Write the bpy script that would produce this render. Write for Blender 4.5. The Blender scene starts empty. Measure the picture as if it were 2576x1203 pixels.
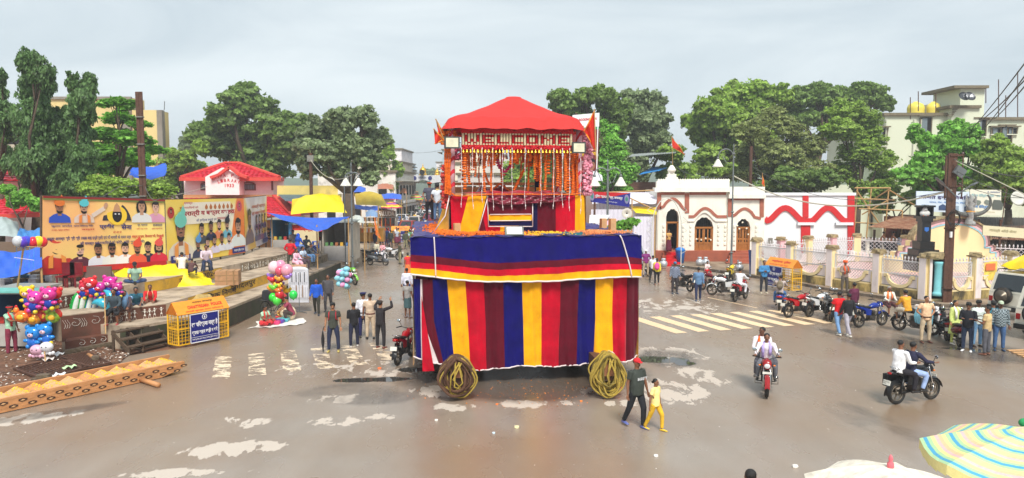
import bpy,bmesh,math,random
import numpy as np
from mathutils import Vector,Matrix
mh=math;en=enumerate;rn=range;Mx9=Matrix
V=Vector
S=bpy.context.scene
COL=S.collection
PI=mh.pi
rnd=random.Random(7)
FPX=1839.0
CX,CY,HZ,CAMZ=1288.0,601.5,464.0,5.8
TH=mh.atan((CY-HZ)/FPX)
cd=bpy.data.cameras.new('camera');cam=bpy.data.objects.new('camera',cd);COL.objects.link(cam)
cam.location=(0,0,CAMZ);cam.rotation_euler=(PI/2-TH,0,0)
cd.sensor_width=36;cd.lens=36*FPX/2576;cd.clip_start=.1;cd.clip_end=3000
S.camera=cam
SUN_EL,SUN_AZ=mh.radians(52),mh.radians(170)
w=bpy.data.worlds.new('World');S.world=w;w.use_nodes=1
nt=w.node_tree;N=nt.nodes;L=nt.links
for n in list(N):N.remove(n)
out=N.new('ShaderNodeOutputWorld');bg=N.new('ShaderNodeBackground')
sky=N.new('ShaderNodeTexSky');sky.sky_type='NISHITA';sky.sun_disc=0
sky.sun_elevation=SUN_EL;sky.sun_rotation=SUN_AZ
tc=N.new('ShaderNodeTexCoord');mp=N.new('ShaderNodeMapping');mp.inputs['Scale'].default_value=(1.0,1.0,4.0)
nz=N.new('ShaderNodeTexNoise');nz.inputs['Scale'].default_value=1.9;nz.inputs['Detail'].default_value=6;nz.inputs['Roughness'].default_value=.55
nz.inputs['Distortion'].default_value=.6
cr=N.new('ShaderNodeValToRGB')
cr.color_ramp.elements[0].position=.3;cr.color_ramp.elements[0].color=(5.2,6.1,6.7,1)
cr.color_ramp.elements[1].position=.7;cr.color_ramp.elements[1].color=(7.9,8.6,8.9,1)
mx=N.new('ShaderNodeMix');mx.data_type='RGBA';mx.inputs['Factor'].default_value=.93
L.new(tc.outputs['Generated'],mp.inputs['Vector']);L.new(mp.outputs['Vector'],nz.inputs['Vector'])
L.new(nz.outputs['Fac'],cr.inputs['Fac']);L.new(sky.outputs['Color'],mx.inputs['A']);L.new(cr.outputs['Color'],mx.inputs['B'])
L.new(mx.outputs['Result'],bg.inputs['Color']);bg.inputs['Strength'].default_value=.041
L.new(bg.outputs['Background'],out.inputs['Surface'])
sd=bpy.data.lights.new('sun','SUN');sd.energy=1.5;sd.angle=mh.radians(17);sd.color=(1,.95,.87)
sun=bpy.data.objects.new('sun',sd);COL.objects.link(sun)
sun.rotation_euler=(PI/2-SUN_EL,0,PI-SUN_AZ)
vs=S.view_settings;vs.view_transform='Standard';vs.look='None';vs.gamma=1;vs.use_curve_mapping=0
vs.exposure=1.5
def ray(px,py):
 a=(px-CX)/FPX;b=-(py-CY)/FPX
 return V((a,mh.cos(TH)+b*mh.sin(TH),-mh.sin(TH)+b*mh.cos(TH)))
def G(px,py,z=0.0):
 r=ray(px,py);t=(z-CAMZ)/r.z;return V((r.x*t,r.y*t,z))
def P(px,py,Y):
 r=ray(px,py);t=Y/r.y;return V((r.x*t,Y,CAMZ+r.z*t))
MATS={}
def srgb(c):
 return tuple((x/255/12.92)if x/255<=.04045 else((x/255+.055)/1.055)**2.4 for x in c)
def mat(key,color=(200,200,200),r9=.7,m9=0.,var=.12,s9=6.,bump=0.,bs9=40.,sheen=0.,spec=None,trans=0.,dirt=None,ds9=1.5,dcol=(60,50,40),emit=0.,i9=0.,z9=None,lin=0):
 if key in MATS:return MATS[key]
 m=bpy.data.materials.new(key);m.use_nodes=1;nt=m.node_tree;N=nt.nodes;L=nt.links
 b=N['Principled BSDF'];c=color if lin else srgb(color)
 b.inputs['Roughness'].default_value=r9;b.inputs['Metallic'].default_value=m9
 if spec is not None:b.inputs['Specular IOR Level'].default_value=spec
 if sheen:b.inputs['Sheen Weight'].default_value=sheen;b.inputs['Sheen Roughness'].default_value=.4
 tc=N.new('ShaderNodeTexCoord');src=tc.outputs['Object']
 if z9:
  mp=N.new('ShaderNodeMapping');mp.inputs['Scale'].default_value=z9;L.new(src,mp.inputs['Vector']);src=mp.outputs['Vector']
 nz=N.new('ShaderNodeTexNoise');nz.inputs['Scale'].default_value=s9;nz.inputs['Detail'].default_value=5
 L.new(src,nz.inputs['Vector'])
 mr=N.new('ShaderNodeMapRange');mr.inputs['From Min'].default_value=.3;mr.inputs['From Max'].default_value=.7
 mr.inputs['To Min'].default_value=1-var;mr.inputs['To Max'].default_value=1+var
 L.new(nz.outputs['Fac'],mr.inputs['Value'])
 vm=N.new('ShaderNodeVectorMath');vm.operation='SCALE';vm.inputs[0].default_value=c[:3]
 L.new(mr.outputs['Result'],vm.inputs['Scale']);colout=vm.outputs['Vector']
 if i9:
  g=N.new('ShaderNodeNewGeometry');m2=N.new('ShaderNodeMapRange')
  m2.inputs['To Min'].default_value=1-i9;m2.inputs['To Max'].default_value=1+i9
  L.new(g.outputs['Random Per Island'],m2.inputs['Value'])
  v2=N.new('ShaderNodeVectorMath');v2.operation='SCALE';L.new(colout,v2.inputs[0]);L.new(m2.outputs['Result'],v2.inputs['Scale']);colout=v2.outputs['Vector']
 if dirt is not None:
  n2=N.new('ShaderNodeTexNoise');n2.inputs['Scale'].default_value=ds9;n2.inputs['Detail'].default_value=8;n2.inputs['Roughness'].default_value=.65
  L.new(src,n2.inputs['Vector']);m3=N.new('ShaderNodeMapRange')
  m3.inputs['From Min'].default_value=.62-.3*dirt;m3.inputs['From Max'].default_value=.8-.25*dirt;m3.inputs['To Max'].default_value=min(1,dirt*1.3)
  L.new(n2.outputs['Fac'],m3.inputs['Value'])
  mm=N.new('ShaderNodeMix');mm.data_type='RGBA';L.new(m3.outputs['Result'],mm.inputs['Factor']);L.new(colout,mm.inputs['A'])
  mm.inputs['B'].default_value=srgb(dcol)+(1,);colout=mm.outputs['Result']
 L.new(colout,b.inputs['Base Color'])
 if bump:
  n3=N.new('ShaderNodeTexNoise');n3.inputs['Scale'].default_value=bs9;n3.inputs['Detail'].default_value=4;L.new(src,n3.inputs['Vector'])
  bp=N.new('ShaderNodeBump');bp.inputs['Strength'].default_value=bump;bp.inputs['Distance'].default_value=.02
  L.new(n3.outputs['Fac'],bp.inputs['Height']);L.new(bp.outputs['Normal'],b.inputs['Normal'])
 if emit:L.new(colout,b.inputs['Emission Color']);b.inputs['Emission Strength'].default_value=emit
 if trans:
  t=N.new('ShaderNodeBsdfTranslucent');L.new(colout,t.inputs['Color']);ms=N.new('ShaderNodeMixShader');ms.inputs[0].default_value=trans
  o=N['Material Output'];L.new(b.outputs[0],ms.inputs[1]);L.new(t.outputs[0],ms.inputs[2]);L.new(ms.outputs[0],o.inputs['Surface'])
 MATS[key]=m;return m
def cm(c,kind='cloth'):
 k='%s_%d_%d_%d'%((kind,)+tuple(c))
 if kind=='cloth':return mat(k,c,.85,var=.24,s9=7,bump=.7,bs9=13)
 if kind=='paint':return mat(k,c,.35,var=.06,s9=5,dirt=.25,ds9=3,dcol=(110,90,70))
 if kind=='print':return mat(k,c,.45,var=.04,s9=2)
 if kind=='wall':return mat(k,c,.85,var=.08,s9=1.2,dirt=.35,ds9=.9,dcol=(105,100,88),bump=.2,bs9=12)
 if kind=='tarp':return mat(k,c,.4,var=.1,s9=3,bump=.6,bs9=5,trans=.15)
 if kind=='metal':return mat(k,c,.3,m9=.85,var=.1,s9=20)
 if kind=='plastic':return mat(k,c,.3,var=.05,s9=8)
 if kind=='foil':return mat(k,c,.2,m9=.04,var=.08,s9=14,spec=.7,trans=.12)
 return mat(k,c)
WM={}
JOBS=[]
def tg(name,l9,cat,loc=(0,0,0),yaw=0.,gr=None):
 o=bpy.data.objects.new(name,None);COL.objects.link(o);o.location=loc;o.rotation_euler=(0,0,yaw)
 o.empty_display_size=.2
 WM[o.name]=Mx9.Translation(V(loc))@Mx9.Rotation(yaw,4,'Z')
 o['label']=l9;o['category']=cat
 if gr:o['group']=gr
 return o
def tq(o,l9=None,cat=None,gr=None,kind=None):
 if l9:o['label']=l9
 if cat:o['category']=cat
 if gr:o['group']=gr
 if kind:o['kind']=kind
 return o
def lk(name,me,parent=None):
 o=bpy.data.objects.new(name,me);COL.objects.link(o)
 if parent is not None:o.parent=parent;WM[o.name]=WM[parent.name].copy()
 else:WM[o.name]=Mx9.Identity(4)
 return o
class MB:
 def __init__(s):s.v=[];s.f=[];s.m=[];s.mi=0
 def add(s,vs,fs,mi=None):
  n=len(s.v);s.v.extend([tuple(x)for x in vs]);mi=s.mi if mi is None else mi
  for f in fs:s.f.append(tuple(n+i for i in f));s.m.append(mi)
  return s
 def box(s,c,d,yaw=0.,mi=None,R=None):
  x,y,z=d[0]/2,d[1]/2,d[2]/2;R=R or Mx9.Rotation(yaw,3,'Z');c=V(c)
  vs=[c+R@V((a*x,b*y,e*z))for a in(-1,1)for b in(-1,1)for e in(-1,1)]
  return s.add(vs,[(0,1,3,2),(4,6,7,5),(0,4,5,1),(2,3,7,6),(0,2,6,4),(1,5,7,3)],mi)
 def bar(s,a,b,w_,h_=None,mi=None,up=V((0,0,1))):
  a=V(a);b=V(b);h_=w_ if h_ is None else h_;d=b-a;l=d.length
  if l<1e-6:return s
  d=d/l;u=up if abs(d.dot(up))<.99 else V((1,0,0));x=d.cross(u).normalized();u=x.cross(d)
  R=Mx9((x,d,u)).transposed();return s.box((a+b)/2,(w_,l,h_),mi=mi,R=R)
 def tu(s,pts,r,n=8,mi=None,cap=1,sq=1.):
  pts=[V(p)for p in pts];k=len(pts);rs=r if isinstance(r,(list,tuple))else[r]*k
  vs=[];pu=None
  for i,p in en(pts):
   d=(pts[min(i+1,k-1)]-pts[max(i-1,0)])
   d=d.normalized()if d.length>1e-9 else V((0,0,1))
   if pu is None:u=V((0,0,1))if abs(d.z)<.9 else V((1,0,0))
   else:u=pu
   x=d.cross(u).normalized();u=x.cross(d).normalized();pu=u
   for j in rn(n):
    a=2*PI*j/n;vs.append(p+(x*mh.cos(a)+u*mh.sin(a)*sq)*rs[i])
  fs=[(i*n+j,i*n+(j+1)%n,(i+1)*n+(j+1)%n,(i+1)*n+j)for i in rn(k-1)for j in rn(n)]
  if cap:fs+=[tuple(rn(n-1,-1,-1)),tuple((k-1)*n+j for j in rn(n))]
  return s.add(vs,fs,mi)
 def lh(s,prof,c=(0,0,0),n=16,mi=None,M=None):
  c=V(c);vs=[];k=len(prof);M=M or Mx9.Identity(3)
  for r,z in prof:
   for j in rn(n):a=2*PI*j/n;vs.append(c+M@V((r*mh.cos(a),r*mh.sin(a),z)))
  fs=[(i*n+j,i*n+(j+1)%n,(i+1)*n+(j+1)%n,(i+1)*n+j)for i in rn(k-1)for j in rn(n)]
  fs+=[tuple(rn(n-1,-1,-1)),tuple((k-1)*n+j for j in rn(n))]
  return s.add(vs,fs,mi)
 def ell(s,c,r,n=12,m=8,mi=None,R=None):
  c=V(c);r=(r,r,r)if isinstance(r,(int,float))else r;vs=[];R=R or Mx9.Identity(3)
  for i in rn(1,m):
   t=PI*i/m
   for j in rn(n):a=2*PI*j/n;vs.append(c+R@V((r[0]*mh.sin(t)*mh.cos(a),r[1]*mh.sin(t)*mh.sin(a),r[2]*mh.cos(t))))
  fs=[(i*n+j,(i+1)*n+j,(i+1)*n+(j+1)%n,i*n+(j+1)%n)for i in rn(m-2)for j in rn(n)]
  a=len(vs);vs.append(c+R@V((0,0,r[2])));vs.append(c-R@V((0,0,r[2])))
  fs+=[(a,j,(j+1)%n)for j in rn(n)]+[(a+1,(m-2)*n+(j+1)%n,(m-2)*n+j)for j in rn(n)]
  return s.add(vs,fs,mi)
 def ext(s,poly,z0,z1,mi=None):
  n=len(poly);vs=[(p[0],p[1],z0)for p in poly]+[(p[0],p[1],z1)for p in poly]
  fs=[tuple(rn(n-1,-1,-1)),tuple(rn(n,2*n))]+[(i,(i+1)%n,n+(i+1)%n,n+i)for i in rn(n)]
  return s.add(vs,fs,mi)
 def p9(s,o,r,u,pts,t,mi=None):
  o=V(o);r=V(r);u=V(u);nn=r.cross(u).normalized()*t;k=len(pts)
  vs=[o+r*a+u*b for a,b in pts];vs2=[x+nn for x in vs]
  fs=[tuple(rn(k-1,-1,-1)),tuple(rn(k,2*k))]+[(i,(i+1)%k,k+(i+1)%k,k+i)for i in rn(k)]
  return s.add(vs+vs2,fs,mi)
 def gd(s,fn,nu,nv,mi=None):
  vs=[fn(i/nu,j/nv)for j in rn(nv+1)for i in rn(nu+1)]
  fs=[(j*(nu+1)+i,j*(nu+1)+i+1,(j+1)*(nu+1)+i+1,(j+1)*(nu+1)+i)for j in rn(nv)for i in rn(nu)]
  return s.add(vs,fs,mi)
 def mesh(s,name,mats,smooth=0,M=None):
  me=bpy.data.meshes.new(name);vs=s.v
  if M is not None:vs=[tuple(M@V(x))for x in vs]
  me.from_pydata(vs,[],s.f)
  mats=mats if isinstance(mats,(list,tuple))else[mats]
  for x in mats:me.materials.append(x)
  if len(mats)>1:me.polygons.foreach_set('material_index',s.m)
  if smooth:me.polygons.foreach_set('use_smooth',[1]*len(s.f))
  return me
 def bd(s,name,mats,parent=None,smooth=0,wd=1):
  """world: the mesh was drawn in world coordinates"""
  if parent is None:
   A=np.array(s.v);c=((A[:,0].min()+A[:,0].max())/2,(A[:,1].min()+A[:,1].max())/2,A[:,2].min())
   if not wd:c=(0,0,0)
   o=lk(name,s.mesh(name,mats,smooth,Mx9.Translation(-V(c))));o.location=c;WM[o.name]=Mx9.Translation(V(c));return o
  return lk(name,s.mesh(name,mats,smooth,WM[parent.name].inverted()if wd else None),parent)
def box_part(name,c,d,m,parent,yaw=0.,wd=1):return MB().box(c,d,yaw).bd(name,m,parent,wd=wd)
def cT(o,loc,yaw,l9=None,gr=None,recolor=None):
 c=o.copy();COL.objects.link(c);c.location=loc;c.rotation_euler=(o.rotation_euler[0],o.rotation_euler[1],yaw)
 WM[c.name]=Mx9.Translation(V(loc))@Mx9.Rotation(yaw,4,'Z')
 if l9:c['label']=l9
 if gr:c['group']=gr
 def rec(s,d):
  for ch in KIDS.get(s.name,[]):
   k=ch.copy();COL.objects.link(k);k.parent=d;KIDS.setdefault(d.name,[]).append(k);WM[k.name]=WM[d.name].copy()
   if recolor:
    for i,sl in en(k.material_slots):
     if sl.material and sl.material.name in recolor:
      nm=recolor[sl.material.name];sl.link='OBJECT';sl.material=nm
   rec(ch,k)
 rec(o,c);return c
KIDS={}
_l=lk
def lk(name,me,parent=None):
 o=_l(name,me,parent)
 if parent is not None:KIDS.setdefault(parent.name,[]).append(o)
 return o
def hindi(t):
 t=list(t);i=0
 while i<len(t):
  if t[i]=='\u093f':
   j=i-1
   while j>=2 and t[j-1]=='\u094d':j-=2
   t.insert(j,t.pop(i))
  i+=1
 return ''.join(t)
def tX(body,o,r,u,w_,h_,m,parent,name='lettering',depth=.006,off=.006,bold=.012,fit=1,wd=1):
 """letters filling a w x h box whose lower left corner is o, on the plane (r, u)"""
 cu=bpy.data.curves.new('t','FONT');cu.body=hindi(body);cu.offset=bold;cu.resolution_u=2
 t=bpy.data.objects.new('t',cu)
 pm=bpy.data.meshes.new(name);pm.materials.append(m);ob=lk(name,pm,parent)
 Mi=WM[parent.name].inverted()if(parent is not None and wd)else Mx9.Identity(4)
 JOBS.append(('text',ob,t,V(o),V(r).normalized(),V(u).normalized(),w_,h_,m,depth,off,Mi));return ob
def rM(mb,name,mats,parent,voxel,wd=0,cY=None,smooth=2):
 me=mb.mesh('r',mats if isinstance(mats,(list,tuple))else[mats],1)
 t=bpy.data.objects.new('r',me)
 md=t.modifiers.new('r','REMESH');md.mode='VOXEL';md.voxel_size=voxel;md.use_smooth_shade=1
 if smooth:sm=t.modifiers.new('s','SMOOTH');sm.iterations=smooth;sm.factor=.5
 ob=lk(name,mb.mesh(name,mats),parent);JOBS.append(('mesh',ob,t,mats,cY));return ob
def run_jobs():
 tmp=bpy.data.collections.new('tmp');COL.children.link(tmp)
 for j in JOBS:tmp.objects.link(j[2])
 dg=bpy.context.evaluated_depsgraph_get()
 for j in JOBS:
  me=bpy.data.meshes.new_from_object(j[2].evaluated_get(dg));ob=j[1];me.name=ob.name.split('.')[0]
  if j[0]=='text':
   _,_,_,o,r,u,w_,h_,m,depth,off,Mi=j
   n=len(me.vertices)
   if n==0:continue
   a=np.empty(n*3);me.vertices.foreach_get('co',a);a=a.reshape(-1,3)
   mn=a.min(0);mxx=a.max(0);nn=r.cross(u).normalized()
   x=(a[:,0]-mn[0])/max(1e-6,mxx[0]-mn[0])*w_;y=(a[:,1]-mn[1])/max(1e-6,mxx[1]-mn[1])*h_
   q=np.outer(x,r)+np.outer(y,u)+np.array(o+nn*off)
   Ma=np.array(Mi);q=q@Ma[:3,:3].T+Ma[:3,3]
   me.vertices.foreach_set('co',q.ravel());me.materials.clear();me.materials.append(m)
  else:
   _,_,_,mats,cY=j
   me.materials.clear()
   for x in(mats if isinstance(mats,(list,tuple))else[mats]):me.materials.append(x)
   if cY:
    n=len(me.polygons);c=np.empty(n*3);me.polygons.foreach_get('center',c)
    me.polygons.foreach_set('material_index',cY(c.reshape(-1,3)).astype(np.int32))
   me.polygons.foreach_set('use_smooth',[1]*len(me.polygons))
   if ob.name in JX:
    hx=JX[ob.name].mesh('h',[]);bm=bmesh.new();bm.from_mesh(me);bm.from_mesh(hx)
    for f in bm.faces:f.smooth=1;f.material_index=0
    bm.to_mesh(me);bm.free()
  me.update();old=ob.data;nm=old.name;old.user_remap(me);me.name=ob.name.split('.')[0]
 for j in JOBS:bpy.data.objects.remove(j[2])
 bpy.data.collections.remove(tmp)
def road_material():
 m=bpy.data.materials.new('wet_asphalt');m.use_nodes=1;nt=m.node_tree;N=nt.nodes;L=nt.links;b=N['Principled BSDF']
 tc=N.new('ShaderNodeTexCoord')
 def no(sc,det=5,r9=.6,z9=None,dist=0):
  n=N.new('ShaderNodeTexNoise');n.inputs['Scale'].default_value=sc;n.inputs['Detail'].default_value=det;n.inputs['Roughness'].default_value=r9;n.inputs['Distortion'].default_value=dist
  if z9:
   mp=N.new('ShaderNodeMapping');mp.inputs['Scale'].default_value=z9;mp.inputs['Rotation'].default_value=(0,0,.35);L.new(tc.outputs['Object'],mp.inputs['Vector']);L.new(mp.outputs['Vector'],n.inputs['Vector'])
  else:L.new(tc.outputs['Object'],n.inputs['Vector'])
  return n.outputs['Fac']
 def rng(x,a,b_,c=0.,d=1.):
  n=N.new('ShaderNodeMapRange');n.inputs['From Min'].default_value=a;n.inputs['From Max'].default_value=b_;n.inputs['To Min'].default_value=c;n.inputs['To Max'].default_value=d
  L.new(x,n.inputs['Value']);return n.outputs['Result']
 def mth(op,x,y):
  n=N.new('ShaderNodeMath');n.operation=op
  for i,q in en((x,y)):
   if isinstance(q,(int,float)):n.inputs[i].default_value=q
   else:L.new(q,n.inputs[i])
  return n.outputs[0]
 def mix(f,a,c):
  n=N.new('ShaderNodeMix');n.data_type='RGBA';L.new(f,n.inputs['Factor'])
  for k,q in(('A',a),('B',c)):
   if isinstance(q,tuple):n.inputs[k].default_value=q+(1,)
   else:L.new(q,n.inputs[k])
  return n.outputs['Result']
 big=no(.12,4,.55);mid=no(.7,6,.6,(1,.35,1));fine=no(40,3,.7);speck=no(9,2,.6)
 asph=mix(rng(mid,.3,.7),ROAD_A,ROAD_B)
 asph=mix(mth('MULTIPLY',rng(big,.4,.58),.85),asph,ROAD_MUD)
 asph=mix(mth('MULTIPLY',rng(fine,.35,.75),.25),asph,(.03,.027,.024))
 def blobs(lst,edge,soft=.12,nsc=1.6,amp=.9):
  tot=None
  for(x,y,rx,ry,a,k)in lst:
   mp=N.new('ShaderNodeMapping');mp.vector_type='TEXTURE';mp.inputs['Location'].default_value=(x,y,0);mp.inputs['Rotation'].default_value=(0,0,a);mp.inputs['Scale'].default_value=(rx,ry,1)
   L.new(tc.outputs['Object'],mp.inputs['Vector']);ln=N.new('ShaderNodeVectorMath');ln.operation='LENGTH';L.new(mp.outputs['Vector'],ln.inputs[0])
   v=rng(ln.outputs['Value'],.55,1.25,k,0)
   tot=v if tot is None else mth('MAXIMUM',tot,v)
  n=no(nsc,7,.68,(1,.5,1),.4)
  return mth('MULTIPLY',rng(mth('ADD',tot,mth('MULTIPLY',mth('SUBTRACT',n,.5),amp*2)),edge,edge+soft),rng(tot,.08,.3))
 pale=blobs(PALE,.64,.08,2.2,2.6)
 has=pale
 col=mix(has,asph,(.54,.47,.4))
 damp_shade=blobs(DAMP_SHADE,.45,.35,.8,.5)
 col=mix(mth('MULTIPLY',damp_shade,.75),col,(.05,.038,.03))
 pud=blobs(PUDDLE,.55,.1,1.4,.7)
 col=mix(pud,col,(.05,.045,.04))
 L.new(col,b.inputs['Base Color'])
 rb=rng(no(.35,5,.6,(1,.4,1)),.35,.65,.15,.38)
 r1=mth('MAXIMUM',rb,mth('MULTIPLY',has,.6))
 r1=mth('MULTIPLY',r1,mth('SUBTRACT',1,mth('MULTIPLY',pud,.9)))
 L.new(r1,b.inputs['Roughness']);b.inputs['Specular IOR Level'].default_value=.55
 bp=N.new('ShaderNodeBump');bp.inputs['Strength'].default_value=.35;bp.inputs['Distance'].default_value=.012
 hb=mth('MULTIPLY',mth('ADD',fine,mth('MULTIPLY',no(3.5,4,.6),1.2)),mth('SUBTRACT',1,pud));L.new(hb,bp.inputs['Height']);L.new(bp.outputs['Normal'],b.inputs['Normal'])
 return m
ROAD_A=(.275,.226,.184);ROAD_B=(.36,.305,.255);ROAD_MUD=(.285,.196,.128)
def bl(px,py,rx,ry,a=0.,k=1.):
 g=G(px,py);return(g.x,g.y,rx,ry,a,k)
PALE=[bl(550,1134,.8,.5,.1,1.2),bl(630,1124,.8,.4,.1,1.15),bl(600,1068,.7,.7,.8,.8),bl(850,1060,.8,.4,.2,.85),bl(945,1048,.5,.3,0,.8),bl(845,1003,.7,.5,.3,.8),bl(460,1190,1.2,.25,.1,.9),bl(30,1060,1.5,.5,.5,1.),bl(120,1048,.8,.4,.6,.8),bl(1110,985,.9,.6,0,.95),bl(1145,1024,.75,.35,0,1.1),bl(1310,1016,.8,.4,0,1.05),bl(1425,1013,.45,.25,0,.8),bl(1500,985,.7,.5,0,.6),bl(1690,985,1.3,1.3,.2,.9),bl(1670,885,1.8,1.0,-.4,.75),bl(1745,935,.6,2.,.3,.65),bl(1570,1015,.6,.3,0,.9),bl(900,925,3.2,1.2,0,.5),bl(1000,935,1.5,.6,0,.6),bl(1700,770,2.5,2.5,0,.6),bl(1080,700,2,4,0,.5)]
DAMP_SHADE=[bl(1310,940,4,3.2,0,1.3),bl(1310,860,3.4,6,.12,1.3),bl(870,985,2.2,1.2,.2,.6),bl(1170,1030,3,1.5,0,.4),bl(2200,1060,1.2,2.6,.3,.55),bl(1680,900,1.4,1.8,0,.75),bl(2400,880,5,2.2,-.4,.75),bl(2000,700,4,2,-.5,.6),bl(1300,1090,1.2,.8,0,.4),bl(930,1000,2,1,0,.6),bl(130,1040,2.5,.5,.6,.7)]  # leading entries paint the shade beneath the chariot into the road; the others are damp
PUDDLE=[bl(1660,905,1.1,.55,-.1,1.05),bl(1720,915,.5,.4,0,.8),bl(950,955,1.6,.35,.1,.85),bl(1040,930,.8,.4,0,.75),bl(2450,880,1.5,.35,-.3,.7),bl(830,625,2.5,2.5,0,.5)]
g=MB();g.add([(-900,-30,-.06),(900,-30,-.06),(900,2500,-.06),(-900,2500,-.06)],[(0,1,2,3)])
o=g.bd('ground',mat('red_earth',(120,84,62),.95,var=.25,s9=.4,bump=.5,bs9=6));tq(o,kind='structure')
road=MB();RP=[(-40,-20),(45,-20),(45,30),(25,33.5),(19.5,37.5),(14.5,46),(11,52.5),(4,56),(-3,62),(-15.6,160),(-48.7,420),(-57.2,420),(-24.2,160),(-11.5,60),(-11.4,47),(-11.4,26),(-13.5,24),(-40,10)]
road.add([(x,y,0)for x,y in RP],[tuple(rn(len(RP)))])
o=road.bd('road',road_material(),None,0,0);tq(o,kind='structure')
soil=MB()
rs=random.Random(3)
def soilh(x,y):return .03+.05*mh.sin(x*2.1+y)*mh.sin(y*1.7-x)+.03*rs.random()
A0=[G(0,1000),G(140,945),G(300,915),G(325,893)]
def sf(a,b):
 i=min(2,int(a*3));t=a*3-i;p=A0[i].lerp(A0[i+1],t);q=V((p.x-9*1.0,p.y+6,0));r_=p.lerp(q,b)
 return(r_.x,r_.y,soilh(r_.x,r_.y)if b>0 else .004)
soil.gd(sf,50,40)
o=soil.bd('earth_patch',mat('brown_soil',(112,78,58),.95,var=.35,s9=3,bump=.8,bs9=14,dirt=.5,ds9=4,dcol=(70,48,36)),smooth=1);tq(o,kind='structure')
def paint_mat(name,col,wear,sc):
 m=bpy.data.materials.new(name);m.use_nodes=1;nt=m.node_tree;N=nt.nodes;L=nt.links;b=N['Principled BSDF']
 b.inputs['Base Color'].default_value=srgb(col)+(1,);b.inputs['Roughness'].default_value=.55
 tc=N.new('ShaderNodeTexCoord');mp=N.new('ShaderNodeMapping');mp.inputs['Scale'].default_value=(1,2.2,1);mp.inputs['Rotation'].default_value=(0,0,.4)
 L.new(tc.outputs['Object'],mp.inputs['Vector'])
 n=N.new('ShaderNodeTexNoise');n.inputs['Scale'].default_value=sc;n.inputs['Detail'].default_value=8;n.inputs['Roughness'].default_value=.7;L.new(mp.outputs['Vector'],n.inputs['Vector'])
 r=N.new('ShaderNodeMapRange');r.inputs['From Min'].default_value=wear;r.inputs['From Max'].default_value=wear+.03;L.new(n.outputs['Fac'],r.inputs['Value'])
 t=N.new('ShaderNodeBsdfTransparent');ms=N.new('ShaderNodeMixShader');L.new(r.outputs['Result'],ms.inputs[0]);L.new(t.outputs[0],ms.inputs[1]);L.new(b.outputs[0],ms.inputs[2]);L.new(ms.outputs[0],N['Material Output'].inputs['Surface'])
 return m
zr=paint_mat('cream_road_paint',(236,205,165),.33,2.2);zl=paint_mat('worn_road_paint',(228,208,180),.5,1.6)
def crossing(l9,loc,P0,step,vec,w_,ids,m,wv):
 t=tg(*l9,loc=loc)
 for i in ids:
  a=V((P0[0]+step[0]*i,P0[1]+step[1]*i,.006));s_=V((wv[0],wv[1],0));v_=V((vec[0],vec[1],0));n=10;q=MB()
  q.gd(lambda u,v,a=a:tuple(a+s_*u+v_*v+V((rs.uniform(-.015,.015),rs.uniform(-.015,.015),0))),3,n)
  q.bd('crossing_bar',m,t)
crossing(('zebra_crossing','cream painted zebra crossing on the road right of the chariot','road marking'),(9,31,0),(6.03,31.7),(.955,.29),(1.3,-3.25),.5,rn(-1,7),zr,(.5,.14))
crossing(('zebra_crossing','worn flaking zebra crossing left of the chariot','road marking'),(-7,23.5,0),(-10.0,24.3),(.95,.42),(1.05,-2.9),.5,rn(0,7),zl,(.5,.12))
o=MB().gd(lambda u,v:(lambda p,q:tuple(p.lerp(q,u)+V((.05,.12,0))*v+V((0,0,.006))))(G(1780,749),G(1905,776)),12,1).bd('edge_line',zr);tq(o,'thin yellow line painted on the road before the parked motorcycles','road marking')
def pavement(name,poly,z,m):
 q=MB();q.ext(poly,-.05,z);o=q.bd(name,m);tq(o,kind='structure');return o
pav=mat('pavement_concrete',(150,132,112),.85,var=.2,s9=1.3,bump=.4,bs9=15,dirt=.6,ds9=1.2,dcol=(95,68,48))
K0=[(11,52.3),(13.2,49.2),(14.6,46.6),(16.2,43.2),(17.2,40.2),(18.6,37.3),(20.3,34.4),(24.5,33.9),(32,34.2)]
pavement('pavement',K0+[(34,60),(8,60)],.13,pav)
ks=mat('kerb_stone',(120,108,94),.9,var=.25,s9=4,bump=.5,bs9=20,dirt=.6,ds9=3,dcol=(70,55,42))
kt=tg('kerb','weathered grey kerb stones along the pavement by the garden fence','kerb',(16,43,0))
for i in rn(len(K0)-1):
 a=V(K0[i]+(0,));b_=V(K0[i+1]+(0,));n=max(1,int((b_-a).length/.9))
 for k in rn(n):
  c=a.lerp(b_,(k+.5)/n);d=(b_-a).normalized();nrm=V((d.y,-d.x,0))*.07
  MB().bar(c-d*((b_-a).length/n/2-.012)-nrm*1.02*-1+V((0,0,.07)),c+d*((b_-a).length/n/2-.012)+nrm+V((0,0,.07)),.14,.15+rs.uniform(-.015,.02)).bd('kerb_stone',ks,kt)
def loft(mb,secs,n=10):
 vs=[];k=len(secs)
 for c,ax,ay in secs:
  for j in rn(n):a=2*PI*j/n;vs.append(V(c)+V(ax)*mh.cos(a)+V(ay)*mh.sin(a))
 fs=[(i*n+j,i*n+(j+1)%n,(i+1)*n+(j+1)%n,(i+1)*n+j)for i in rn(k-1)for j in rn(n)]
 fs+=[tuple(rn(n-1,-1,-1)),tuple((k-1)*n+j for j in rn(n))]
 mb.add(vs,fs)
def nd(v):return V(v).normalized()
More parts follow.
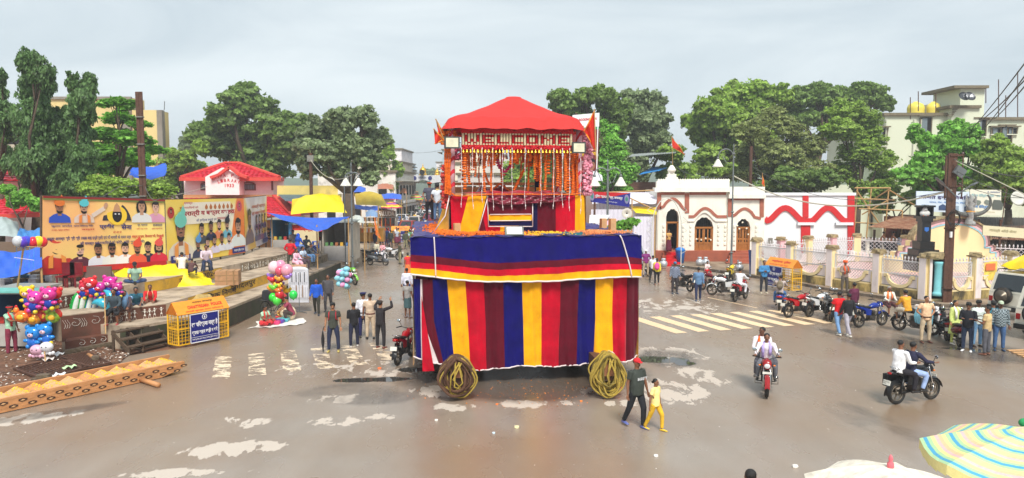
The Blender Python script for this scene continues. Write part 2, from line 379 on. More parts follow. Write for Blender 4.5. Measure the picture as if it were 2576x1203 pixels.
POSES={'stand':dict(th=((-.06,0,-1),(.06,0,-1)),sh=((-.02,.02,-1),(.02,.02,-1)),ua=((-.2,.02,-1),(.2,.02,-1)),fa=((-.08,-.2,-1),(.08,-.2,-1))),'walk':dict(th=((-.04,-.42,-1),(.04,.22,-1)),sh=((0,.08,-1),(0,.5,-1)),ua=((-.16,.3,-1),(.16,-.25,-1)),fa=((-.05,.05,-1),(.05,-.5,-1))),'stroll':dict(th=((-.04,.25,-1),(.04,-.3,-1)),sh=((0,.5,-1),(0,.05,-1)),ua=((-.2,-.15,-1),(.2,.1,-1)),fa=((-.1,-.3,-1),(.1,-.15,-1))),'cross':dict(th=((-.1,0,-1),(.1,0,-1)),sh=((-.02,.02,-1),(.02,.02,-1)),ua=((-.28,-.1,-1),(.28,-.1,-1)),fa=((.85,-.55,.15),(-.85,-.6,.1))),'behind':dict(th=((-.08,0,-1),(.08,0,-1)),sh=((0,.03,-1),(0,.03,-1)),ua=((-.35,.3,-1),(.35,.3,-1)),fa=((.6,.42,-.75),(-.6,.42,-.65))),'phone':dict(th=((-.07,.02,-1),(.07,-.03,-1)),sh=((0,.02,-1),(0,.02,-1)),ua=((-.22,-.1,-1),(.22,-.1,-1)),fa=((.4,-.9,.25),(-.4,-.9,.25)),head=(0,-22)),'film':dict(th=((-.1,0,-1),(.1,0,-1)),sh=((0,.03,-1),(0,.03,-1)),ua=((-.55,-.8,.25),(.55,-.8,.25)),fa=((.45,-.4,.9),(-.45,-.4,.9)),head=(0,14)),'hips':dict(th=((-.13,0,-1),(.13,0,-1)),sh=((0,.02,-1),(0,.02,-1)),ua=((-.6,.2,-1),(.6,.2,-1)),fa=((.55,-.35,-.55),(-.55,-.35,-.55))),'sit':dict(th=((-.18,-1,-.12),(.2,-1,-.1)),sh=((0,-.05,-1),(0,.1,-1)),ua=((-.2,-.35,-1),(.2,-.35,-1)),fa=((.25,-.9,-.2),(-.25,-.9,-.2)),lean=(0,-.3,1),hz=.5),'hunch':dict(th=((-.22,-1,.05),(.2,-1,0)),sh=((0,-.1,-1),(0,.12,-1)),ua=((-.12,-.8,-.8),(.12,-.8,-.8)),fa=((.25,-.8,-.5),(-.25,-.8,-.5)),lean=(0,-.65,1),hz=.48,head=(0,-10)),'squat':dict(th=((-.4,-1,.45),(.4,-1,.45)),sh=((0,.35,-1),(0,.35,-1)),ua=((-.2,-.8,-.7),(.2,-.8,-.7)),fa=((.15,-.8,-.6),(-.15,-.8,-.6)),lean=(0,-.45,1),head=(0,-15)),'ground':dict(th=((-.75,-.8,.12),(.75,-.8,.12)),sh=((.95,-.1,-.2),(-.95,-.15,-.18)),ua=((-.2,-.5,-1),(.2,-.5,-1)),fa=((.3,-.9,-.3),(-.3,-.9,-.3)),lean=(0,-.3,1),hz=.12,head=(0,-18)),'ride':dict(th=((-.35,-1,-.22),(.35,-1,-.22)),sh=((-.02,.45,-1),(.02,.45,-1)),ua=((-.35,-.75,-.75),(.35,-.75,-.75)),fa=((-.12,-1,-.15),(.12,-1,-.15)),lean=(0,-.22,1),hz=.86),'pillion':dict(th=((-.4,-.9,-.3),(.4,-.9,-.3)),sh=((-.05,.25,-1),(.05,.25,-1)),ua=((-.2,-.35,-1),(.2,-.35,-1)),fa=((.1,-1,-.1),(-.1,-1,-.1)),lean=(0,-.12,1),hz=.93),}
SK=[(134,88,62),(156,106,76),(104,66,46),(170,120,88)]
HAIR=mat('black_hair',(16,14,13),.5,var=.3,s9=60,bump=.6,bs9=120)
GREYHAIR=mat('grey_hair',(150,145,140),.7,var=.3,s9=60)
def hand(mb,w_,d,side,k):
 """palm and five bent fingers growing from wrist w_ along d"""
 d=nd(d);x=nd(d.cross(V((0,1,.2))))if abs(d.y)<.8 else V((1,0,0));x=nd(x-d*x.dot(d));nn=nd(x.cross(d))
 if nn.y>0:nn=-nn;x=-x
 c=w_+d*.045*k
 R=Mx9((x,nn,d)).transposed();mb.ell(c,(.037*k,.017*k,.052*k),8,6,R=R)
 for i,(o,l)in en(((-.027,.062),(-.009,.074),(.009,.07),(.026,.055))):
  a=w_+(d*.075+x*o)*k;b_=a+(d*l*.5+x*o*.15+nn*.008)*k;e=b_+(d*l*.38+nn*.025)*k
  mb.tu([a,b_,e],[.0095*k,.0085*k,.006*k],5)
 tx=x*(1 if side>0 else-1)*-1
 a=w_+(d*.03+tx*.028)*k;b_=a+(d*.03+tx*.022+nn*.008)*k;e=b_+(d*.028+nn*.012)*k
 mb.tu([a,b_,e],[.012*k,.0105*k,.007*k],5)
def pn(l9,loc,yaw=0.,pose='stand',H=1.7,ct=(200,200,200),cp2=(40,45,70),sv='long',bt='trousers',sK9=0,hair='short',hat=None,hC=(200,30,40),sH=(40,35,32),gr=None,ft=1.,vox=None,over=None,sF=None,bE=None,wo=0,mirror=0,pattern=None,name='person',ex=None):
 p=dict(POSES[pose])if isinstance(pose,str)else dict(pose)
 if over:p.update(over)
 yaw=mh.radians(yaw);k=H/1.7;loc=V(loc)
 dist=max(8,loc.y);vox=vox or min(.042,max(.013,dist*.00085))
 t=tg(name,l9,'person',loc,yaw,gr)
 if not isinstance(p['th'],tuple):raise ValueError
 hips=[];drops=[]
 for i in(0,1):
  d=nd(p['th'][i])*.42*k+nd(p['sh'][i])*.405*k;drops.append(-d.z)
 hz=p.get('hz');hz=(max(drops)+.075*k)if hz is None else hz
 sm=mat('skin%d'%sK9,SK[sK9],.5,var=.08,s9=12)
 up=nd(p.get('lean',(0,0,1)));pel=V((0,0,hz+.03*k));X=V((1,0,0));F=nd(up.cross(X))*-1
 if F.y>0:F=-F
 sw=(.165 if wo else .185)*k;hw=.088*k
 chest=pel+up*.36*k;neck=pel+up*.5*k;sh=[neck+X*s*sw-up*.045*k for s in(-1,1)]
 hy,hp=p.get('head',(0,0));hR=Mx9.Rotation(mh.radians(hy),3,'Z')@Mx9.Rotation(mh.radians(-hp),3,'X')
 hup=nd(up*.5+V((0,0,1)));hc=neck+hup*.155*k+F*.012*k
 b=MB()
 def hb(v):return hc+hR@(V(v)*k)
 def he(c,r):b.ell(hb(c),tuple(x*k for x in r),12,9,R=hR)
 he((0,.012,.012),(.073,.09,.092));he((0,-.022,-.045),(.054,.062,.06));he((0,-.03,-.072),(.032,.045,.03))
 b.tu([hb((0,-.082,.012)),hb((0,-.1,-.018)),hb((0,-.088,-.03))],[.008*k,.014*k,.012*k],6)
 for s in(-1,1):b.ell(hb((s*.076,.008,-.01)),(.012*k,.02*k,.032*k),6,5,R=hR)
 b.tu([neck-up*.05*k,neck+hup*.1*k],[.062*k,.054*k],10)
 loft(b,[(pel+up*.0,X*.15*k,F*.1*k),(chest,X*.155*k,F*.1*k),(neck-up*.03*k,X*.1*k,F*.06*k)])
 hx=MB();ank=[];wr=[];el=[];kn=[]
 for i,s in en((-1,1)):
  h=V((s*hw,0,hz));kk=h+nd(p['th'][i])*.42*k;a=kk+nd(p['sh'][i])*.405*k;ank.append(a);kn.append(kk)
  b.tu([h,kk],[.078*k,.052*k],9);b.tu([kk,kk.lerp(a,.35),a],[.05*k,.052*k,.034*k],9)
  e=sh[i]+nd(p['ua'][i])*.285*k;wv=e+nd(p['fa'][i])*.25*k;wr.append(wv);el.append(e)
  b.tu([sh[i]-X*s*.03*k,sh[i],e],[.05*k,.052*k,.037*k],8);b.tu([e,e.lerp(wv,.3),wv],[.037*k,.038*k,.024*k],8)
  hand(hx,wv,p['fa'][i],s,k)
  b.tu([wv-nd(p['fa'][i])*.02,wv+nd(p['fa'][i])*.05*k],[.023*k,.02*k],6)
  fd=V((s*.12,-1,0))if abs(nd(p['sh'][i]).z)>.45 else nd(V((0,-.4,.3)))
  if p.get('toe'):fd=V(p['toe'][i])
  fd=nd(fd)
  if sH is None:b.tu([a+V((0,.03,-.035))*k,a+fd*.15*k+V((0,0,-.05))*k],[.036*k,.03*k],7,sq=.6)
  else:
   q=MB();sa=a+V((0,0,-.042))*k
   loft(q,[(sa-fd*.07*k,V((-fd.y,fd.x,0))*.028*k,V((0,0,.024))*k),(sa-fd*.03*k,V((-fd.y,fd.x,0))*.037*k,V((0,0,.036))*k),(sa+fd*.07*k,V((-fd.y,fd.x,0))*.044*k,V((0,0,.03))*k),(sa+fd*.15*k+V((0,0,-.008)),V((-fd.y,fd.x,0))*.04*k,V((0,0,.022))*k),(sa+fd*.19*k+V((0,0,-.012)),V((-fd.y,fd.x,0))*.022*k,V((0,0,.012))*k)],10)
   q.bd('shoe',cm(sH,'plastic'),t,1,wd=0)
 o=rM(b,'body',sm,t,vox,smooth=1);JX[o.name]=hx
 if ct is not None:
  q=MB();f=ft
  hem=-.10 if bt!='kurta' else-.1
  loft(q,[(pel+up*hem*k,X*.175*k*(1 if not wo else 1.02),F*.125*k*f),(pel+up*.05*k+F*.02*(f-1),X*.165*k*(.5+.5*f),F*.13*k*f),(pel+up*.2*k+F*.05*(f-1)*k,X*(.162 if not wo else .145)*k*(.5+.5*f),F*.125*k*f),(chest,X*.182*k*(.92 if wo else 1),F*.128*k),(neck-up*.065*k,X*.17*k,F*.095*k),(neck-up*.015*k,X*.095*k,F*.07*k),(neck+up*.012*k,X*.068*k,F*.064*k)],12)
  for i,s in en((-1,1)):
   fr={'long':1,'short':.62,'none':.15}[sv]
   q.tu([sh[i]-X*s*.05*k,sh[i],sh[i].lerp(el[i],fr if fr<1 else 1)],[.06*k,.067*k,(.062 if fr<1 else .052)*k],9)
   if fr==1:q.tu([el[i]-nd(p['ua'][i])*.01,el[i].lerp(wr[i],.5),wr[i]-nd(p['fa'][i])*.02],[.05*k,.048*k,.037*k],9)
  m=pattern or cm(ct)
  rM(q,'shirt' if not wo else 'blouse',m,t,vox,smooth=1)
 q=MB();pc=cm(cp2)
 if bt in('trousers','shorts'):
  fr=1 if bt=='trousers' else .0
  q.ell(pel,(.165*k*(.6+.4*ft),.118*k,.11*k),12,8)
  for i,s in en((-1,1)):
   h=V((s*hw,0,hz));q.tu([h,h.lerp(kn[i],.5),kn[i]],[.1*k,.09*k,.072*k],10)
   if fr:q.tu([kn[i]-nd(p['th'][i])*.015,kn[i].lerp(ank[i],.5),ank[i]-nd(p['sh'][i])*.01],[.071*k,.064*k,.055*k],9)
  rM(q,bt,pc,t,vox,smooth=1)
 else:
  z1={'skirt':.3,'lungi':.45,'sari':.06,'kurta':.42}[bt]*k
  if p.get('hz')is None:
   cs=[]
   for a in(0,.35,.7,1):
    z=hz+.05*k+(z1-hz-.05*k)*a
    fl=1+a*(.55 if bt!='lungi' else .15)
    cs.append((V((0,(kn[0].y+kn[1].y)/2*a,z)),X*.175*k*fl,V((0,-1,0))*(.125+abs(kn[0].y-kn[1].y)*.4*a)*k*fl))
   loft(q,cs,14)
  else:
   for i,s in en((-1,1)):
    h=V((s*hw,0,hz));q.tu([h,kn[i]],[.12*k,.1*k],9);q.tu([kn[i],kn[i].lerp(ank[i],.9 if bt=='sari' else .3)],[.1*k,.08*k],9)
   q.ell(pel,(.17*k,.13*k,.12*k))
  rM(q,{'kurta':'kurta_skirt'}.get(bt,bt),pc if bt!='kurta' else(pattern or cm(ct)),t,vox,smooth=1)
  if bt=='kurta':
   q=MB()
   for i in(0,1):q.tu([kn[i]+V((0,0,.1)),ank[i]],[.06*k,.05*k],8)
   rM(q,'trousers',pc,t,vox,smooth=1)
 if bE:
  q=MB();loft(q,[(pel+up*.0,X*.178*k*ft,F*.135*k*ft),(pel+up*.04*k,X*.176*k*ft,F*.137*k*ft)],14);q.bd('belt',cm(bE,'plastic'),t,wd=0)
 q=MB()
 if hair in('short','long','bun','grey','thick','thin'):
  g_={'thick':1.14,'thin':.97}.get(hair,1.03)
  q.ell(hb((0,.032,.036)),(.081*k*g_,.088*k*g_,.078*k*g_),12,9,R=hR)
  if hair=='thick':
   for i in rn(14):a=i*2.4;q.ell(hb((.055*mh.cos(a),.01+.05*mh.sin(a),.075+.02*mh.sin(i))),.034*k,6,5)
  if hair=='long':q.tu([hb((0,.07,0)),hb((0,.1,-.1)),hb((0,.11,-.25)),hb((0,.11,-.38))],[.055*k,.05*k,.04*k,.015*k],8)
  if hair=='bun':q.ell(hb((0,.12,-.01)),.045*k)
  q.bd('hair',GREYHAIR if hair=='grey' else HAIR,t,1,wd=0)
 if vox<.03:
  q=MB()
  for s in(-1,1):q.ell(hb((s*.03,-.074,.006)),(.012*k,.008*k,.007*k),6,5);q.tu([hb((s*.015,-.081,.026)),hb((s*.047,-.072,.026))],.0045*k,4)
  if hair!='none' and not wo:q.tu([hb((-.022,-.083,-.042)),hb((0,-.094,-.038)),hb((.022,-.083,-.042))],.006*k,5)
  q.bd('face_features',mat('dark_brow',(25,18,15),.6),t,wd=0)
  MB().tu([hb((-.02,-.078,-.058)),hb((0,-.086,-.06)),hb((.02,-.078,-.058))],.006*k,5).bd('lips',mat('lips',(110,58,48),.5),t,wd=0)
 if hat=='cap':
  q=MB();q.ell(hb((0,.008,.05)),(.088*k,.1*k,.07*k),14,8,R=hR);c=MB()
  q.bd('cap',cm(hC),t,1,wd=0);c.p9(hb((-.06,-.08,.045)),hR@V((1,0,0)),hR@V((0,-1,-.25)),[(0,0),(.12*k,0),(.115*k,.05*k),(.085*k,.075*k),(.035*k,.075*k),(.005*k,.05*k)],.008);c.bd('cap_peak',cm(hC),t,wd=0)
 elif hat=='peaked':
  q=MB();q.lh([(.085*k,.03),(.088*k,.06),(.13*k,.09),(.125*k,.105),(.02,.115)],hc,16);q.bd('peaked_cap',cm(hC),t,1,wd=0)
  c=MB();c.p9(hb((-.06,-.075,.04)),hR@V((1,0,0)),hR@V((0,-1,-.4)),[(0,0),(.12,0),(.09,.05),(.03,.05)],.006);c.bd('cap_peak',cm((15,15,18),'plastic'),t,wd=0)
 elif hat=='turban':
  q=MB()
  for i in rn(4):
   z=.035+i*.022;q.tu([hb((.088*mh.cos(a),.01+.1*mh.sin(a),z+.012*mh.sin(a*2+i)))for a in[j*PI/6 for j in rn(13)]],.026*k,7)
  q.ell(hb((0,.02,.08)),(.08*k,.085*k,.06*k),10,7);q.bd('turban',cm(hC),t,1,wd=0)
 elif hat=='band':
  q=MB();q.tu([hb((.082*mh.cos(a),.015+.095*mh.sin(a),.045))for a in[j*PI/8 for j in rn(17)]],.022*k,7);q.bd('head_scarf',cm(hC),t,1,wd=0)
 elif hat=='helmet':
  q=MB();q.ell(hb((0,.01,.02)),(.12*k,.14*k,.13*k),14,10,R=hR);q.bd('helmet',cm(hC,'plastic'),t,1,wd=0)
 elif hat=='veil':
  q=MB();loft(q,[(hb((0,.03,.12)),X*.04,F*.04),(hb((0,.03,.06)),X*.1*k,F*.1*k),(hb((0,.06,-.08)),X*.13*k,F*.09*k),(neck-up*.2+V((0,.06,0)),X*.2*k,F*.11*k)]);q.bd('veil',cm(hC),t,1,wd=0)
 if sF:
  q=MB()
  for s in(-1,1):q.tu([neck+X*s*.06*k+up*.02,neck+X*s*.1*k+F*.1*k-up*.08*k,chest+X*s*.1*k+F*.145*k-up*.05,pel+X*s*.1*k+F*.15*k*ft+up*(.12+.05*s)],[.03,.04,.045,.04],7,sq=.35)
  q.tu([neck+X*.06*k+up*.02,neck-F*.075*k+up*.0,neck-X*.06*k+up*.02],[.03,.035,.03],7)
  q.bd('scarf',cm(sF),t,1,wd=0)
 t['_']=0;del t['_']
 FIG[t.name]=dict(hand=wr,neck=neck,pel=pel,chest=chest,F=F,up=up,k=k,kn=kn,hc=hc,fa=p['fa'])
 if ex:ex(t)
 return t
JX={};FIG={}
def backpack(t,col):
 f=FIG[t.name];q=MB();c=f['chest']-f['F']*.2-f['up']*.08
 q.ell(c,(.15,.1,.22),12,9);q.ell(c-f['F']*.07-f['up']*.07,(.11,.06,.11),10,7);q.bd('backpack',cm(col),t,1,wd=0)
 q=MB()
 for s in(-1,1):q.tu([f['neck']+V((s*.11,0,-.03)),f['neck']+V((s*.115,0,-.05))+f['F']*.12,f['chest']+V((s*.12,0,-.12))+f['F']*.14,f['chest']+V((s*.17,0,-.2))-f['F']*.02],.016,6)
 q.bd('strap',cm(col),t,1,wd=0)
def held_phone(t):
 f=FIG[t.name];c=(f['hand'][0]+f['hand'][1])/2+f['F']*.1+V((0,0,.03));ph=MB().box((0,0,0),(.08,.012,.16)).bd('mobile_phone',cm((20,22,26),'plastic'),None,wd=0)
 ph.matrix_world=WM[t.name]@Mx9.Translation(c)@Mx9.Rotation(-.6,4,'X');return tq(ph,'dark mobile phone held by the '+t['label'].split(' standing')[0].split(' walking')[0][:60],'phone')
RUB=mat('black_rubber',(26,25,24),.75,var=.25,s9=30,dirt=.4,ds9=6,dcol=(110,88,66))
MET=mat('dark_engine_metal',(92,88,84),.4,m9=.7,var=.25,s9=20,dirt=.4,ds9=9,dcol=(80,62,46))
CHR=mat('chrome',(205,205,205),.15,m9=1.,var=.05)
BLK=mat('black_plastic',(22,22,24),.35,var=.1)
SEAT=mat('black_seat_vinyl',(24,23,24),.5,bump=.3,bs9=60)
RIM=mat('wheel_rim',(120,112,100),.4,m9=.6,dirt=.4,ds9=8,dcol=(110,85,60))
PAINT=mat('bike_paint',(150,20,25),.22,var=.04)
PLATE=mat('number_plate',(225,225,215),.4)
LENS=mat('headlamp_glass',(225,228,230),.08,m9=.3)
REDL=mat('red_tail_lamp',(160,10,15),.2)
AMB=mat('amber_lamp',(230,120,20),.2)
MIR=mat('mirror_glass',(200,210,215),.05,m9=1.)
def wh(t,c,R_=.3,tw=.05,spokes=5,name='wheel'):
 c=V(c);h=lk(name,MB().lh([(.035,-.06),(.05,-.03),(.05,.03),(.035,.06)],(0,0,0),10).mesh('hub',RIM,1,Mx9.Translation(c)@Mx9.Rotation(PI/2,4,'Y')),t)
 q=MB();n=28;m=8
 def tor(Rm,r1,r2,q,n=n,m=m):
  q.gd(lambda a,b:(c.x+r2*mh.cos(b*2*PI),c.y+(Rm+r1*mh.sin(b*2*PI))*mh.cos(a*2*PI),c.z+(Rm+r1*mh.sin(b*2*PI))*mh.sin(a*2*PI)),n,m)
 tor(R_-tw*.9,tw*.9,tw,q);q.bd('tyre',RUB,h,1,wd=0)
 q=MB();tor(R_-tw*2,.018,.03,q)
 for i in rn(spokes):a=i*2*PI/spokes;q.bar(c,c+V((0,mh.cos(a),mh.sin(a)))*(R_-tw*1.8),.03,.035)
 q.bd('rim',RIM,h,wd=0);return h
def mo(l9,loc,yaw,gr=None,p9='',sport=0):
 t=tg('motorcycle',l9,'motorcycle',loc,mh.radians(yaw),gr)
 wh(t,(0,-.64,.3));wh(t,(0,.62,.3))
 B=lambda q,n,m,s=0:q.bd(n,m,t,s,wd=0)
 q=MB();q.tu([(0,-.42,.82),(0,-.36,.5),(0,-.1,.3),(0,.25,.3)],.025);q.tu([(0,-.42,.85),(0,0,.78),(0,.35,.72),(0,.7,.85)],.025);q.bar((-.05,.2,.32),(-.05,.62,.3),.03,.05);q.bar((.05,.2,.32),(.05,.62,.3),.03,.05)
 for s in(-1,1):q.tu([(s*.1,.6,.32),(s*.11,.52,.7)],[.035,.03])
 B(q,'frame',BLK,1)
 q=MB();q.box((0,-.02,.38),(.2,.32,.2));q.tu([(0,-.08,.45),(0,-.12,.68)],[.09,.08],10)
 for i in rn(5):q.box((0,-.1-.003*i,.5+i*.035),(.23,.21,.012))
 for s in(-1,1):q.lh([(.02,-.03),(.09,-.02),(.09,.02),(.05,.03)],(s*.11,.03,.36),12,M=Mx9.Rotation(PI/2,3,'Y'))
 B(q,'engine',MET)
 q=MB();q.tu([(.05,-.2,.5),(.1,-.28,.35),(.13,-.1,.24),(.15,.2,.26),(.16,.8,.36)],[.02,.022,.024,.04,.045],9);B(q,'exhaust',MET,1)
 q=MB()
 loft(q,[((0,-.45,.84),V((.04,0,0)),V((0,0,.05))),((0,-.34,.86),V((.12,0,0)),V((0,0,.11))),((0,-.15,.87),V((.14,0,0)),V((0,0,.12))),((0,.05,.82),V((.09,0,0)),V((0,0,.09))),((0,.14,.79),V((.05,0,0)),V((0,0,.05)))],12);B(q,'fuel_tank',PAINT,1)
 q=MB();loft(q,[((0,.02,.83),V((.07,0,0)),V((0,0,.03))),((0,.12,.82),V((.12,0,0)),V((0,0,.045))),((0,.4,.84),V((.13,0,0)),V((0,0,.05))),((0,.7,.9),V((.1,0,0)),V((0,0,.045))),((0,.78,.92),V((.05,0,0)),V((0,0,.03)))],12);B(q,'seat',SEAT,1)
 for s in(-1,1):
  q=MB();q.p9((s*.115+(.012 if s>0 else 0),.1,.5),(0,1,0),(0,0,1),[(0,0),(.25,.02),(.3,.2),(.6,.33),(.62,.4),(.1,.27),(-.03,.2)],.012*1);B(q,'side_panel',PAINT)
 q=MB();loft(q,[((0,.55,.78),V((.1,0,0)),V((0,0,.06))),((0,.82,.86),V((.08,0,0)),V((0,0,.05))),((0,.9,.88),V((.04,0,0)),V((0,0,.02)))],10);B(q,'tail_fairing',PAINT,1)
 for s in(-1,1):B(MB().tu([(s*.085,-.4,.95),(s*.085,-.53,.58),(s*.085,-.64,.3)],[.024,.022,.03]),'fork_leg',CHR,1)
 def guard(c,R_,a0,a1,w_,q):
  q.gd(lambda a,b:(c[0]+(b-.5)*w_,c[1]+R_*mh.cos(a0+(a1-a0)*a),c[2]+R_*mh.sin(a0+(a1-a0)*a)-.02*abs(b-.5)*4),12,4)
  q.gd(lambda a,b:(c[0]-(b-.5)*w_,c[1]+(R_+.008)*mh.cos(a0+(a1-a0)*a),c[2]+(R_+.008)*mh.sin(a0+(a1-a0)*a)-.02*abs(b-.5)*4),12,4)
 q=MB();guard((0,-.64,.3),.34,.25*PI,.95*PI,.13,q);B(q,'front_mudguard',PAINT)
 q=MB();guard((0,.62,.3),.36,-.02*PI,.6*PI,.15,q);B(q,'rear_mudguard',BLK)
 q=MB();q.tu([(-.36,-.26,1.05),(-.25,-.36,1.07),(0,-.42,1.0),(.25,-.36,1.07),(.36,-.26,1.05)],.014);
 for s in(-1,1):q.tu([(s*.25,-.36,1.07),(s*.37,-.25,1.05)],.02)
 B(q,'handlebar',BLK,1)
 q=MB();loft(q,[((0,-.42,.93),V((.09,0,0)),V((0,.02,.1))),((0,-.52,.9),V((.12,0,0)),V((0,.02,.12))),((0,-.58,.86),V((.1,0,0)),V((0,.03,.1)))],12);B(q,'headlamp_cowl',PAINT,1)
 B(MB().ell((0,-.575,.85),(.085,.035,.075)),'headlight',LENS,1)
 for s in(-1,1):
  B(MB().ell((s*.19,-.47,.86),(.035,.03,.022)),'indicator',AMB,1)
  mq=B(MB().ell((s*.33,-.36,1.26),(.07,.012,.05),R=Mx9.Rotation(.2*s,3,'Z')),'mirror',MIR,1);MB().tu([(s*.22,-.37,1.07),(s*.3,-.36,1.24)],.008).bd('mirror_stem',BLK,mq,wd=0)
  B(MB().tu([(0,.02,.3),(s*.24,.0,.3)],.014),'footrest',BLK,1)
 B(MB().ell((0,.9,.86),(.07,.03,.035)),'tail_light',REDL,1)
 B(MB().box((0,.985,.62),(.22,.012,.13),R=Mx9.Rotation(.25,3,'X')),'number_plate',PLATE)
 B(MB().box((0,-.66,.69),(.24,.012,.06)),'front_plate',PLATE)
 q=MB();q.tu([(-.11,.45,.9),(-.13,.75,1.0),(0,.88,1.02),(.13,.75,1.0),(.11,.45,.9)],.013);B(q,'grab_rail',CHR,1)
 q=MB();q.tu([(-.18,-.35,.45),(-.3,-.33,.55),(-.3,-.33,.32),(-.12,-.2,.28)],.013);q.tu([(.18,-.35,.45),(.3,-.33,.55),(.3,-.33,.32),(.12,-.2,.28)],.013);B(q,'leg_guard',CHR,1)
 return t
def scooter(l9,loc,yaw,gr=None):
 t=tg('scooter',l9,'scooter',loc,mh.radians(yaw),gr)
 wh(t,(0,-.6,.24),.24,.045);wh(t,(0,.55,.24),.24,.05)
 B=lambda q,n,m,s=0:q.bd(n,m,t,s,wd=0)
 q=MB();loft(q,[((0,.0,.45),V((.16,0,0)),V((0,0,.1))),((0,.2,.58),V((.19,0,0)),V((0,0,.16))),((0,.5,.62),V((.18,0,0)),V((0,0,.15))),((0,.8,.7),V((.1,0,0)),V((0,0,.07)))],14);B(q,'rear_body',PAINT,1)
 q=MB();loft(q,[((0,.0,.73),V((.1,0,0)),V((0,0,.03))),((0,.15,.77),V((.14,0,0)),V((0,0,.05))),((0,.5,.8),V((.14,0,0)),V((0,0,.05))),((0,.76,.83),V((.08,0,0)),V((0,0,.03)))],12);B(q,'seat',SEAT,1)
 B(MB().box((0,-.15,.3),(.36,.42,.06)),'footboard',BLK)
 q=MB();loft(q,[((0,-.35,.3),V((.17,0,0)),V((0,.03,0))),((0,-.42,.6),V((.2,0,0)),V((0,.05,0))),((0,-.48,.88),V((.14,0,0)),V((0,.06,0))),((0,-.48,.95),V((.09,0,0)),V((0,.04,0)))],12);B(q,'leg_shield',PAINT,1)
 q=MB();loft(q,[((0,-.38,.98),V((.1,0,0)),V((0,.04,0))),((0,-.4,1.04),V((.13,0,0)),V((0,.08,0))),((0,-.4,1.1),V((.09,0,0)),V((0,.05,0)))],12);B(q,'handlebar_cowl',PAINT,1)
 B(MB().tu([(-.34,-.3,1.04),(0,-.4,1.03),(.34,-.3,1.04)],.016),'handlebar',BLK,1)
 B(MB().tu([(0,-.45,.7),(0,-.6,.24)],.03),'fork',MET,1)
 q=MB();q.ell((0,-.62,.36),(.08,.22,.14));B(q,'front_mudguard',PAINT,1)
 B(MB().ell((0,-.49,1.04),(.09,.03,.04)),'headlight',LENS,1)
 for s in(-1,1):
  mq=B(MB().ell((s*.3,-.36,1.26),(.06,.012,.045)),'mirror',MIR,1);MB().tu([(s*.2,-.36,1.05),(s*.28,-.36,1.24)],.008).bd('mirror_stem',BLK,mq,wd=0)
 B(MB().ell((0,.82,.68),(.13,.03,.05)),'tail_light',REDL,1)
 B(MB().box((0,.84,.48),(.22,.012,.13)),'number_plate',PLATE)
 B(MB().tu([(.12,.3,.25),(.15,.75,.3)],[.03,.045],9),'exhaust',MET,1)
 q=MB();q.ell((0,.58,.42),(.07,.25,.16));B(q,'rear_mudguard',BLK,1)
 return t
GLASS=mat('car_glass',(30,38,42),.06,var=.05,spec=.8)
CARP=mat('car_paint',(225,225,218),.25,var=.03)
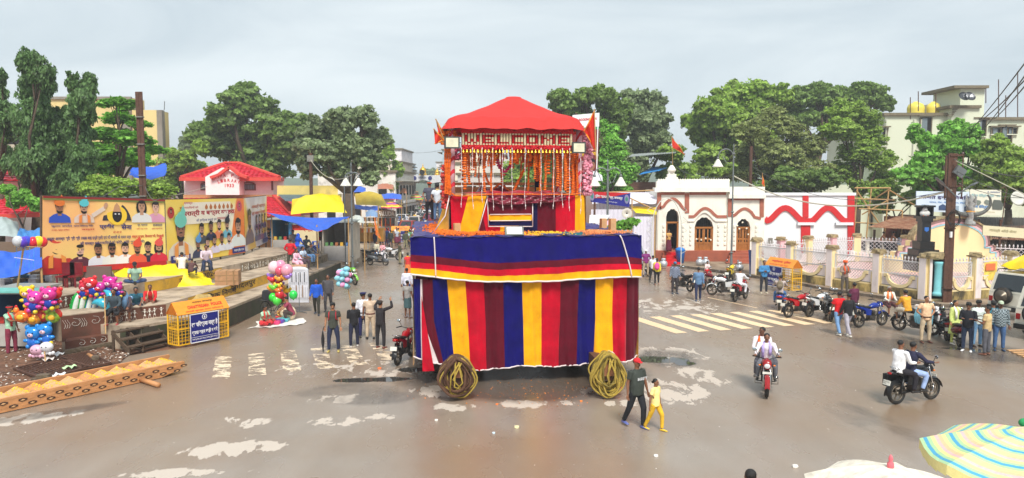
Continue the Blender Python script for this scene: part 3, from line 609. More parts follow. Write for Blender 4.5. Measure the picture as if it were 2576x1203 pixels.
def car(l9,loc,yaw,L_=4.2,W_=1.7,H_=1.55,kind='suv',col=None,name='parked_car',cat='car',gr=None):
 t=tg(name,l9,cat,loc,mh.radians(yaw),gr);m=CARP if col is None else cm(col,'paint');B=lambda q,n,mm,s=0:q.bd(n,mm,t,s,wd=0)
 h=L_/2;zb=.32;zw=H_*.58
 if kind=='suv':low=[(-h,zb),(-h-.03,.62),(-h+.08,zw*.93),(-h*.42,zw),(h-.05,zw),(h,.6),(h-.02,zb)];cab=[(-h*.42,zw),(-h*.22,H_),(h-.22,H_+.01),(h-.04,zw)]
 elif kind=='van':low=[(-h,zb),(-h,.75),(-h+.05,zw),(h-.02,zw),(h,zb)];cab=[(-h+.05,zw),(-h+.5,H_),(h-.1,H_),(h-.02,zw)]
 else:low=[(-h,zb),(-h-.02,.6),(-h*.45,zw*.98),(h*.62,zw),(h,zw*.9),(h,zb)];cab=[(-h*.42,zw),(-h*.15,H_),(h*.5,H_-.03),(h*.85,zw*.98)]
 q=MB();q.p9((W_/2,0,0),(0,1,0),(0,0,1),low,-W_);n0=len(q.v)
 w2=W_/2;i2=w2-.13
 vs=[]
 for s in(-1,1):
  for j,(y,z)in en(cab):vs.append((s*(w2-.02 if j in(0,3)else i2),y,z))
 q.add(vs,[(0,1,2,3),(7,6,5,4),(0,4,5,1),(1,5,6,2),(2,6,7,3)]);B(q,'body',m)
 def lerp(a,b_,f):return tuple(a[i]+(b_[i]-a[i])*f for i in rn(len(a)))
 for s,o in((-1,0),(1,4)):
  A_,Bt,C_,D_=vs[o],vs[o+1],vs[o+2],vs[o+3];nx=s*.012
  for f0,f1 in((.06,.34),(.38,.64),(.68,.94)):
   a=lerp(lerp(A_,D_,f0),lerp(Bt,C_,f0),.1);b_=lerp(lerp(A_,D_,f1),lerp(Bt,C_,f1),.1);c=lerp(lerp(A_,D_,f1),lerp(Bt,C_,f1),.86);d=lerp(lerp(A_,D_,f0),lerp(Bt,C_,f0),.86)
   q=MB();q.add([(x[0]+nx,x[1],x[2])for x in(a,b_,c,d)],[(0,1,2,3)if s>0 else(3,2,1,0)]);B(q,'window',GLASS)
 for nm,i,j,dy in(('windscreen',0,1,-.012),('rear_window',3,2,.012)):
  a=lerp(vs[i],vs[4+i],.08);b_=lerp(vs[i],vs[4+i],.92);c=lerp(vs[j],vs[4+j],.9);d=lerp(vs[j],vs[4+j],.1)
  a=lerp(a,d,.1);b_=lerp(b_,c,.1);c=lerp(c,b_,.08);d=lerp(d,a,.08)
  q=MB();q.add([(x[0],x[1]+dy,x[2]+.01)for x in(a,b_,c,d)],[(0,1,2,3)]);B(q,nm,GLASS)
 for s in(-1,1):
  for y in(-h*.62,h*.62):
   c=V((s*(w2-.08),y,.33));hb_=lk('wheel',MB().lh([(.33,-.1),(.335,-.06),(.335,.06),(.33,.1)],(0,0,0),20).mesh('tyre',RUB,1,Mx9.Translation(c)@Mx9.Rotation(PI/2,4,'Y')),t)
   MB().lh([(.2,-.115),(.2,.115)],c,14,M=Mx9.Rotation(PI/2,3,'Y')).bd('hubcap',RIM,hb_,wd=0)
   MB().gd(lambda a,b,y=y,s=s:(s*(w2-.14+.155*b),y+.4*mh.cos(PI*a),.33+.4*mh.sin(PI*a)),12,1).bd('wheel_arch',BLK,t,wd=0)
  B(MB().ell((s*(w2-.24),-h-.01,.68),(.17,.04,.09)),'headlight',LENS,1);B(MB().box((s*(w2-.12),h+.0,.82),(.14,.05,.22)),'tail_light',REDL)
  B(MB().ell((s*(w2+.09),-h*.36,zw+.1),(.09,.05,.07)),'door_mirror',BLK,1)
 B(MB().box((0,-h-.05,.45),(W_*.98,.12,.2)),'front_bumper',BLK if kind!='sedan' else m);B(MB().box((0,h+.04,.45),(W_*.98,.12,.18)),'rear_bumper',BLK)
 B(MB().box((0,-h-.03,.68),(W_*.5,.05,.14)),'grille',BLK);B(MB().box((0,-h-.12,.45),(.4,.012,.1)),'number_plate',PLATE);B(MB().box((0,h+.11,.47),(.4,.012,.1)),'number_plate',PLATE)
 return t
def rickshaw(l9,loc,yaw,gr=None):
 t=tg('auto_rickshaw',l9,'auto rickshaw',loc,mh.radians(yaw),gr);B=lambda q,n,mm,s=0:q.bd(n,mm,t,s,wd=0)
 yel=cm((120,60,25),'paint');q=MB();q.p9((.62,0,0),(0,1,0),(0,0,1),[(-1.2,.3),(-1.25,.8),(-1.0,.95),(-.6,.6),(.3,.55),(.4,.95),(1.2,.95),(1.25,.4),(1.1,.3)],-1.24);B(q,'body',yel)
 q=MB();q.gd(lambda a,b:(-.64+1.28*b,-1.0+2.2*a,1.68+.12*mh.sin(b*PI)-.1*(1-a)**3),8,8);q.gd(lambda a,b:(-.64+1.28*(1-b),-1.0+2.2*a,1.66+.12*mh.sin(b*PI)-.1*(1-a)**3),8,8);B(q,'canopy',cm((30,30,32)))
 for s in(-1,1):
  B(MB().tu([(s*.6,-1.08,.9),(s*.6,-.9,1.62)],.025),'pillar',BLK);B(MB().tu([(s*.6,1.15,.9),(s*.6,1.15,1.66)],.025),'pillar',BLK)
  wh(t,(s*.55,.85,.24),.24,.05)
 wh(t,(0,-1.0,.24),.24,.05);q=MB();q.add([(-.5,-1.06,.98),(.5,-1.06,.98),(.45,-.93,1.5),(-.45,-.93,1.5)],[(0,1,2,3)]);B(q,'windscreen',GLASS)
 B(MB().ell((0,-1.27,.75),(.09,.05,.09)),'headlight',LENS,1);B(MB().box((0,.7,.65),(1.1,.4,.15)),'bench_seat',SEAT);return t
def leafmat(key,col,var=.5):
 return mat(key,col,.55,var=.22,s9=.35,i9=var,trans=.42)
LF={'dark':leafmat('dark_leaves',(124,152,76)),'mid':leafmat('mid_leaves',(152,182,78)),'fresh':leafmat('fresh_leaves',(134,190,78)),'olive':leafmat('olive_leaves',(154,166,100)),'grey':leafmat('grey_leaves',(142,160,114)),'ashoka':leafmat('hanging_leaves',(104,138,80))}
BARK=mat('bark',(84,70,56),.9,var=.3,s9=6,bump=.8,bs9=18)
def lV(blobs,n,size,seed,droop=0.,flat=.0,aspect=1.6):
 """leaf cards over the shells of many small clumps; blobs: (centre, (rx, ry, rz))"""
 r=np.random.default_rng(seed);vol=np.array([b[1][0]*b[1][2]+b[1][0]*b[1][1]for b in blobs]);cnt=(vol/vol.sum()*n).astype(int)
 C=[];Nn=[]
 for(c,rad),k in zip(blobs,cnt):
  if k<8:continue
  rad=np.array(rad);big=float(rad.min());nc=max(9,int(k/110));
  d=r.normal(size=(nc,3));d/=np.linalg.norm(d,axis=1)[:,None];cc=np.array(c)+d*rad*(.3+.72*r.random((nc,1)))
  cr=big*(.2+.26*r.random(nc));idx=r.integers(0,nc,k)
  e=r.normal(size=(k,3));e/=np.linalg.norm(e,axis=1)[:,None];e[:,2]=np.where(e[:,2]<-.3,-e[:,2]*.6,e[:,2])
  f=r.random((k,1))**.35
  p=cc[idx]+e*f*(cr[idx][:,None])*np.array([1.25,1.25,.75+droop]);fr_=r.random(k)<.2;a1=r.random(3)*6;dd=r.normal(size=(k,3));dd/=np.linalg.norm(dd,axis=1)[:,None];lob=1+.16*np.sin(dd[:,:1]*5+a1[0])*np.cos(dd[:,2:]*6+a1[1])+.1*np.sin(dd[:,1:2]*9+a1[2]);p[fr_]=(np.array(c)+dd*rad*lob*(.62+.42*r.random((k,1))**1.6))[fr_]
  if droop:p[:,2]-=droop*r.random(k)*cr[idx]*1.5
  C.append(p);Nn.append(e*.8+d[idx]*.5+r.normal(size=(k,3))*.45+np.array([0,0,flat]))
 C=np.concatenate(C);Nn=np.concatenate(Nn);Nn/=np.linalg.norm(Nn,axis=1)[:,None]+1e-9;k=len(C)
 up=r.normal(size=(k,3));up[:,2]+=-droop*4;x=np.cross(Nn,up);x/=np.linalg.norm(x,axis=1)[:,None]+1e-9;y=np.cross(x,Nn)
 sz=size*(.6+.8*r.random((k,1)));a=x*sz*.5;b=y*sz*.5*aspect
 vs=np.stack([C-b,C+a-b*.1,C+b,C-a-b*.1],1).reshape(-1,3);return vs
def leaf_mesh(name,vs,m):
 k=len(vs)//4;me=bpy.data.meshes.new(name);me.vertices.add(k*4);me.vertices.foreach_set('co',vs.ravel());me.loops.add(k*4);me.loops.foreach_set('vertex_index',np.arange(k*4,dtype=np.int32))
 me.polygons.add(k);me.polygons.foreach_set('loop_start',np.arange(0,k*4,4,dtype=np.int32));me.polygons.foreach_set('loop_total',np.full(k,4,dtype=np.int32));me.update(calc_edges=1);me.materials.append(m);return me
def tR(l9,base,blobs,kind='mid',n=14000,size=.24,seed=1,trunk=.35,name='tree',cat='tree',droop=0.,flat=.3,limbs=1,gr=None,aspect=1.5,bare=0):
 """base: ground point; blobs: world (centre, radii) list"""
 base=V(base);t=tg(name,l9,cat,base,0,gr);M=np.array(base);r9_=random.Random(seed+50);lv=[]
 for c,r_ in blobs:
  lv.append((c,tuple(x*.84 for x in r_)))
  for _ in rn(4):d=V((r9_.gauss(0,1),r9_.gauss(0,.6),r9_.gauss(.2,.9))).normalized();s_=r9_.uniform(.28,.5);lv.append(((c[0]+d.x*r_[0]*.85,c[1]+d.y*r_[1]*.8,c[2]+d.z*r_[2]*.9),tuple(x*s_ for x in r_)))
 vs=lV([(np.array(c)-M,r_)for c,r_ in lv],int(n*2.3),size*.74,seed,droop,flat,aspect)
 lk('crown',leaf_mesh('crown',vs,LF[kind]),t)['kind']='stuff'
 rr=random.Random(seed);q=MB();top=V((sum(b[0][0]for b in blobs),sum(b[0][1]for b in blobs),sum(b[0][2]for b in blobs)))/len(blobs)
 fork=base.lerp(V((top.x,top.y,top.z)),.42);fork.z=max(base.z+.8,min(b[0][2]-b[1][2]*.6 for b in blobs)*.6+fork.z*.4)
 q.tu([base,base.lerp(fork,.5)+V((rr.uniform(-.2,.2),0,0)),fork],[trunk*1.25,trunk,trunk*.8],10);o=q.bd('trunk',BARK,t,1)
 if limbs:
  for c,r_ in blobs:
   c=V(c);q=MB();m_=fork.lerp(c,.5)+V((rr.uniform(-.5,.5),rr.uniform(-.5,.5),rr.uniform(0,.6)));q.tu([fork,m_,c],[trunk*.5,trunk*.3,trunk*.1],6)
   for i in rn(5+bare):
    d=V((rr.gauss(0,1),rr.gauss(0,1),rr.gauss(.3,.8))).normalized();e=c+V((d.x*r_[0],d.y*r_[1],d.z*r_[2]))*.9;q.tu([m_.lerp(c,rr.random()),c.lerp(e,.5)+V((0,0,.2)),e],[trunk*.13,trunk*.08,.012],4)
   q.bd('limb',BARK,t,1)
 return t
def pb(Y,lst,dy=1.0):
 """blobs given where the photograph shows them: (px, py, rx, ry) in photo units at depth about Y"""
 out=[];r=random.Random(int(Y*10))
 for b in lst:
  y=Y+(b[4]if len(b)>4 else r.uniform(-1.5,1.5));c=P(b[0],b[1],y);s_=y/FPX;out.append((tuple(c),(b[2]*s_,min(b[2],b[3]*1.3)*s_*dy,b[3]*s_)))
 return out
def gb(px,Y):c=P(px,600,Y);return(c.x,Y,0)
tR('tall dark green mast tree with two peaks at far left',gb(80,40),pb(40,[(75,155,30,30),(110,185,28,42),(85,230,42,55),(75,300,48,60),(110,340,55,60),(80,400,55,60),(130,420,50,60),(95,470,45,40),(170,480,40,40)]),'ashoka',26000,.15,11,.25,droop=.8,flat=0,aspect=2.2)
tR('mast tree cut off by the left edge of the photo',gb(0,42),pb(42,[(2,200,14,24),(-5,260,26,40),(15,320,26,40),(20,290,30,30),(-10,380,30,30)]),'ashoka',9000,.15,12,.2,droop=.8,flat=0,aspect=2.2)
tR('twin topped mast tree left of the rusty pole',gb(190,41),pb(41,[(182,205,16,26),(222,215,26,28),(205,250,34,36),(185,290,26,40),(150,300,16,34),(215,290,24,34),(190,350,40,44),(205,400,40,44),(185,455,46,42)]),'ashoka',20000,.15,13,.22,droop=.8,flat=0,aspect=2.2)
tR('bright green layered almond tree before the yellow building',gb(290,46),pb(46,[(290,258,45,12),(320,268,28,10),(300,300,60,14),(350,312,35,9),(260,335,60,16),(320,350,70,18),(375,378,40,14),(280,385,60,26),(320,405,60,18),(250,420,50,20)],.9),'fresh',20000,.28,14,.25,droop=0,flat=1.2)
tR('feathery low tree just behind the orange hoarding',gb(300,38),pb(38,[(270,465,60,26),(330,470,60,24),(390,485,55,20),(230,478,40,20),]),'mid',14000,.14,15,.12,flat=.8)
tR('shrubby tree beside the library roof',gb(460,72),pb(72,[(420,430,40,40),(455,400,38,30),(440,470,40,26),(480,420,30,24),(400,470,36,24),(500,375,30,18)]),'mid',13000,.26,16,.2)
tR('large spreading dark tree behind the library',gb(640,78),pb(78,[(560,300,50,34),(620,255,48,38),(660,270,45,32),(600,330,70,45),(690,320,60,42),(545,365,60,40),(640,385,80,40),(720,375,60,50),(760,310,45,30),(580,250,30,26),(520,340,40,30),(650,430,90,30)],1.1),'dark',36000,.42,17,.6)
tR('hazy pale tree at the left of the dark spreading tree',gb(490,110),pb(110,[(485,350,28,22),(470,370,20,16),(510,335,18,12)]),'grey',4000,.5,18,.3)
tR('broad grey green fig tree above the market stalls',gb(882,60),pb(60,[(800,330,45,36),(860,310,50,36),(920,300,40,28),(880,285,34,18),(940,350,36,40),(820,385,50,38),(890,370,60,40),(945,410,32,34),(780,420,36,26),(860,430,50,26),(930,450,30,18),(770,370,36,40)],1.0),'grey',26000,.3,19,.55,bare=5)
tR('dark green tree in front of the far left street houses',gb(985,105),pb(105,[(975,385,18,22),(1000,430,16,20),(965,440,16,26),(985,470,14,16)]),'mid',3500,.45,20,.25)
tR('hazy tree left of the town gate',gb(1010,230),pb(230,[(1014,425,12,18),(1010,450,12,16)]),'mid',1500,.9,21,.4)
tR('round hazy tree behind the town gate',gb(1083,280),pb(280,[(1075,440,16,12),(1093,436,13,11),(1060,446,12,9),(1075,455,30,9)]),'grey',2200,1.,22,.5)
tR('tall dark rounded tree behind the red canopy',gb(1440,75),pb(75,[(1420,260,45,34),(1480,240,48,26),(1530,260,40,34),(1450,300,60,40),(1520,320,50,40),(1400,240,26,16),(1540,370,40,40),(1480,360,60,40),(1560,290,30,40),(1460,420,60,50)],1.1),'dark',30000,.36,23,.6)
tR('grey green tree right of the dark rounded tree',gb(1620,80),pb(80,[(1600,250,34,28),(1640,265,34,28),(1600,310,44,40),(1650,310,38,34),(1625,370,60,40),(1590,420,50,40),(1670,350,25,25)],1.1),'grey',22000,.38,24,.5)
tR('bright green shrubby tree beside the campaign hoarding',gb(1530,60),pb(60,[(1530,330,25,26),(1545,380,34,36),(1530,430,40,34),(1570,440,36,28),(1550,480,50,22),(1505,460,24,30)]),'fresh',15000,.22,25,.2)
tR('bushy green tree behind the corrugated shack',gb(1700,68),pb(68,[(1690,390,34,22),(1720,430,30,30),(1680,440,24,24),(1740,455,26,20)]),'mid',8000,.26,26,.2)
tR('wide dark tree at the left of the right hand grove',gb(1800,78),pb(78,[(1780,270,40,34),(1840,240,46,34),(1900,225,50,26),(1760,320,40,40),(1830,300,60,44),(1900,280,60,40),(1810,370,60,40),(1880,350,60,40),(1960,240,40,26),(1780,410,50,40),(1850,430,60,34)],1.1),'mid',36000,.36,27,.6)
tR('dark crowned tree in the middle of the right hand grove',gb(2020,84),pb(84,[(2000,250,50,28),(2060,240,46,26),(2110,240,46,22),(2180,230,50,20),(2215,250,34,18),(2160,260,40,26),(2080,290,60,40),(2000,300,50,40),(2220,265,24,16)],1.0),'dark',22000,.38,28,.5)
tR('olive feathery acacia with bare twigs in the grove',gb(1925,66),pb(66,[(1880,330,44,30),(1940,300,50,28),(1990,330,50,30),(1900,380,60,36),(1970,390,60,36),(2040,370,50,30),(1950,430,70,26),(2050,420,50,24),(1870,440,40,24)],1.0),'olive',34000,.2,29,.35,bare=9,flat=.8)
tR('green feathery tree at the right edge of the grove',gb(2150,68),pb(68,[(2130,280,50,28),(2180,300,46,30),(2120,330,56,34),(2190,350,46,30),(2160,390,56,30),(2210,410,40,30),(2230,450,34,30),(2130,430,50,26),(2180,470,50,20)],1.0),'mid',30000,.2,30,.35,flat=.8)
tR('dense dark low tree behind the red and white wall',gb(2020,64),pb(64,[(1990,450,50,26),(2050,460,50,26),(2090,450,34,24),(2000,480,60,16),(1930,470,40,20)]),'dark',13000,.26,31,.25)
tR('bright green rain tree before the cream building',gb(2390,58),pb(58,[(2300,330,18,24),(2330,350,22,20),(2400,330,38,26),(2440,330,30,22),(2380,370,50,26),(2440,375,46,26),(2330,400,36,30),(2300,440,50,34),(2370,420,50,34),(2350,470,60,28),(2420,440,40,30)],1.0),'fresh',32000,.28,32,.3)
tR('dull green tree at the right edge of the photo',gb(2540,55),pb(55,[(2500,370,30,26),(2540,390,40,30),(2500,420,46,34),(2560,440,46,40),(2480,460,46,30),(2550,490,50,26),(2590,400,30,34)],1.0),'mid',24000,.26,33,.3)
tR('low green bushes behind the signboards',gb(2250,60),pb(60,[(2230,480,40,24),(2300,500,50,20),(2380,500,60,20),(2220,520,34,20),(2160,510,30,18)]),'mid',12000,.24,34,.12,name='bush',cat='bush')
tR('low leafy shrubs behind the far left red roof',gb(60,36),pb(36,[(50,500,34,22),(90,510,24,16),(20,480,24,14)]),'fresh',5000,.16,35,.08,name='bush',cat='bush')
tR('small papaya plant behind the chariot deck',G(1570,640),pb(34,[(1565,568,26,12),(1590,560,20,9),(1545,575,16,8)]),'fresh',900,.16,36,.03,name='plant',cat='plant')
tR('green tree seen through the garlands of the pavilion',gb(1340,80),pb(80,[(1320,420,50,30),(1370,410,50,34),(1300,450,40,24),(1400,440,40,34),(1350,460,60,24)]),'mid',12000,.36,41,.3)
q=MB();rh=random.Random(5)
hv=[(x,430+30*mh.sin(x*.01),-1)for x in rn(-700,901,40)];top=[(x,450+30*mh.sin(x*.01),11+4*mh.sin(x*.013)+rh.uniform(-2,3)+abs(x)*.012)for x in rn(-700,901,40)]
q.add(hv+top,[(i,i+1,len(hv)+i+1,len(hv)+i)for i in rn(len(hv)-1)])
tp=MB().add(top+[(x,y+200,z)for x,y,z in top],[(i,i+1,len(hv)+i+1,len(hv)+i)for i in rn(len(hv)-1)])
q.add(tp.v,tp.f);o=q.bd('hills',mat('distant_woods',(88,104,84),.95,var=.3,s9=.06,bump=1,bs9=.4));tq(o,kind='structure')
CON=mat('worn_concrete',(182,164,142),.85,var=.18,s9=1.4,bump=.4,bs9=18,dirt=.55,ds9=1.1,dcol=(92,72,56))
MOSS_SHADE=mat('moss_shade_wall',(74,66,54),.9,var=.35,s9=2.2,bump=.5,bs9=14,dirt=.6,ds9=1.8,dcol=(54,66,34))
BRW=mat('brown_painted_wall',(104,62,46),.8,var=.2,s9=2,bump=.3,bs9=16,dirt=.5,ds9=1.6,dcol=(60,52,40))
YEL=mat('yellow_wall_paint',(206,160,42),.7,var=.12,s9=2,dirt=.45,ds9=2.5,dcol=(120,100,60))
BEI=mat('dirty_beige_wall',(160,142,118),.85,var=.2,s9=3,bump=.3,bs9=14,dirt=.7,ds9=3,dcol=(70,58,44))
WHP=mat('white_mural_paint',(225,222,212),.7,var=.1)
ter=tg('terrace','long stepped concrete terrace with painted risers left of the road','terrace',(-13,33,0))
Z1,Z2,Z3=.8,1.27,1.75
E1=[(-13.9,25.6),(-13.2,25.7),(-11.6,28.5),(-11.4,33),(-11.3,40),(-11.2,47.5)]
E2=[(-15.6,25.0),(-13.2,27.6),(-12.75,32),(-12.3,38),(-12.2,44),(-12.1,47.5)]
E3=[(-16.5,26.3),(-14.9,31.5),(-14.0,37.5),(-13.4,42),(-13.1,44.5),(-12.9,46)]
BK=[(-22,25),(-22,62),(-12,62)]
def lE(name,edge,z0,z1,back,m):
 q=MB();q.ext(edge+back,z0,z1);return q.bd(name,m,ter)
lE('walkway',E1,-.05,Z1,[(-11.2,62),(-19,62),(-19,31),(-16.4,26.5)],CON)
lE('step',E2,.0,Z2,[(-12.1,47.8),(-20,47.8),(-20,31),(-16.2,26)],CON)
lE('step',E3,.0,Z3,[(-12.9,46.8),(-22,47.2),(-22,33),(-17.8,27.5)],CON)
def rS(name,edge,i0,i1,z0,z1,m,off=.012,f0=0.,f1=1.):
 pts=[V(p+(0,))for p in edge];q=MB();seg=[]
 for i in rn(i0,i1):
  a,b=pts[i],pts[i+1];n=V(((b-a).y,-(b-a).x,0)).normalized()*off
  aa=a.lerp(b,f0)if i==i0 else a;bb=a.lerp(b,f1)if i==i1-1 else b
  q.add([aa+n+V((0,0,z0)),bb+n+V((0,0,z0)),bb+n+V((0,0,z1)),aa+n+V((0,0,z1))],[(0,1,2,3)])
 return q.bd(name,m,ter)
rS('moss_shade_riser',E1,1,5,0,Z1-.1,MOSS_SHADE);rS('moss_shade_riser',E1,0,1,0,Z1-.1,MOSS_SHADE);rS('painted_riser',E2,0,1,.35,Z2-.03,BRW);rS('yellow_riser',E2,1,3,Z1+.01,Z2-.02,YEL,f0=.35,f1=.8);rS('stained_riser',E2,3,5,Z1,Z2-.03,BEI)  # long riser is mossy; the short left one paints in a recess's shade
rS('painted_riser',E3,0,1,Z2,Z3-.03,BRW,f1=.55);rS('yellow_riser',E3,0,2,Z2+.01,Z3-.02,YEL,f0=.75,f1=.7);rS('stained_riser',E3,2,5,Z2,Z3-.03,BEI)
def on_edge(edge,i,f,z,off=.02):
 a=V(edge[i]+(0,));b=V(edge[i+1]+(0,));d=(b-a).normalized();return a.lerp(b,f)+V((d.y,-d.x,0))*off+V((0,0,z)),d
DKP=mat('dark_sign_paint',(48,36,22),.7)
o_,d_=on_edge(E2,1,.45,Z1+.1);tX('र पालिक निगम',o_,d_,(0,0,1),3.6,.3,DKP,ter,bold=.02)
o_,d_=on_edge(E2,2,.12,Z1+.1);tX('जगदलपुर',o_,d_,(0,0,1),2.6,.3,DKP,ter,bold=.02)
o_,d_=on_edge(E3,1,.12,Z2+.1);tX('दशहरा - 2024',o_,d_,(0,0,1),3.0,.27,DKP,ter,bold=.01)
rm=random.Random(4)
def fG(p,d,s,kind):
 q=MB();u=V((0,0,1));n=d.cross(u)*-.004
 def bar(a,b,w_):q.bar(p+d*a[0]*s+u*a[1]*s,p+d*b[0]*s+u*b[1]*s,w_*s,.006)
 if kind=='man':
  q.p9(p-n,d,u,[(mh.cos(i*PI/4)*.09*s,(.92+mh.sin(i*PI/4)*.09)*s)for i in rn(8)],-.006)
  q.p9(p,d,u,[(-.12*s,.8*s),(0,.5*s),(.12*s,.8*s)],.006);q.p9(p,d,u,[(-.12*s,.28*s),(.12*s,.28*s),(0,.52*s)],.006)
  for k in(-1,1):bar((k*.05,.3),(k*.14,0),.05);bar((k*.1,.78),(k*.26,.6+rm.uniform(-.1,.35)),.04)
 elif kind=='cart':
  for k in rn(12):
   a,b=k*PI/6,(k+1)*PI/6;bar((.3*mh.cos(a),.32+.3*mh.sin(a)),(.3*mh.cos(b),.32+.3*mh.sin(b)),.06)
  for k in rn(4):a=k*PI/4;bar((-.28*mh.cos(a),.32-.28*mh.sin(a)),(.28*mh.cos(a),.32+.28*mh.sin(a)),.03)
  bar((-.6,.62),(.6,.62),.06);bar((-.5,.62),(-.5,.95),.04);bar((.5,.62),(.5,.95),.04);bar((-.5,.95),(.5,.95),.04)
 elif kind=='flame':
  for k in rn(3):
   pts=[(-.25+k*.2+.12*mh.sin(j*.9),j*.17)for j in rn(6)]
   for a,b in zip(pts,pts[1:]):bar(a,b,.07-.008*k)
 else:
  pts=[(.06*(1+j)*mh.cos(j*.9),.45+.055*j*mh.sin(j*.9))for j in rn(10)]
  for a,b in zip(pts,pts[1:]):bar(a,b,.07)
 return q.bd('mural_figure',WHP,ter)
for e,i,z,fs in((E2,0,Z1-.0,[(.05,'flame'),(.12,'swirl'),(.2,'flame'),(.3,'swirl'),(.4,'man'),(.45,'man'),(.53,'cart'),(.6,'man'),(.64,'man'),(.68,'man'),(.78,'man'),(.83,'man'),(.88,'man'),(.95,'man')]),(E3,0,Z2+.05,[(.02,'man'),(.06,'man'),(.12,'flame'),(.18,'man'),(.25,'man'),(.4,'swirl'),(.5,'man')])):
 for f,kd in fs:
  p,d=on_edge(e,i,f,z,.016);fG(p,d,.36,kd)
for e,i,z in((E3,2,Z2+.06),(E3,3,Z2+.06),(E2,3,Z1+.06)):
 n=14
 for k in rn(n):
  p,d=on_edge(e,i,(k+.5)/n,z,.016);fG(p,d,.3+rm.uniform(-.05,.05),rm.choice(['man','flame','swirl']))
def sn(c,d,yaw,l9=None,m=None):
 bm=bmesh.new();bmesh.ops.create_cube(bm,size=1);bmesh.ops.subdivide_edges(bm,edges=bm.edges[:],cuts=1,use_grid_fill=1)
 for v in bm.verts:l=v.co.length;v.co=v.co*(.86+rm.uniform(-.06,.06))if l>.8 else v.co*(1+rm.uniform(-.05,.05));v.co=V((v.co.x*d[0],v.co.y*d[1],v.co.z*d[2]))
 me=bpy.data.meshes.new('stone');bm.to_mesh(me);bm.free();me.materials.append(m or mat('rough_stone',(104,88,72),.9,var=.3,s9=5,bump=.6,bs9=16,dirt=.5,ds9=3,dcol=(60,62,40)))
 return me
blk=tg('stone_block','low brown block with white painted scroll beside the wooden steps','masonry block',(-15.2,23.0,0))
bA,bB=G(165,893),G(298,868);bD=(bB-bA).normalized()
q=MB();q.ext([tuple(x)[:2]for x in(bA,bB,bB+V((-.6,1.2,0)),bA+V((-.6,1.2,0)))],0,.45);q.bd('block',BRW,blk)
for k in rn(9):
 f=k/9;a=bA.lerp(bB,f+.05);o=lk('foundation_stone',sn(0,(.32,.2,.17 if k%2 else .2),0),blk);o.location=WM[blk.name].inverted()@(a+V((.07,-.08,.1)));o.rotation_euler=(0,0,.87)
for k in rn(3):p=bA.lerp(bB,.3+k*.2)+V((.01,-.02,.2));fG(p,bD,.25,'swirl')
st=tg('wooden_steps','dark wooden steps with plank treads up to the terrace','steps',(-12.9,24.9,0))
WDK=mat('old_dark_wood',(86,68,52),.8,var=.3,s9=5,bump=.4,bs9=30,z9=(1,6,6))
A=G(325,893);B_=G(428,868);dd=(B_-A).normalized();nb=V((-dd.y,dd.x,0));wl=(B_-A).length
for i in rn(3):
 z=.24*(i+1);MB().bar(A+nb*(.3*i+.1)+V((0,0,z)),B_+nb*(.3*i+.1)+V((0,0,z)),.3,.05).bd('tread',WDK,st)
for f in(0,.33,.97):
 MB().bar(A.lerp(B_,f)+V((0,0,.0)),A.lerp(B_,f)+V((0,0,.28)),.07,.07).bd('post',WDK,st);MB().bar(A.lerp(B_,f)+nb*.75+V((0,0,0)),A.lerp(B_,f)+nb*.75+V((0,0,.78)),.07).bd('post',WDK,st);MB().bar(A.lerp(B_,f)+V((0,0,.12)),A.lerp(B_,f)+nb*.8+V((0,0,.7)),.05,.14).bd('stringer',WDK,st)
RUST=mat('rusty_steel',(96,66,52),.7,m9=.3,var=.3,s9=12,bump=.3,bs9=50)
for k,(pa,pb_,pc)in en((((130,948),(232,895),(300,912)),((38,935),(130,905),(170,925)))):
 pass
def grate(l9,c0,c1,c2,n):
 a=G(*c0);b=G(*c1);c=G(*c2);t=tg('drain_grate',l9,'drain grate',a,0,'drain gratings in front of the terrace');a=a+V((0,0,.1));b=b+V((0,0,.1));c=c+V((0,0,.1));d=b+c-a
 for p,q_ in((a,b),(b,d),(d,c),(c,a)):MB().bar(p,q_,.07,.06).bd('edge_frame',RUST,t)
 for i in rn(1,n):f=i/n;MB().bar(a.lerp(c,f),b.lerp(d,f),.025,.03).bd('bar',RUST,t)
 q=MB();q.add([a-V((0,0,.085)),b-V((0,0,.085)),d-V((0,0,.085)),c-V((0,0,.085))],[(0,1,2,3)]);q.bd('drain_pit',mat('drain_mud',(38,32,27),.6),t)
grate('rusty drain grating nearer the left edge, with stones on its end',(36,936),(112,962),(150,908),14)
grate('rusty drain grating nearer the wooden steps',(152,906),(205,936),(222,893),14)
for i,(px,py,s_,lb)in en(((110,955,.28,'pale rock lying on the drain grating end'),(88,958,.14,'reddish brick piece beside the pale rock on the grating'),(240,905,.22,'greyish stone beside the drain grating near the steps'),(395,705,.3,'flat boulder on the upper step behind the carton'))):
 me=sn(0,(s_*1.3,s_,s_*.6),0);o=lk('stone',me);o.location=G(px,py,.1)+V((0,0,s_*.28));o.rotation_euler=(0,0,rm.random()*3);tq(o,lb,'stone')
 if i==3:o.location=G(386,735,Z2)+V((.6,2.6,.12))
def li(name,l9,n,fn,sz,m,seed,kind='stuff'):
 r=random.Random(seed);q=MB()
 for i in rn(n):
  p=fn(r);s_=sz*r.uniform(.4,1.3);a=r.random()*6.28;x=V((mh.cos(a),mh.sin(a),r.uniform(-.3,.3)))*s_;y=V((-mh.sin(a),mh.cos(a),r.uniform(-.3,.3)))*s_*r.uniform(.4,1)
  q.add([p-x-y,p+x-y*.6,p+x*.8+y,p-x*.7+y*1.1,p+V((0,0,s_*.5))],[(0,1,4),(1,2,4),(2,3,4),(3,0,4)])
 o=q.bd(name,m);tq(o,l9,'litter',kind=kind);return o
def soilpt(r):a=r.random();b=r.random()**1.5;p=sf(a,b*.55);return V((p[0],p[1],p[2]+.01))
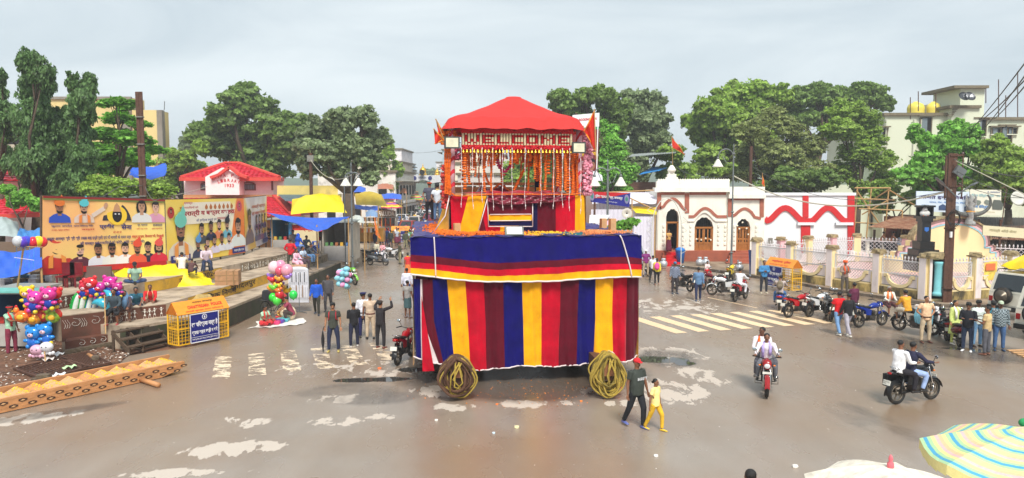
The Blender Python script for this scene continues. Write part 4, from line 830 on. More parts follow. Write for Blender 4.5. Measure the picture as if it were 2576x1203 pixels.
li('litter','scattered pale paper and plastic scraps on the brown soil',420,soilpt,.035,mat('paper_scraps',(205,195,185),.8,var=.3,i9=.4),1)
li('gravel','small stones and clods scattered over the brown soil',1600,soilpt,.03,mat('gravel_clods',(118,90,70),.9,var=.3,i9=.5),2)
for k,(px,py,lb,c)in en(((146,892,'crumpled white plastic bag on the soil nearest the block',(225,225,225)),(120,905,'flat white paper sheet on the soil',(215,205,200)),(146,945,'white plastic cup lying on the first grating',(230,232,235)),(175,925,'pale green wrapper on the second grating',(190,225,170)))):
 c0=G(px,py,.14);q=MB();q.gd(lambda u,v:(c0.x+(u-.5)*.3,c0.y+(v-.5)*.3,c0.z+.05*mh.sin(u*7+k)*mh.cos(v*6)+.03),6,6);tq(q.bd('plastic_scrap',cm(c,'plastic'),None,1),lb,'litter')
WD=mat('sawn_sal_wood',(196,138,88),.6,var=.2,s9=3.5,bump=.3,bs9=30,z9=(1,1,6),dirt=.3,ds9=3,dcol=(140,88,52))
KNOT=mat('dark_chisel_marks',(66,42,28),.8);CUT=mat('fresh_cut_wood',(206,160,112),.7)
lad=tg('wooden_stair','long new wooden stair lying along the roadside with yellow flower petals on its treads','stair',G(240,995))
n0=G(0,1042);n1=G(424,948);ld=(n1-n0).normalized();lp=V((-ld.y,ld.x,0));n0=n0-ld*2.2;n1=n1+ld*.15;LL=(n1-n0).length
def rail(off,ext_,z0=.02):
 a=n0+lp*off;l=LL+ext_;q=MB();q.p9(a+V((0,0,z0)),ld,V((0,0,1)),[(0,0),(l-.35,0),(l+.3,.16),(l+.38,.3),(l+.36,.36),(0,.36)],-.09);return q.bd('side_rail',WD,lad)
r1=rail(0,0);r2=rail(1.2,.2)
for k in rn(16):
 for s_ in(0,1):
  p=n0+ld*(.3+k*.44+s_*.22)-lp*-.0+V((0,0,.13+.12*s_));nn=-lp*.012
  q=MB();q.p9(p+nn*.2,ld,V((0,0,1)),[(-.1,-.01),(-.02,-.045),(.1,-.02),(.11,.015),(.02,.045),(-.09,.03)],.012);q.bd('chisel_mark',KNOT,lad)
  q=MB();q.p9(p+nn*1.3,ld,V((0,0,1)),[(-.06,-.012),(0,-.025),(.06,.0),(.0,.02)],.008);q.bd('wedge_end',CUT,lad)
nt_=15
for k in rn(nt_):
 c=n0+ld*(.35+k*.445);a=c+V((0,0,.1));b=c+ld*.26+V((0,0,.0))
 q=MB();up=V((0,0,1));tilt=nd(ld*.88+up*.42)
 q.bar(c+lp*.1+tilt*.2+V((0,0,.16)),c+lp*1.1+tilt*.2+V((0,0,.16)),.46,.04,up=nd(ld*-.42+up*.88));q.bd('tread',CUT if k%3 else WD,lad)
 q=MB();q.bar(c+lp*.1+ld*.4+V((0,0,.2)),c+lp*1.1+ld*.4+V((0,0,.2)),.03,.26);q.bd('riser_board',WD,lad)
 if k>0:
  q=MB();rr_=random.Random(k)
  for i in rn(60 if k%4 else 15):
   s_=rr_.uniform(0,.34);v_=rr_.uniform(.15,1.05);p=c+lp*v_+tilt*(.42-s_*abs(rr_.gauss(0,.5)))+V((0,0,.19));z=rr_.uniform(.014,.028);a_=rr_.random()*6;q.add([p+V((mh.cos(a_)*z,mh.sin(a_)*z,0)),p+V((mh.cos(a_+2)*z,mh.sin(a_+2)*z,.005)),p+V((mh.cos(a_+4)*z,mh.sin(a_+4)*z,0)),p+V((0,0,.02))],[(0,1,3),(1,2,3),(2,0,3)])
  o=q.bd('petals',mat('yellow_petals',(240,200,30),.7,i9=.2),lad);o['kind']='stuff'
a=G(355,963);b=G(400,977);tq(MB().tu([a+V((0,0,.09)),b+V((0,0,.09))],.07,9).bd('wooden_roller',WD,None,1),'short round wooden roller poking out under the lying stair','log')
a=G(232,906);b=G(252,918,.0);tq(MB().tu([a+V((-.3,.3,.12)),b+V((-.3,.3,.12))],.06,9).bd('wooden_roller',WD,None,1),'short wooden roller end behind the lying stair by the grating','log')
BY=mat('barricade_yellow',(232,178,28),.4,var=.06,dirt=.3,ds9=4,dcol=(140,100,40));BO=mat('barricade_orange',(240,150,40),.4,var=.05)
BLU=mat('banner_blue',(22,30,120),.5,var=.08);WHT=mat('white_print',(236,236,240),.5,var=.02);REDP=mat('red_print',(200,25,30),.5,var=.03)
def bc9(l9,a,b,hi=0,depth=.62,hgt=1.08):
 d=(b-a).normalized();n=V((d.y,-d.x,0))
 if n.y>0:n=-n
 L_=(b-a).length;t=tg('police_barricade',l9,'barricade',(a+b)/2);U=V((0,0,1));f=a+V((0,0,.1));r=f-n*depth
 for p in(f,r,f+d*L_,r+d*L_):MB().bar(p,p+U*hgt,.05).bd('post',BY,t)
 for z in(.0,hgt*.52,hgt):
  for p in(f,r):MB().bar(p+U*z,p+d*L_+U*z,.04).bd('rail',BY,t)
  for p in(f,f+d*L_):MB().bar(p+U*z,p-n*depth+U*z,.04).bd('rail',BY,t)
 q=MB();k=int(L_/.13)
 for i in rn(1,k):x=d*(L_*i/k);q.bar(f+x,f+x+U*hgt,.012);q.bar(r+x,r+x+U*hgt,.012)
 for i in rn(1,9):z=U*hgt*i/9;q.bar(f+z,f+z+d*L_,.012);q.bar(r+z,r+z+d*L_,.012);q.bar(f+z,f+z-n*depth,.012);q.bar(f+z+d*L_,f+z+d*L_-n*depth,.012)
 for i in rn(1,5):x=-n*depth*i/5;q.bar(f+x,f+x+U*hgt,.012);q.bar(f+x+d*L_,f+x+d*L_+U*hgt,.012)
 o=q.bd('wire_mesh',BY,t);o['kind']='stuff'
 e=f+U*hgt;rg=e-n*depth/2+U*.42
 for s_,ee in((1,e+n*.05),(-1,e-n*(depth+.05))):
  sl=(rg-ee);q=MB();q.p9(ee-d*.04,d if s_>0 else d,sl,[(0,0),(L_+.08,0),(L_+.08,1),(0,1)],.012*s_);q.bd('roof_panel',BO,t)
 for x in(-.03,L_+.03):
  q=MB();q.add([e+d*x,e-n*depth+d*x,rg+d*x],[(0,1,2),(2,1,0)]);q.bd('gable_panel',BO,t)
 su=nd(rg-e-n*.05);sl=(rg-e-n*.05).length;oo=e+n*.07
 if not hi:
  tX('CHHATTISGARH',oo+d*L_*.22+su*sl*.36,d,su,L_*.42,sl*.24,REDP,t,bold=.03,off=.01);tX('POLICE',oo+d*L_*.69+su*sl*.38,d,su,L_*.22,sl*.24,REDP,t,bold=.03,off=.01)
  tX('यातायात जगदलपुर',oo+d*L_*.35+su*sl*.7,d,su,L_*.4,sl*.17,DKP,t,off=.01);tX('आपकी सुरक्षा हमारा दायित्व है',oo+d*L_*.15+su*sl*.1,d,su,L_*.75,sl*.15,REDP,t,off=.01)
 else:
  tX('छत्तीसगढ़  पुलिस',oo+d*L_*.15+su*sl*.4,d,su,L_*.7,sl*.36,REDP,t,bold=.02,off=.01);tX('आपकी सेवा में सदैव तत्पर',oo+d*L_*.12+su*sl*.1,d,su,L_*.72,sl*.2,REDP,t,off=.01)
 for x in(.18,.8):
  c=f+d*L_*x-n*depth*.25-V((0,0,.02));MB().lh([(.08,-.02),(.08,.02)],c,12,M=Mx9.Rotation(PI/2,3,'X')).bd('wheel',RUB,t)
 bo=f+n*.07+d*L_*.2+U*.0;bw=L_*.58;bh=hgt*.98
 if hi:bo=f+n*.07+d*L_*.04+U*.02;bw=L_*.62
 bn=MB().p9(bo,d,U,[(0,.02),(bw*.5,-.02),(bw,.03),(bw,bh),(bw*.5,bh-.02),(0,bh)],.008).bd('banner',BLU,t)
 for(x0,y0,x1,y1)in((0,.0,bw,.035),(0,bh-.03,bw,bh),(0,0,.03,bh),(bw-.03,0,bw,bh),(.03,bh*.19,bw-.03,bh*.2)):
  MB().p9(bo+n*.012,d,U,[(x0,y0),(x1,y0),(x1,y1),(x0,y1)],.004).bd('border',WHT,bn)
 c=bo+d*bw*.5+U*bh*.86+n*.012
 MB().p9(c,d,U,[(mh.cos(i*PI/9)*.1,mh.sin(i*PI/9)*.1)for i in rn(18)],.003).bd('emblem',WHT,bn);MB().p9(c+n*.004,d,U,[(mh.cos(i*PI/9)*.075,mh.sin(i*PI/9)*.075)for i in rn(18)],.003).bd('emblem',BLU,bn);MB().p9(c+n*.008,d,U,[(0,.05),(.03,.01),(.02,-.05),(-.02,-.05),(-.03,.01)],.003).bd('emblem',WHT,bn)
 tX('रथ परिक्रमा मार्ग है',bo+d*bw*.05+U*bh*.5,d,U,bw*.9,bh*.24,WHT,bn,bold=.035,off=.014);tX('कृपया वाहन खड़ी न करें',bo+d*bw*.06+U*bh*.25,d,U,bw*.88,bh*.2,WHT,bn,bold=.03,off=.014);tX('आपकी सुरक्षा हमारा संकल्प, यातायात पुलिस-जगदलपुर',bo+d*bw*.06+U*bh*.08,d,U,bw*.88,bh*.08,WHT,bn,bold=.01,off=.014)
 return t
bc9('yellow wheeled police barricade with orange roof and blue banner beside the terrace',G(450,877),G(575,852))
TRP=mat('yellow_tarpaulin',(250,220,10),.4,var=.08,s9=2,bump=.7,bs9=3,trans=.1)
def th9(name,l9,pts,hfn,m,nu=26,nv=16,cat='tarpaulin',sd=1):
 """draped sheet over the quad pts (a,b,c,d), heights from hfn(u, v)"""
 a,b,c,d=[V(p)for p in pts];r=random.Random(sd);ph=[r.random()*6 for _ in rn(6)]
 def fn(u,v):
  p=a.lerp(b,u).lerp(d.lerp(c,u),v);w_=.05*mh.sin(u*17+v*5+ph[0])+.035*mh.sin(v*23-u*9+ph[1])+.02*mh.sin(u*41+v*31+ph[2]);return(p.x+w_*.7,p.y+w_*.6,p.z+hfn(u,v)+w_*.8)
 o=MB().gd(fn,nu,nv).bd(name,m,None,1);return tq(o,l9,cat)
def edge0(x,k=4):return min(1,min(x,1-x)*k)
th9('yellow_tarpaulin','big bright yellow plastic sheet covering goods below the hoardings',[G(400,748,Z1+.1),G(545,716,Z2),G(470,672,Z3+.2),G(272,680,Z3+.3)],lambda u,v:.42*edge0(u,3)*edge0(v,3)+.05,TRP)
cb=mat('carton_board',(176,134,96),.8,var=.12,s9=5,dirt=.3,ds9=4)
bx=tg('carton','worn cardboard carton wrapped in string standing on the yellow lettered step','carton',G(566,718,Z2));c=G(566,718,Z2);c.y+=.4
MB().box(c+V((0,0,.32)),(1.0,.8,.64),.2).bd('box',cb,bx)
for dx in(-.3,0,.3):MB().box(c+V((dx,0,.32)),(.04,.83,.67),.2).bd('string',mat('jute',(150,120,80)),bx)
for dz in(.2,.45):MB().box(c+V((0,0,dz)),(1.02,.82,.03),.2).bd('string',mat('jute',(150,120,80)),bx)
sk=tg('covered_cart','goods under a dirty beige canvas sheet behind the barricade','covered cart',G(490,790,.8))
q=MB();a=G(425,800,.6);b=G(556,776,.6);d=(b-a).normalized();n=V((-d.y,d.x,0));L_=(b-a).length
q.gd(lambda u,v:tuple(a+d*(L_*u+.05*mh.sin(v*8))+n*(v*1.5)+V((0,0,.05+.55*min(1,edge0(v,6)+.0)*min(1,edge0(u,8))+.04*mh.sin(u*20+v*4)+.05*mh.sin(v*9)))),30,14);q.bd('canvas',mat('dirty_canvas',(188,160,96),.85,var=.15,s9=3,bump=.5,bs9=8,dirt=.4,ds9=3),sk,1)
SKN=[cm((196,150,120),'print'),cm((160,108,80),'print'),cm((226,180,160),'print')];PHR=cm((22,18,18),'print')
def po(fr,cx,cy,s,cL=(240,240,240),sK9=0,tur=None,beard=1,hair=1,wide=1.,gL9=None,parent=None,longh=0,glasses=0):
 o,r,u,n=fr;o=o+r*cx+u*cy;ms=[SKN[sK9],PHR,cm(cL,'print'),cm(tur or(200,60,30),'print'),cm(gL9 or(240,130,40),'print'),cm((120,60,50),'print')];q=MB();lay=[0]
 def el(x,y,a,b,mi,k=14,a0=0,a1=2*PI):
  lay[0]+=1;q.p9(o+n*(.006+.0025*lay[0]),r,u,[(s*(x+a*mh.cos(a0+(a1-a0)*i/k)),s*(y+b*mh.sin(a0+(a1-a0)*i/k)))for i in rn(k)],.002,mi)
 def poly(p,mi):lay[0]+=1;q.p9(o+n*(.006+.0025*lay[0]),r,u,[(s*x,s*y)for x,y in p],.002,mi)
 if longh:el(0,.6,.26,.34,1)
 poly([(-.5*wide,0),(.5*wide,0),(.47*wide,.22),(.3*wide,.34),(.12,.4),(-.12,.4),(-.3*wide,.34),(-.47*wide,.22)],2)
 poly([(-.09,.3),(.09,.3),(.08,.5),(-.08,.5)],0)
 if hair:el(0,.73,.19,.22,1)
 el(0,.64,.165,.225,0)
 if beard:el(0,.53,.15,.14,1,12,PI,2*PI);el(0,.55,.1,.06,0)
 poly([(-.07,.575),(.07,.575),(.05,.6),(0,.605),(-.05,.6)],1)
 poly([(-.045,.53),(.045,.53),(0,.515)],5)
 for k in(-1,1):el(k*.07,.67,.03,.014,1,8);poly([(k*.03,.7),(k*.11,.7),(k*.1,.72),(k*.04,.715)],1)
 if glasses:
  for k in(-1,1):el(k*.075,.67,.065,.045,1,10)
 if hair and not tur:el(0,.84,.17,.07,1)
 if tur:el(0,.86,.24,.16,3);el(.02,.94,.16,.12,3);poly([(-.05,.98),(.1,1.2),(.2,1.05),(.05,.9)],3)
 if gL9:
  for k in(-1,1):poly([(k*.12,.38),(k*.26,.3),(k*.28,.0),(k*.14,.0)],4)
 return q.bd('portrait',ms,parent)
def ho(name,l9,bl_,br,tl,tr,m,backname='frame'):
 bl_,br,tl,tr=V(bl_),V(br),V(tl),V(tr);t=tg(name,l9,'hoarding',(bl_+br)/2);r=(br-bl_);n=V((r.y,-r.x,0)).normalized()
 if n.dot(bl_+br)>0:n=-n
 q=MB();q.gd(lambda a,b:tuple(bl_.lerp(br,a).lerp(tl.lerp(tr,a),b)+n*.02*mh.sin(a*9)*mh.sin(b*5)),20,8);q.bd('printed_sheet',m,t)
 for a in(0,.33,.66,1):
  p=bl_.lerp(br,a)-n*.08;p2=tl.lerp(tr,a)-n*.08;MB().bar((p.x,p.y,Z3-.2),p2,.07).bd('timber_post',WDK,t)
 for b in(0,.5,1):MB().bar(bl_.lerp(tl,b)-n*.06,br.lerp(tr,b)-n*.06,.06).bd('timber_rail',WDK,t)
 return t,(bl_,r.normalized(),V((0,0,1)),n),r.length,(tl-bl_).length
def gradmat(key,c1,c2,c3=None,sc=.5):
 m=mat(key,c1,.4);nt=m.node_tree;N=nt.nodes;L=nt.links;tc=N.new('ShaderNodeTexCoord');nz=N.new('ShaderNodeTexNoise');nz.inputs['Scale'].default_value=sc;nz.inputs['Detail'].default_value=1;L.new(tc.outputs['Object'],nz.inputs['Vector'])
 r=N.new('ShaderNodeValToRGB');r.color_ramp.elements[0].position=.35;r.color_ramp.elements[0].color=srgb(c1)+(1,);r.color_ramp.elements[1].position=.62;r.color_ramp.elements[1].color=srgb(c2)+(1,)
 if c3:e=r.color_ramp.elements.new(.5);e.color=srgb(c3)+(1,)
 L.new(nz.outputs['Fac'],r.inputs['Fac']);L.new(r.outputs['Color'],N['Principled BSDF'].inputs['Base Color']);return m
H1=(P(106,692,28.7),P(418,669,34.3),P(107,493,28.7),P(413.5,502.5,34.3))
H2=(P(421,667.5,34.4),P(616,635.5,42),P(415.5,502.7,34.4),P(611,499,42))
H3=(P(618,634,42.1),P(672,609,48.6),P(612.5,499,42.1),P(671,492.5,48.6))
t,fr,W1,Hh=ho('hoarding','large orange festival hoarding with portraits and a red bottom strip',H1[0],H1[1],H1[2],H1[3],gradmat('orange_print',(255,186,120),(255,228,132),sc=.35))
o,r,u,n=fr;W_=W1;Hh=3.0
def slant(x):return x/W1
def strip(fr,x0,y0,x1,y1,m,parent,off=.012,nm='strip'):
 o,r,u,n=fr;MB().p9(o+n*off,r,u,[(x0,y0),(x1,y0),(x1,y1),(x0,y1)],.003).bd(nm,m,parent)
def hp(H,a,b):return H[0].lerp(H[1],a).lerp(H[2].lerp(H[3],a),b)
def oX(H,s_,a,b,w_,h_,m,parent,bold=.015,n=None):
 p=hp(H,a,b);q_=hp(H,a+w_,b);tX(s_,p,q_-p,(0,0,1),(q_-p).length,h_*(H[2]-H[0]).length,m,parent,bold=bold,off=.025)
def frame_at(H,a,b):p=hp(H,a,b);rr_=(hp(H,a+.01,b)-p).normalized();return(p,rr_,V((0,0,1)),n+V((0,0,0)))
def por(H,a,b,s_,parent,**k):f=frame_at(H,a,b);po((f[0]+n*.02,f[1],f[2],f[3]),0,0,s_,parent=parent,**k)
DBL=cm((40,44,120),'print');DRD=cm((190,35,45),'print')
q=MB();a,b,c,d=hp(H1,0,.0),hp(H1,1,0),hp(H1,1,.1),hp(H1,0,.09);q.add([x+n*.028 for x in(a,b,c,d)],[(0,1,2,3)]);q.bd('red_strip',REDP,t)
q=MB();a,b,c,d=hp(H1,0,.95),hp(H1,1,.95),hp(H1,1,1),hp(H1,0,1);q.add([x+n*.028 for x in(a,b,c,d)],[(0,1,2,3)]);q.bd('green_border',cm((120,130,60),'print'),t)
q=MB();a,b,c,d=hp(H1,0,.975),hp(H1,1,.975),hp(H1,1,1),hp(H1,0,1);q.add([x+n*.032 for x in(a,b,c,d)],[(0,1,2,3)]);q.bd('red_border',cm((150,30,30),'print'),t)
por(H1,.12,.66,.95,t,cL=(40,80,190),tur=(230,120,40),sK9=1)
por(H1,.3,.66,.95,t,cL=(225,205,190),tur=(90,200,210),gL9=(240,140,60))
MB().bar(hp(H1,.36,.75)+n*.03,hp(H1,.46,.86)+n*.03,.01,.18).bd('raised_arm',cm((225,205,190),'print'),t);MB().p9(hp(H1,.455,.85)+n*.035,r,u,[(0,0),(.12,.02),(.2,.18),(.15,.26),(.05,.25),(-.02,.12)],.003).bd('raised_hand',SKN[0],t)
f=frame_at(H1,.565,.6);f0=f[0]+n*.03
MB().p9(f0,r,u,[(-.75+0*i,0)if i==0 else(.75*mh.cos(PI-PI*i/12),1.05*mh.sin(PI*i/12))for i in rn(1,12)],.003).bd('shrine_niche',cm((50,45,55),'print'),t)
MB().p9(f0+n*.004,r,u,[(.5*mh.cos(i*PI/10),.5+.42*mh.sin(i*PI/10))for i in rn(20)],.003).bd('flower_ring',cm((246,206,50),'print'),t)
MB().p9(f0+n*.008,r,u,[(.24*mh.cos(i*PI/10),.5+.3*mh.sin(i*PI/10))for i in rn(20)],.003).bd('dark_idol_face',cm((20,18,22),'print'),t);MB().p9(f0+n*.012,r,u,[(-.2,.66),(.2,.66),(.12,.92),(0,1.05),(-.12,.92)],.003).bd('crown',cm((200,150,110),'print'),t)
for k in(-1,1):MB().p9(f0+n*.014,r,u,[(k*.09+.05*mh.cos(i*PI/4),.56+.028*mh.sin(i*PI/4))for i in rn(8)],.003).bd('idol_eye',WHT,t)
por(H1,.78,.66,1.1,t,cL=(225,225,225),longh=1,beard=0);por(H1,.91,.66,1.05,t,cL=(225,160,190),beard=0,sK9=2)
oX(H1,'प्रवीर',.42,.56,.12,.085,DBL,t,.03);oX(H1,'सेना',.6,.56,.09,.085,DBL,t,.03);oX(H1,'की ओर से',.53,.51,.07,.035,DRD,t)
oX(H1,'बस्तर आराध्य श्री श्री श्री 1008 माई दन्तेश्वरी एवं माँ मावली के पावन पर्व',.03,.42,.65,.065,DBL,t,.02);oX(H1,'बस्तर दशहरा, विजयादशमी, दिपावली',.69,.425,.29,.06,REDP,t,.02)
oX(H1,'की समस्त क्षेत्रवासियों को कोटि- कोटि शुभकामनायें।',.27,.35,.53,.06,DBL,t,.02)
oX(H1,'विनीत- प्रवीर सेना (राजमहल) जगदलपुर, जिला- बस्तर',.25,.022,.57,.05,WHT,t,.015)
for a,s_ in((.06,'कुमार जयदेव'),(.22,'महाराजा कमलचन्द्र भंजदेव'),(.74,'स्व. महाराजा'),(.88,'राजमाता')):oX(H1,s_,a,.6,.15 if a<.3 else .09,.035,DBL,t)
for a,s_ in((.06,'सदस्य, मुख्य जमींदार'),(.28,'बस्तर'),(.73,'प्रवीर चन्द्र भंजदेव'),(.87,'कृष्णा कुमारी देवी')):oX(H1,s_,a,.555,.13 if a<.1 else .1,.025,DRD,t)
for i,(a,cl,tr,sk_,gl)in en(((.1,(200,45,35),(220,70,45),2,(240,150,60)),(.27,(90,25,50),None,2,None),(.41,(235,235,245),None,1,None),(.52,(240,240,235),None,1,None),(.63,(240,240,248),None,2,None),(.735,(230,90,60),(230,80,50),1,None),(.83,(35,35,60),None,0,None),(.93,(220,30,60),(235,90,80),0,None))):
 por(H1,a,.08,1.0 if i not in(0,)else 1.4,t,cL=cl,tur=tr,sK9=sk_,gL9=gl,glasses=(i==3),longh=(i==7))
t2,fr2,W2,_=ho('hoarding','yellow festival hoarding with a turbaned man and rows of portraits',H2[0],H2[1],H2[2],H2[3],gradmat('yellow_print',(255,212,60),(252,244,214),(255,226,110),sc=.3));n=fr2[3];r=fr2[1]
MB().add([x+n*.024 for x in(hp(H2,.75,0),hp(H2,1,0),hp(H2,1,1),hp(H2,.9,1))],[(0,1,2,3)]).bd('orange_band',cm((242,130,50),'print'),t2)
MB().add([x+n*.024 for x in(hp(H2,.2,.6),hp(H2,.8,.6),hp(H2,.8,.95),hp(H2,.2,.95))],[(0,1,2,3)]).bd('pale_cloud',cm((246,236,215),'print'),t2)
oX(H2,'समस्त',.2,.91,.1,.045,DRD,t2);oX(H2,'बस्तरवासियों को',.15,.84,.22,.05,DRD,t2);oX(H2,'नवरात्री व बस्तर दशहरा',.14,.71,.72,.12,cm((170,25,40),'print'),t2,.04);oX(H2,'की हार्दिक बधाई एवं',.34,.62,.26,.06,DBL,t2,.01);oX(H2,'शुभकामनाएँ',.61,.62,.17,.08,DRD,t2,.01)
for i in rn(7):MB().p9(hp(H2,.47+i*.058,.87)+n*.03,r,V((0,0,1)),[(.14*mh.cos(PI+PI*j/8),.14*mh.sin(PI+PI*j/8))for j in rn(9)]+[(0,.16)],.003).bd('lamp_emblem',cm((190,110,40),'print'),t2)
for a,b,s_,c1 in((.05,.8,.28,(190,50,40)),(.93,.86,.3,(210,70,90))):MB().p9(hp(H2,a,b)+n*.03,r,V((0,0,1)),[(s_*mh.cos(j*PI/9),s_*mh.sin(j*PI/9))for j in rn(18)],.003).bd('round_portrait',cm(c1,'print'),t2);por(H2,a,b-.07,.42,t2,cL=(230,220,200))
por(H2,.15,.06,2.2,t2,cL=(235,225,205),tur=(120,210,190),gL9=(246,160,70),sK9=1)
for i,(a,b,s_,cl,tr)in en(((.4,.26,1.15,(70,75,80),None),(.52,.3,1.1,(40,45,80),None),(.63,.32,1.1,(240,140,90),None),(.74,.32,1.1,(120,190,210),(30,30,40)),(.35,.04,1.1,(50,60,90),(90,160,220)),(.47,.06,1.0,(240,220,200),None),(.56,.08,1.0,(230,220,240),None),(.66,.1,1.0,(240,240,245),None),(.76,.1,1.0,(240,240,245),None),(.9,.14,1.7,(235,240,235),None))):por(H2,a,b,s_,t2,cL=cl,tur=tr,sK9=i%3)
MB().add([x+n*.06 for x in(hp(H2,.03,.02),hp(H2,.25,.02),hp(H2,.25,.13),hp(H2,.03,.13))],[(0,1,2,3)]).bd('name_plate',BLU,t2);oX((H2[0]+n*.05,H2[1]+n*.05,H2[2]+n*.05,H2[3]+n*.05),'कमलचन्द्र',.05,.04,.18,.07,WHT,t2,.02)
MB().add([x+n*.06 for x in(hp(H2,.8,.02),hp(H2,.99,.02),hp(H2,.99,.12),hp(H2,.8,.12))],[(0,1,2,3)]).bd('name_plate',BLU,t2);oX((H2[0]+n*.05,H2[1]+n*.05,H2[2]+n*.05,H2[3]+n*.05),'पार्षद सुरेश यादव',.82,.04,.15,.06,WHT,t2,.015)
t3,fr3,W3,_=ho('hoarding','narrow greyish festival hoarding turned away at the far end of the row',H3[0],H3[1],H3[2],H3[3],gradmat('lilac_print',(200,190,200),(240,190,60),(225,220,225),sc=.4));n=fr3[3];r=fr3[1]
oX(H3,'नवरात्री महापर्व',.3,.76,.6,.1,DRD,t3,.02);oX(H3,'एवं बस्तर दशहरा',.3,.63,.6,.09,DRD,t3,.02)
por(H3,.18,.12,2.2,t3,cL=(120,100,110),sK9=1)
for i in rn(8):por(H3,.48+(i%4)*.13,.12 if i<4 else .34,1.0,t3,cL=(90+30*(i%3),90,130),sK9=i%3)
MB().add([x+n*.06 for x in(hp(H3,.75,.02),hp(H3,.99,.02),hp(H3,.99,.12),hp(H3,.75,.12))],[(0,1,2,3)]).bd('name_plate',BLU,t3)
pl=tg('utility_pole','tall rusty steel pole rising behind the orange hoarding','pole',gb(362,37));a=V(gb(366,37));b=P(349,231,37)
for s_ in(-.09,.09):MB().bar(a+V((s_,0,0)),b+V((s_,0,0)),.07,.16).bd('steel_section',RUST,pl)
MB().bar(a+V((0,.05,0)),b+V((0,.05,0)),.12,.04).bd('web',RUST,pl)
for f in(.42,.5,.6,.75,.88):p=a.lerp(b,f);MB().box(p,(.34,.24,.05)).bd('clamp',mat('galvanised',(150,148,140),.5,m9=.5),pl)
MB().box(a.lerp(b,.46)+V((-.1,-.2,0)),(.36,.16,.34)).bd('floodlight',mat('galvanised',(150,148,140)),pl)
tq(MB().tu([a.lerp(b,.55),P(300,470,34),P(250,500,34),P(200,520,34)],.02,5).bd('cable',mat('grey_cable',(90,90,88))),'loose grey cables running down left from the rusty pole','cable')
CYAW=mh.radians(7.4);CO=V((.49,21.1,0))
ch=tg('chariot','huge wooden festival chariot draped in blue, maroon, red and yellow velvet with a red canopy','chariot',CO,CYAW)
Ci=WM[ch.name].inverted();Cr=Ci.to_3x3()
def CH(px,py,y0=0.):
 o=Ci@V((0,0,CAMZ));r=Cr@ray(px,py);t=(y0-o.y)/r.y;return o+r*t
def CG(px,py,z):
 return Ci@G(px,py,z)
def vT(key,col):
 return mat(key,col,.8,var=.2,s9=2.3,bump=.7,bs9=7,sheen=.25,spec=.12)
VB=vT('blue_velvet',(16,11,96));VM=vT('maroon_velvet',(94,11,32));VR=vT('red_velvet',(188,5,38));VY=vT('yellow_cloth',(244,172,16));VD=vT('navy_velvet',(22,19,66))
TRIM=mat('white_trim',(228,214,214),.8);CBO=lambda q,n,m,s=1:q.bd(n,m,ch,s,wd=0)
ZD=4.25
def cL(fn,nu,nv,th=.02):
 """two-sided sheet"""
 q=MB();q.gd(fn,nu,nv);k=len(q.v);q2=MB();q2.gd(lambda u,v:(lambda p:(p[0],p[1]+th,p[2]))(fn(u,v)),nu,nv);q.add(q2.v,[f[::-1]for f in q2.f]);return q
BE=[(1040,900),(1056,906),(1100,916),(1140,914),(1150,926),(1183,932),(1225,930),(1268,926),(1318,920),(1365,922),(1408,922),(1452,918),(1493,913),(1503,896),(1530,884),(1543,886),(1552,908),(1578,912),(1600,905),(1612,896)]
BEl=[(CH(a,b).x,CH(a,b).z)for a,b in BE]
def iP(lst,x):
 if x<=lst[0][0]:return lst[0][1]
 for(a,b),(c,d)in zip(lst,lst[1:]):
  if x<=c:return b+(d-b)*(x-a)/(c-a)
 return lst[-1][1]
rf=random.Random(21)
TOPX=[1040,1057,1062,1088,1124,1170,1216,1266,1313,1362,1410,1457,1498,1543,1577,1611]
MIDX=[1042,1058,1064,1092,1134,1178,1222,1268,1317,1363,1410,1453,1498,1542,1578,1611]
BOTX=[1046,1060,1104,1116,1143,1184,1224,1270,1318,1363,1405,1450,1494,1543,1577,1604]
COLS=[VB,TRIM,VM,VB,VY,VR,VM,VB,VY,VR,VM,VB,VY,VR,VM]
ph=[rf.random()*6.28 for _ in rn(20)]
def xs(i,v):
 a,b,c=CH(TOPX[i],700).x,CH(MIDX[i],810).x,CH(BOTX[i],915).x
 w2=v*2 if v<.5 else 1;w3=0 if v<.5 else v*2-1;return a+(b-a)*w2+(c-b)*w3
def folds(x,z,v,k=0):return(.05*mh.sin(x*9+ph[0]+.7*mh.sin(z*1.3))+.045*mh.sin(x*21+ph[1]+.9*z)*mh.sin(x*2.3+1)+.022*mh.sin(x*43+z*2))*(.35+.65*v)-.10*mh.sin(v*PI)*.6
ZS=2.75
for i in rn(15):
 def fn(u,v,i=i):
  xl,xr=xs(i,v),xs(i+1,v);x=xl+(xr-xl)*u;zb=iP(BEl,x);z=(ZS+.35)+(zb-ZS-.35)*v
  crease=.03*mh.exp(-((u*(1-u))*30))
  y=-folds(x,z,v)+crease+.16*v*(1-v)*0-.04*(1-v)+(.25*max(0,v-.75)if abs(x)>2.6 else 0)
  if abs(x)>3.0:y+=(abs(x)-3.0)**2*1.2
  z+=.012*mh.sin(x*5)
  return(x,y,z)
 CBO(cL(fn,9 if i!=1 else 2,40),'cloth_panel' if i!=1 else 'white_edging',COLS[i])
CBO(MB().tu([(x,-folds(x,0,1)+(.25*.25 if abs(x)>2.6 else 0)+((abs(x)-3)**2*1.2 if abs(x)>3 else 0),iP(BEl,x))for x in[BEl[0][0]+(BEl[-1][0]-BEl[0][0])*j/90 for j in rn(91)]],.022,6),'white_edging',TRIM)
def fn(u,v):xa,xb=xs(2,v)-.02,CH(1064+40*v,800).x;x=xa+(xb-xa)*u*min(1,v*1.3)*.0+u*.22*v;return(xs(1,v)+.03+u*.34*v,-.07-.02*mh.sin(u*6),(ZS-.1)+(.45-ZS+.1)*v)
CBO(cL(fn,4,24),'cloth_panel',VR)
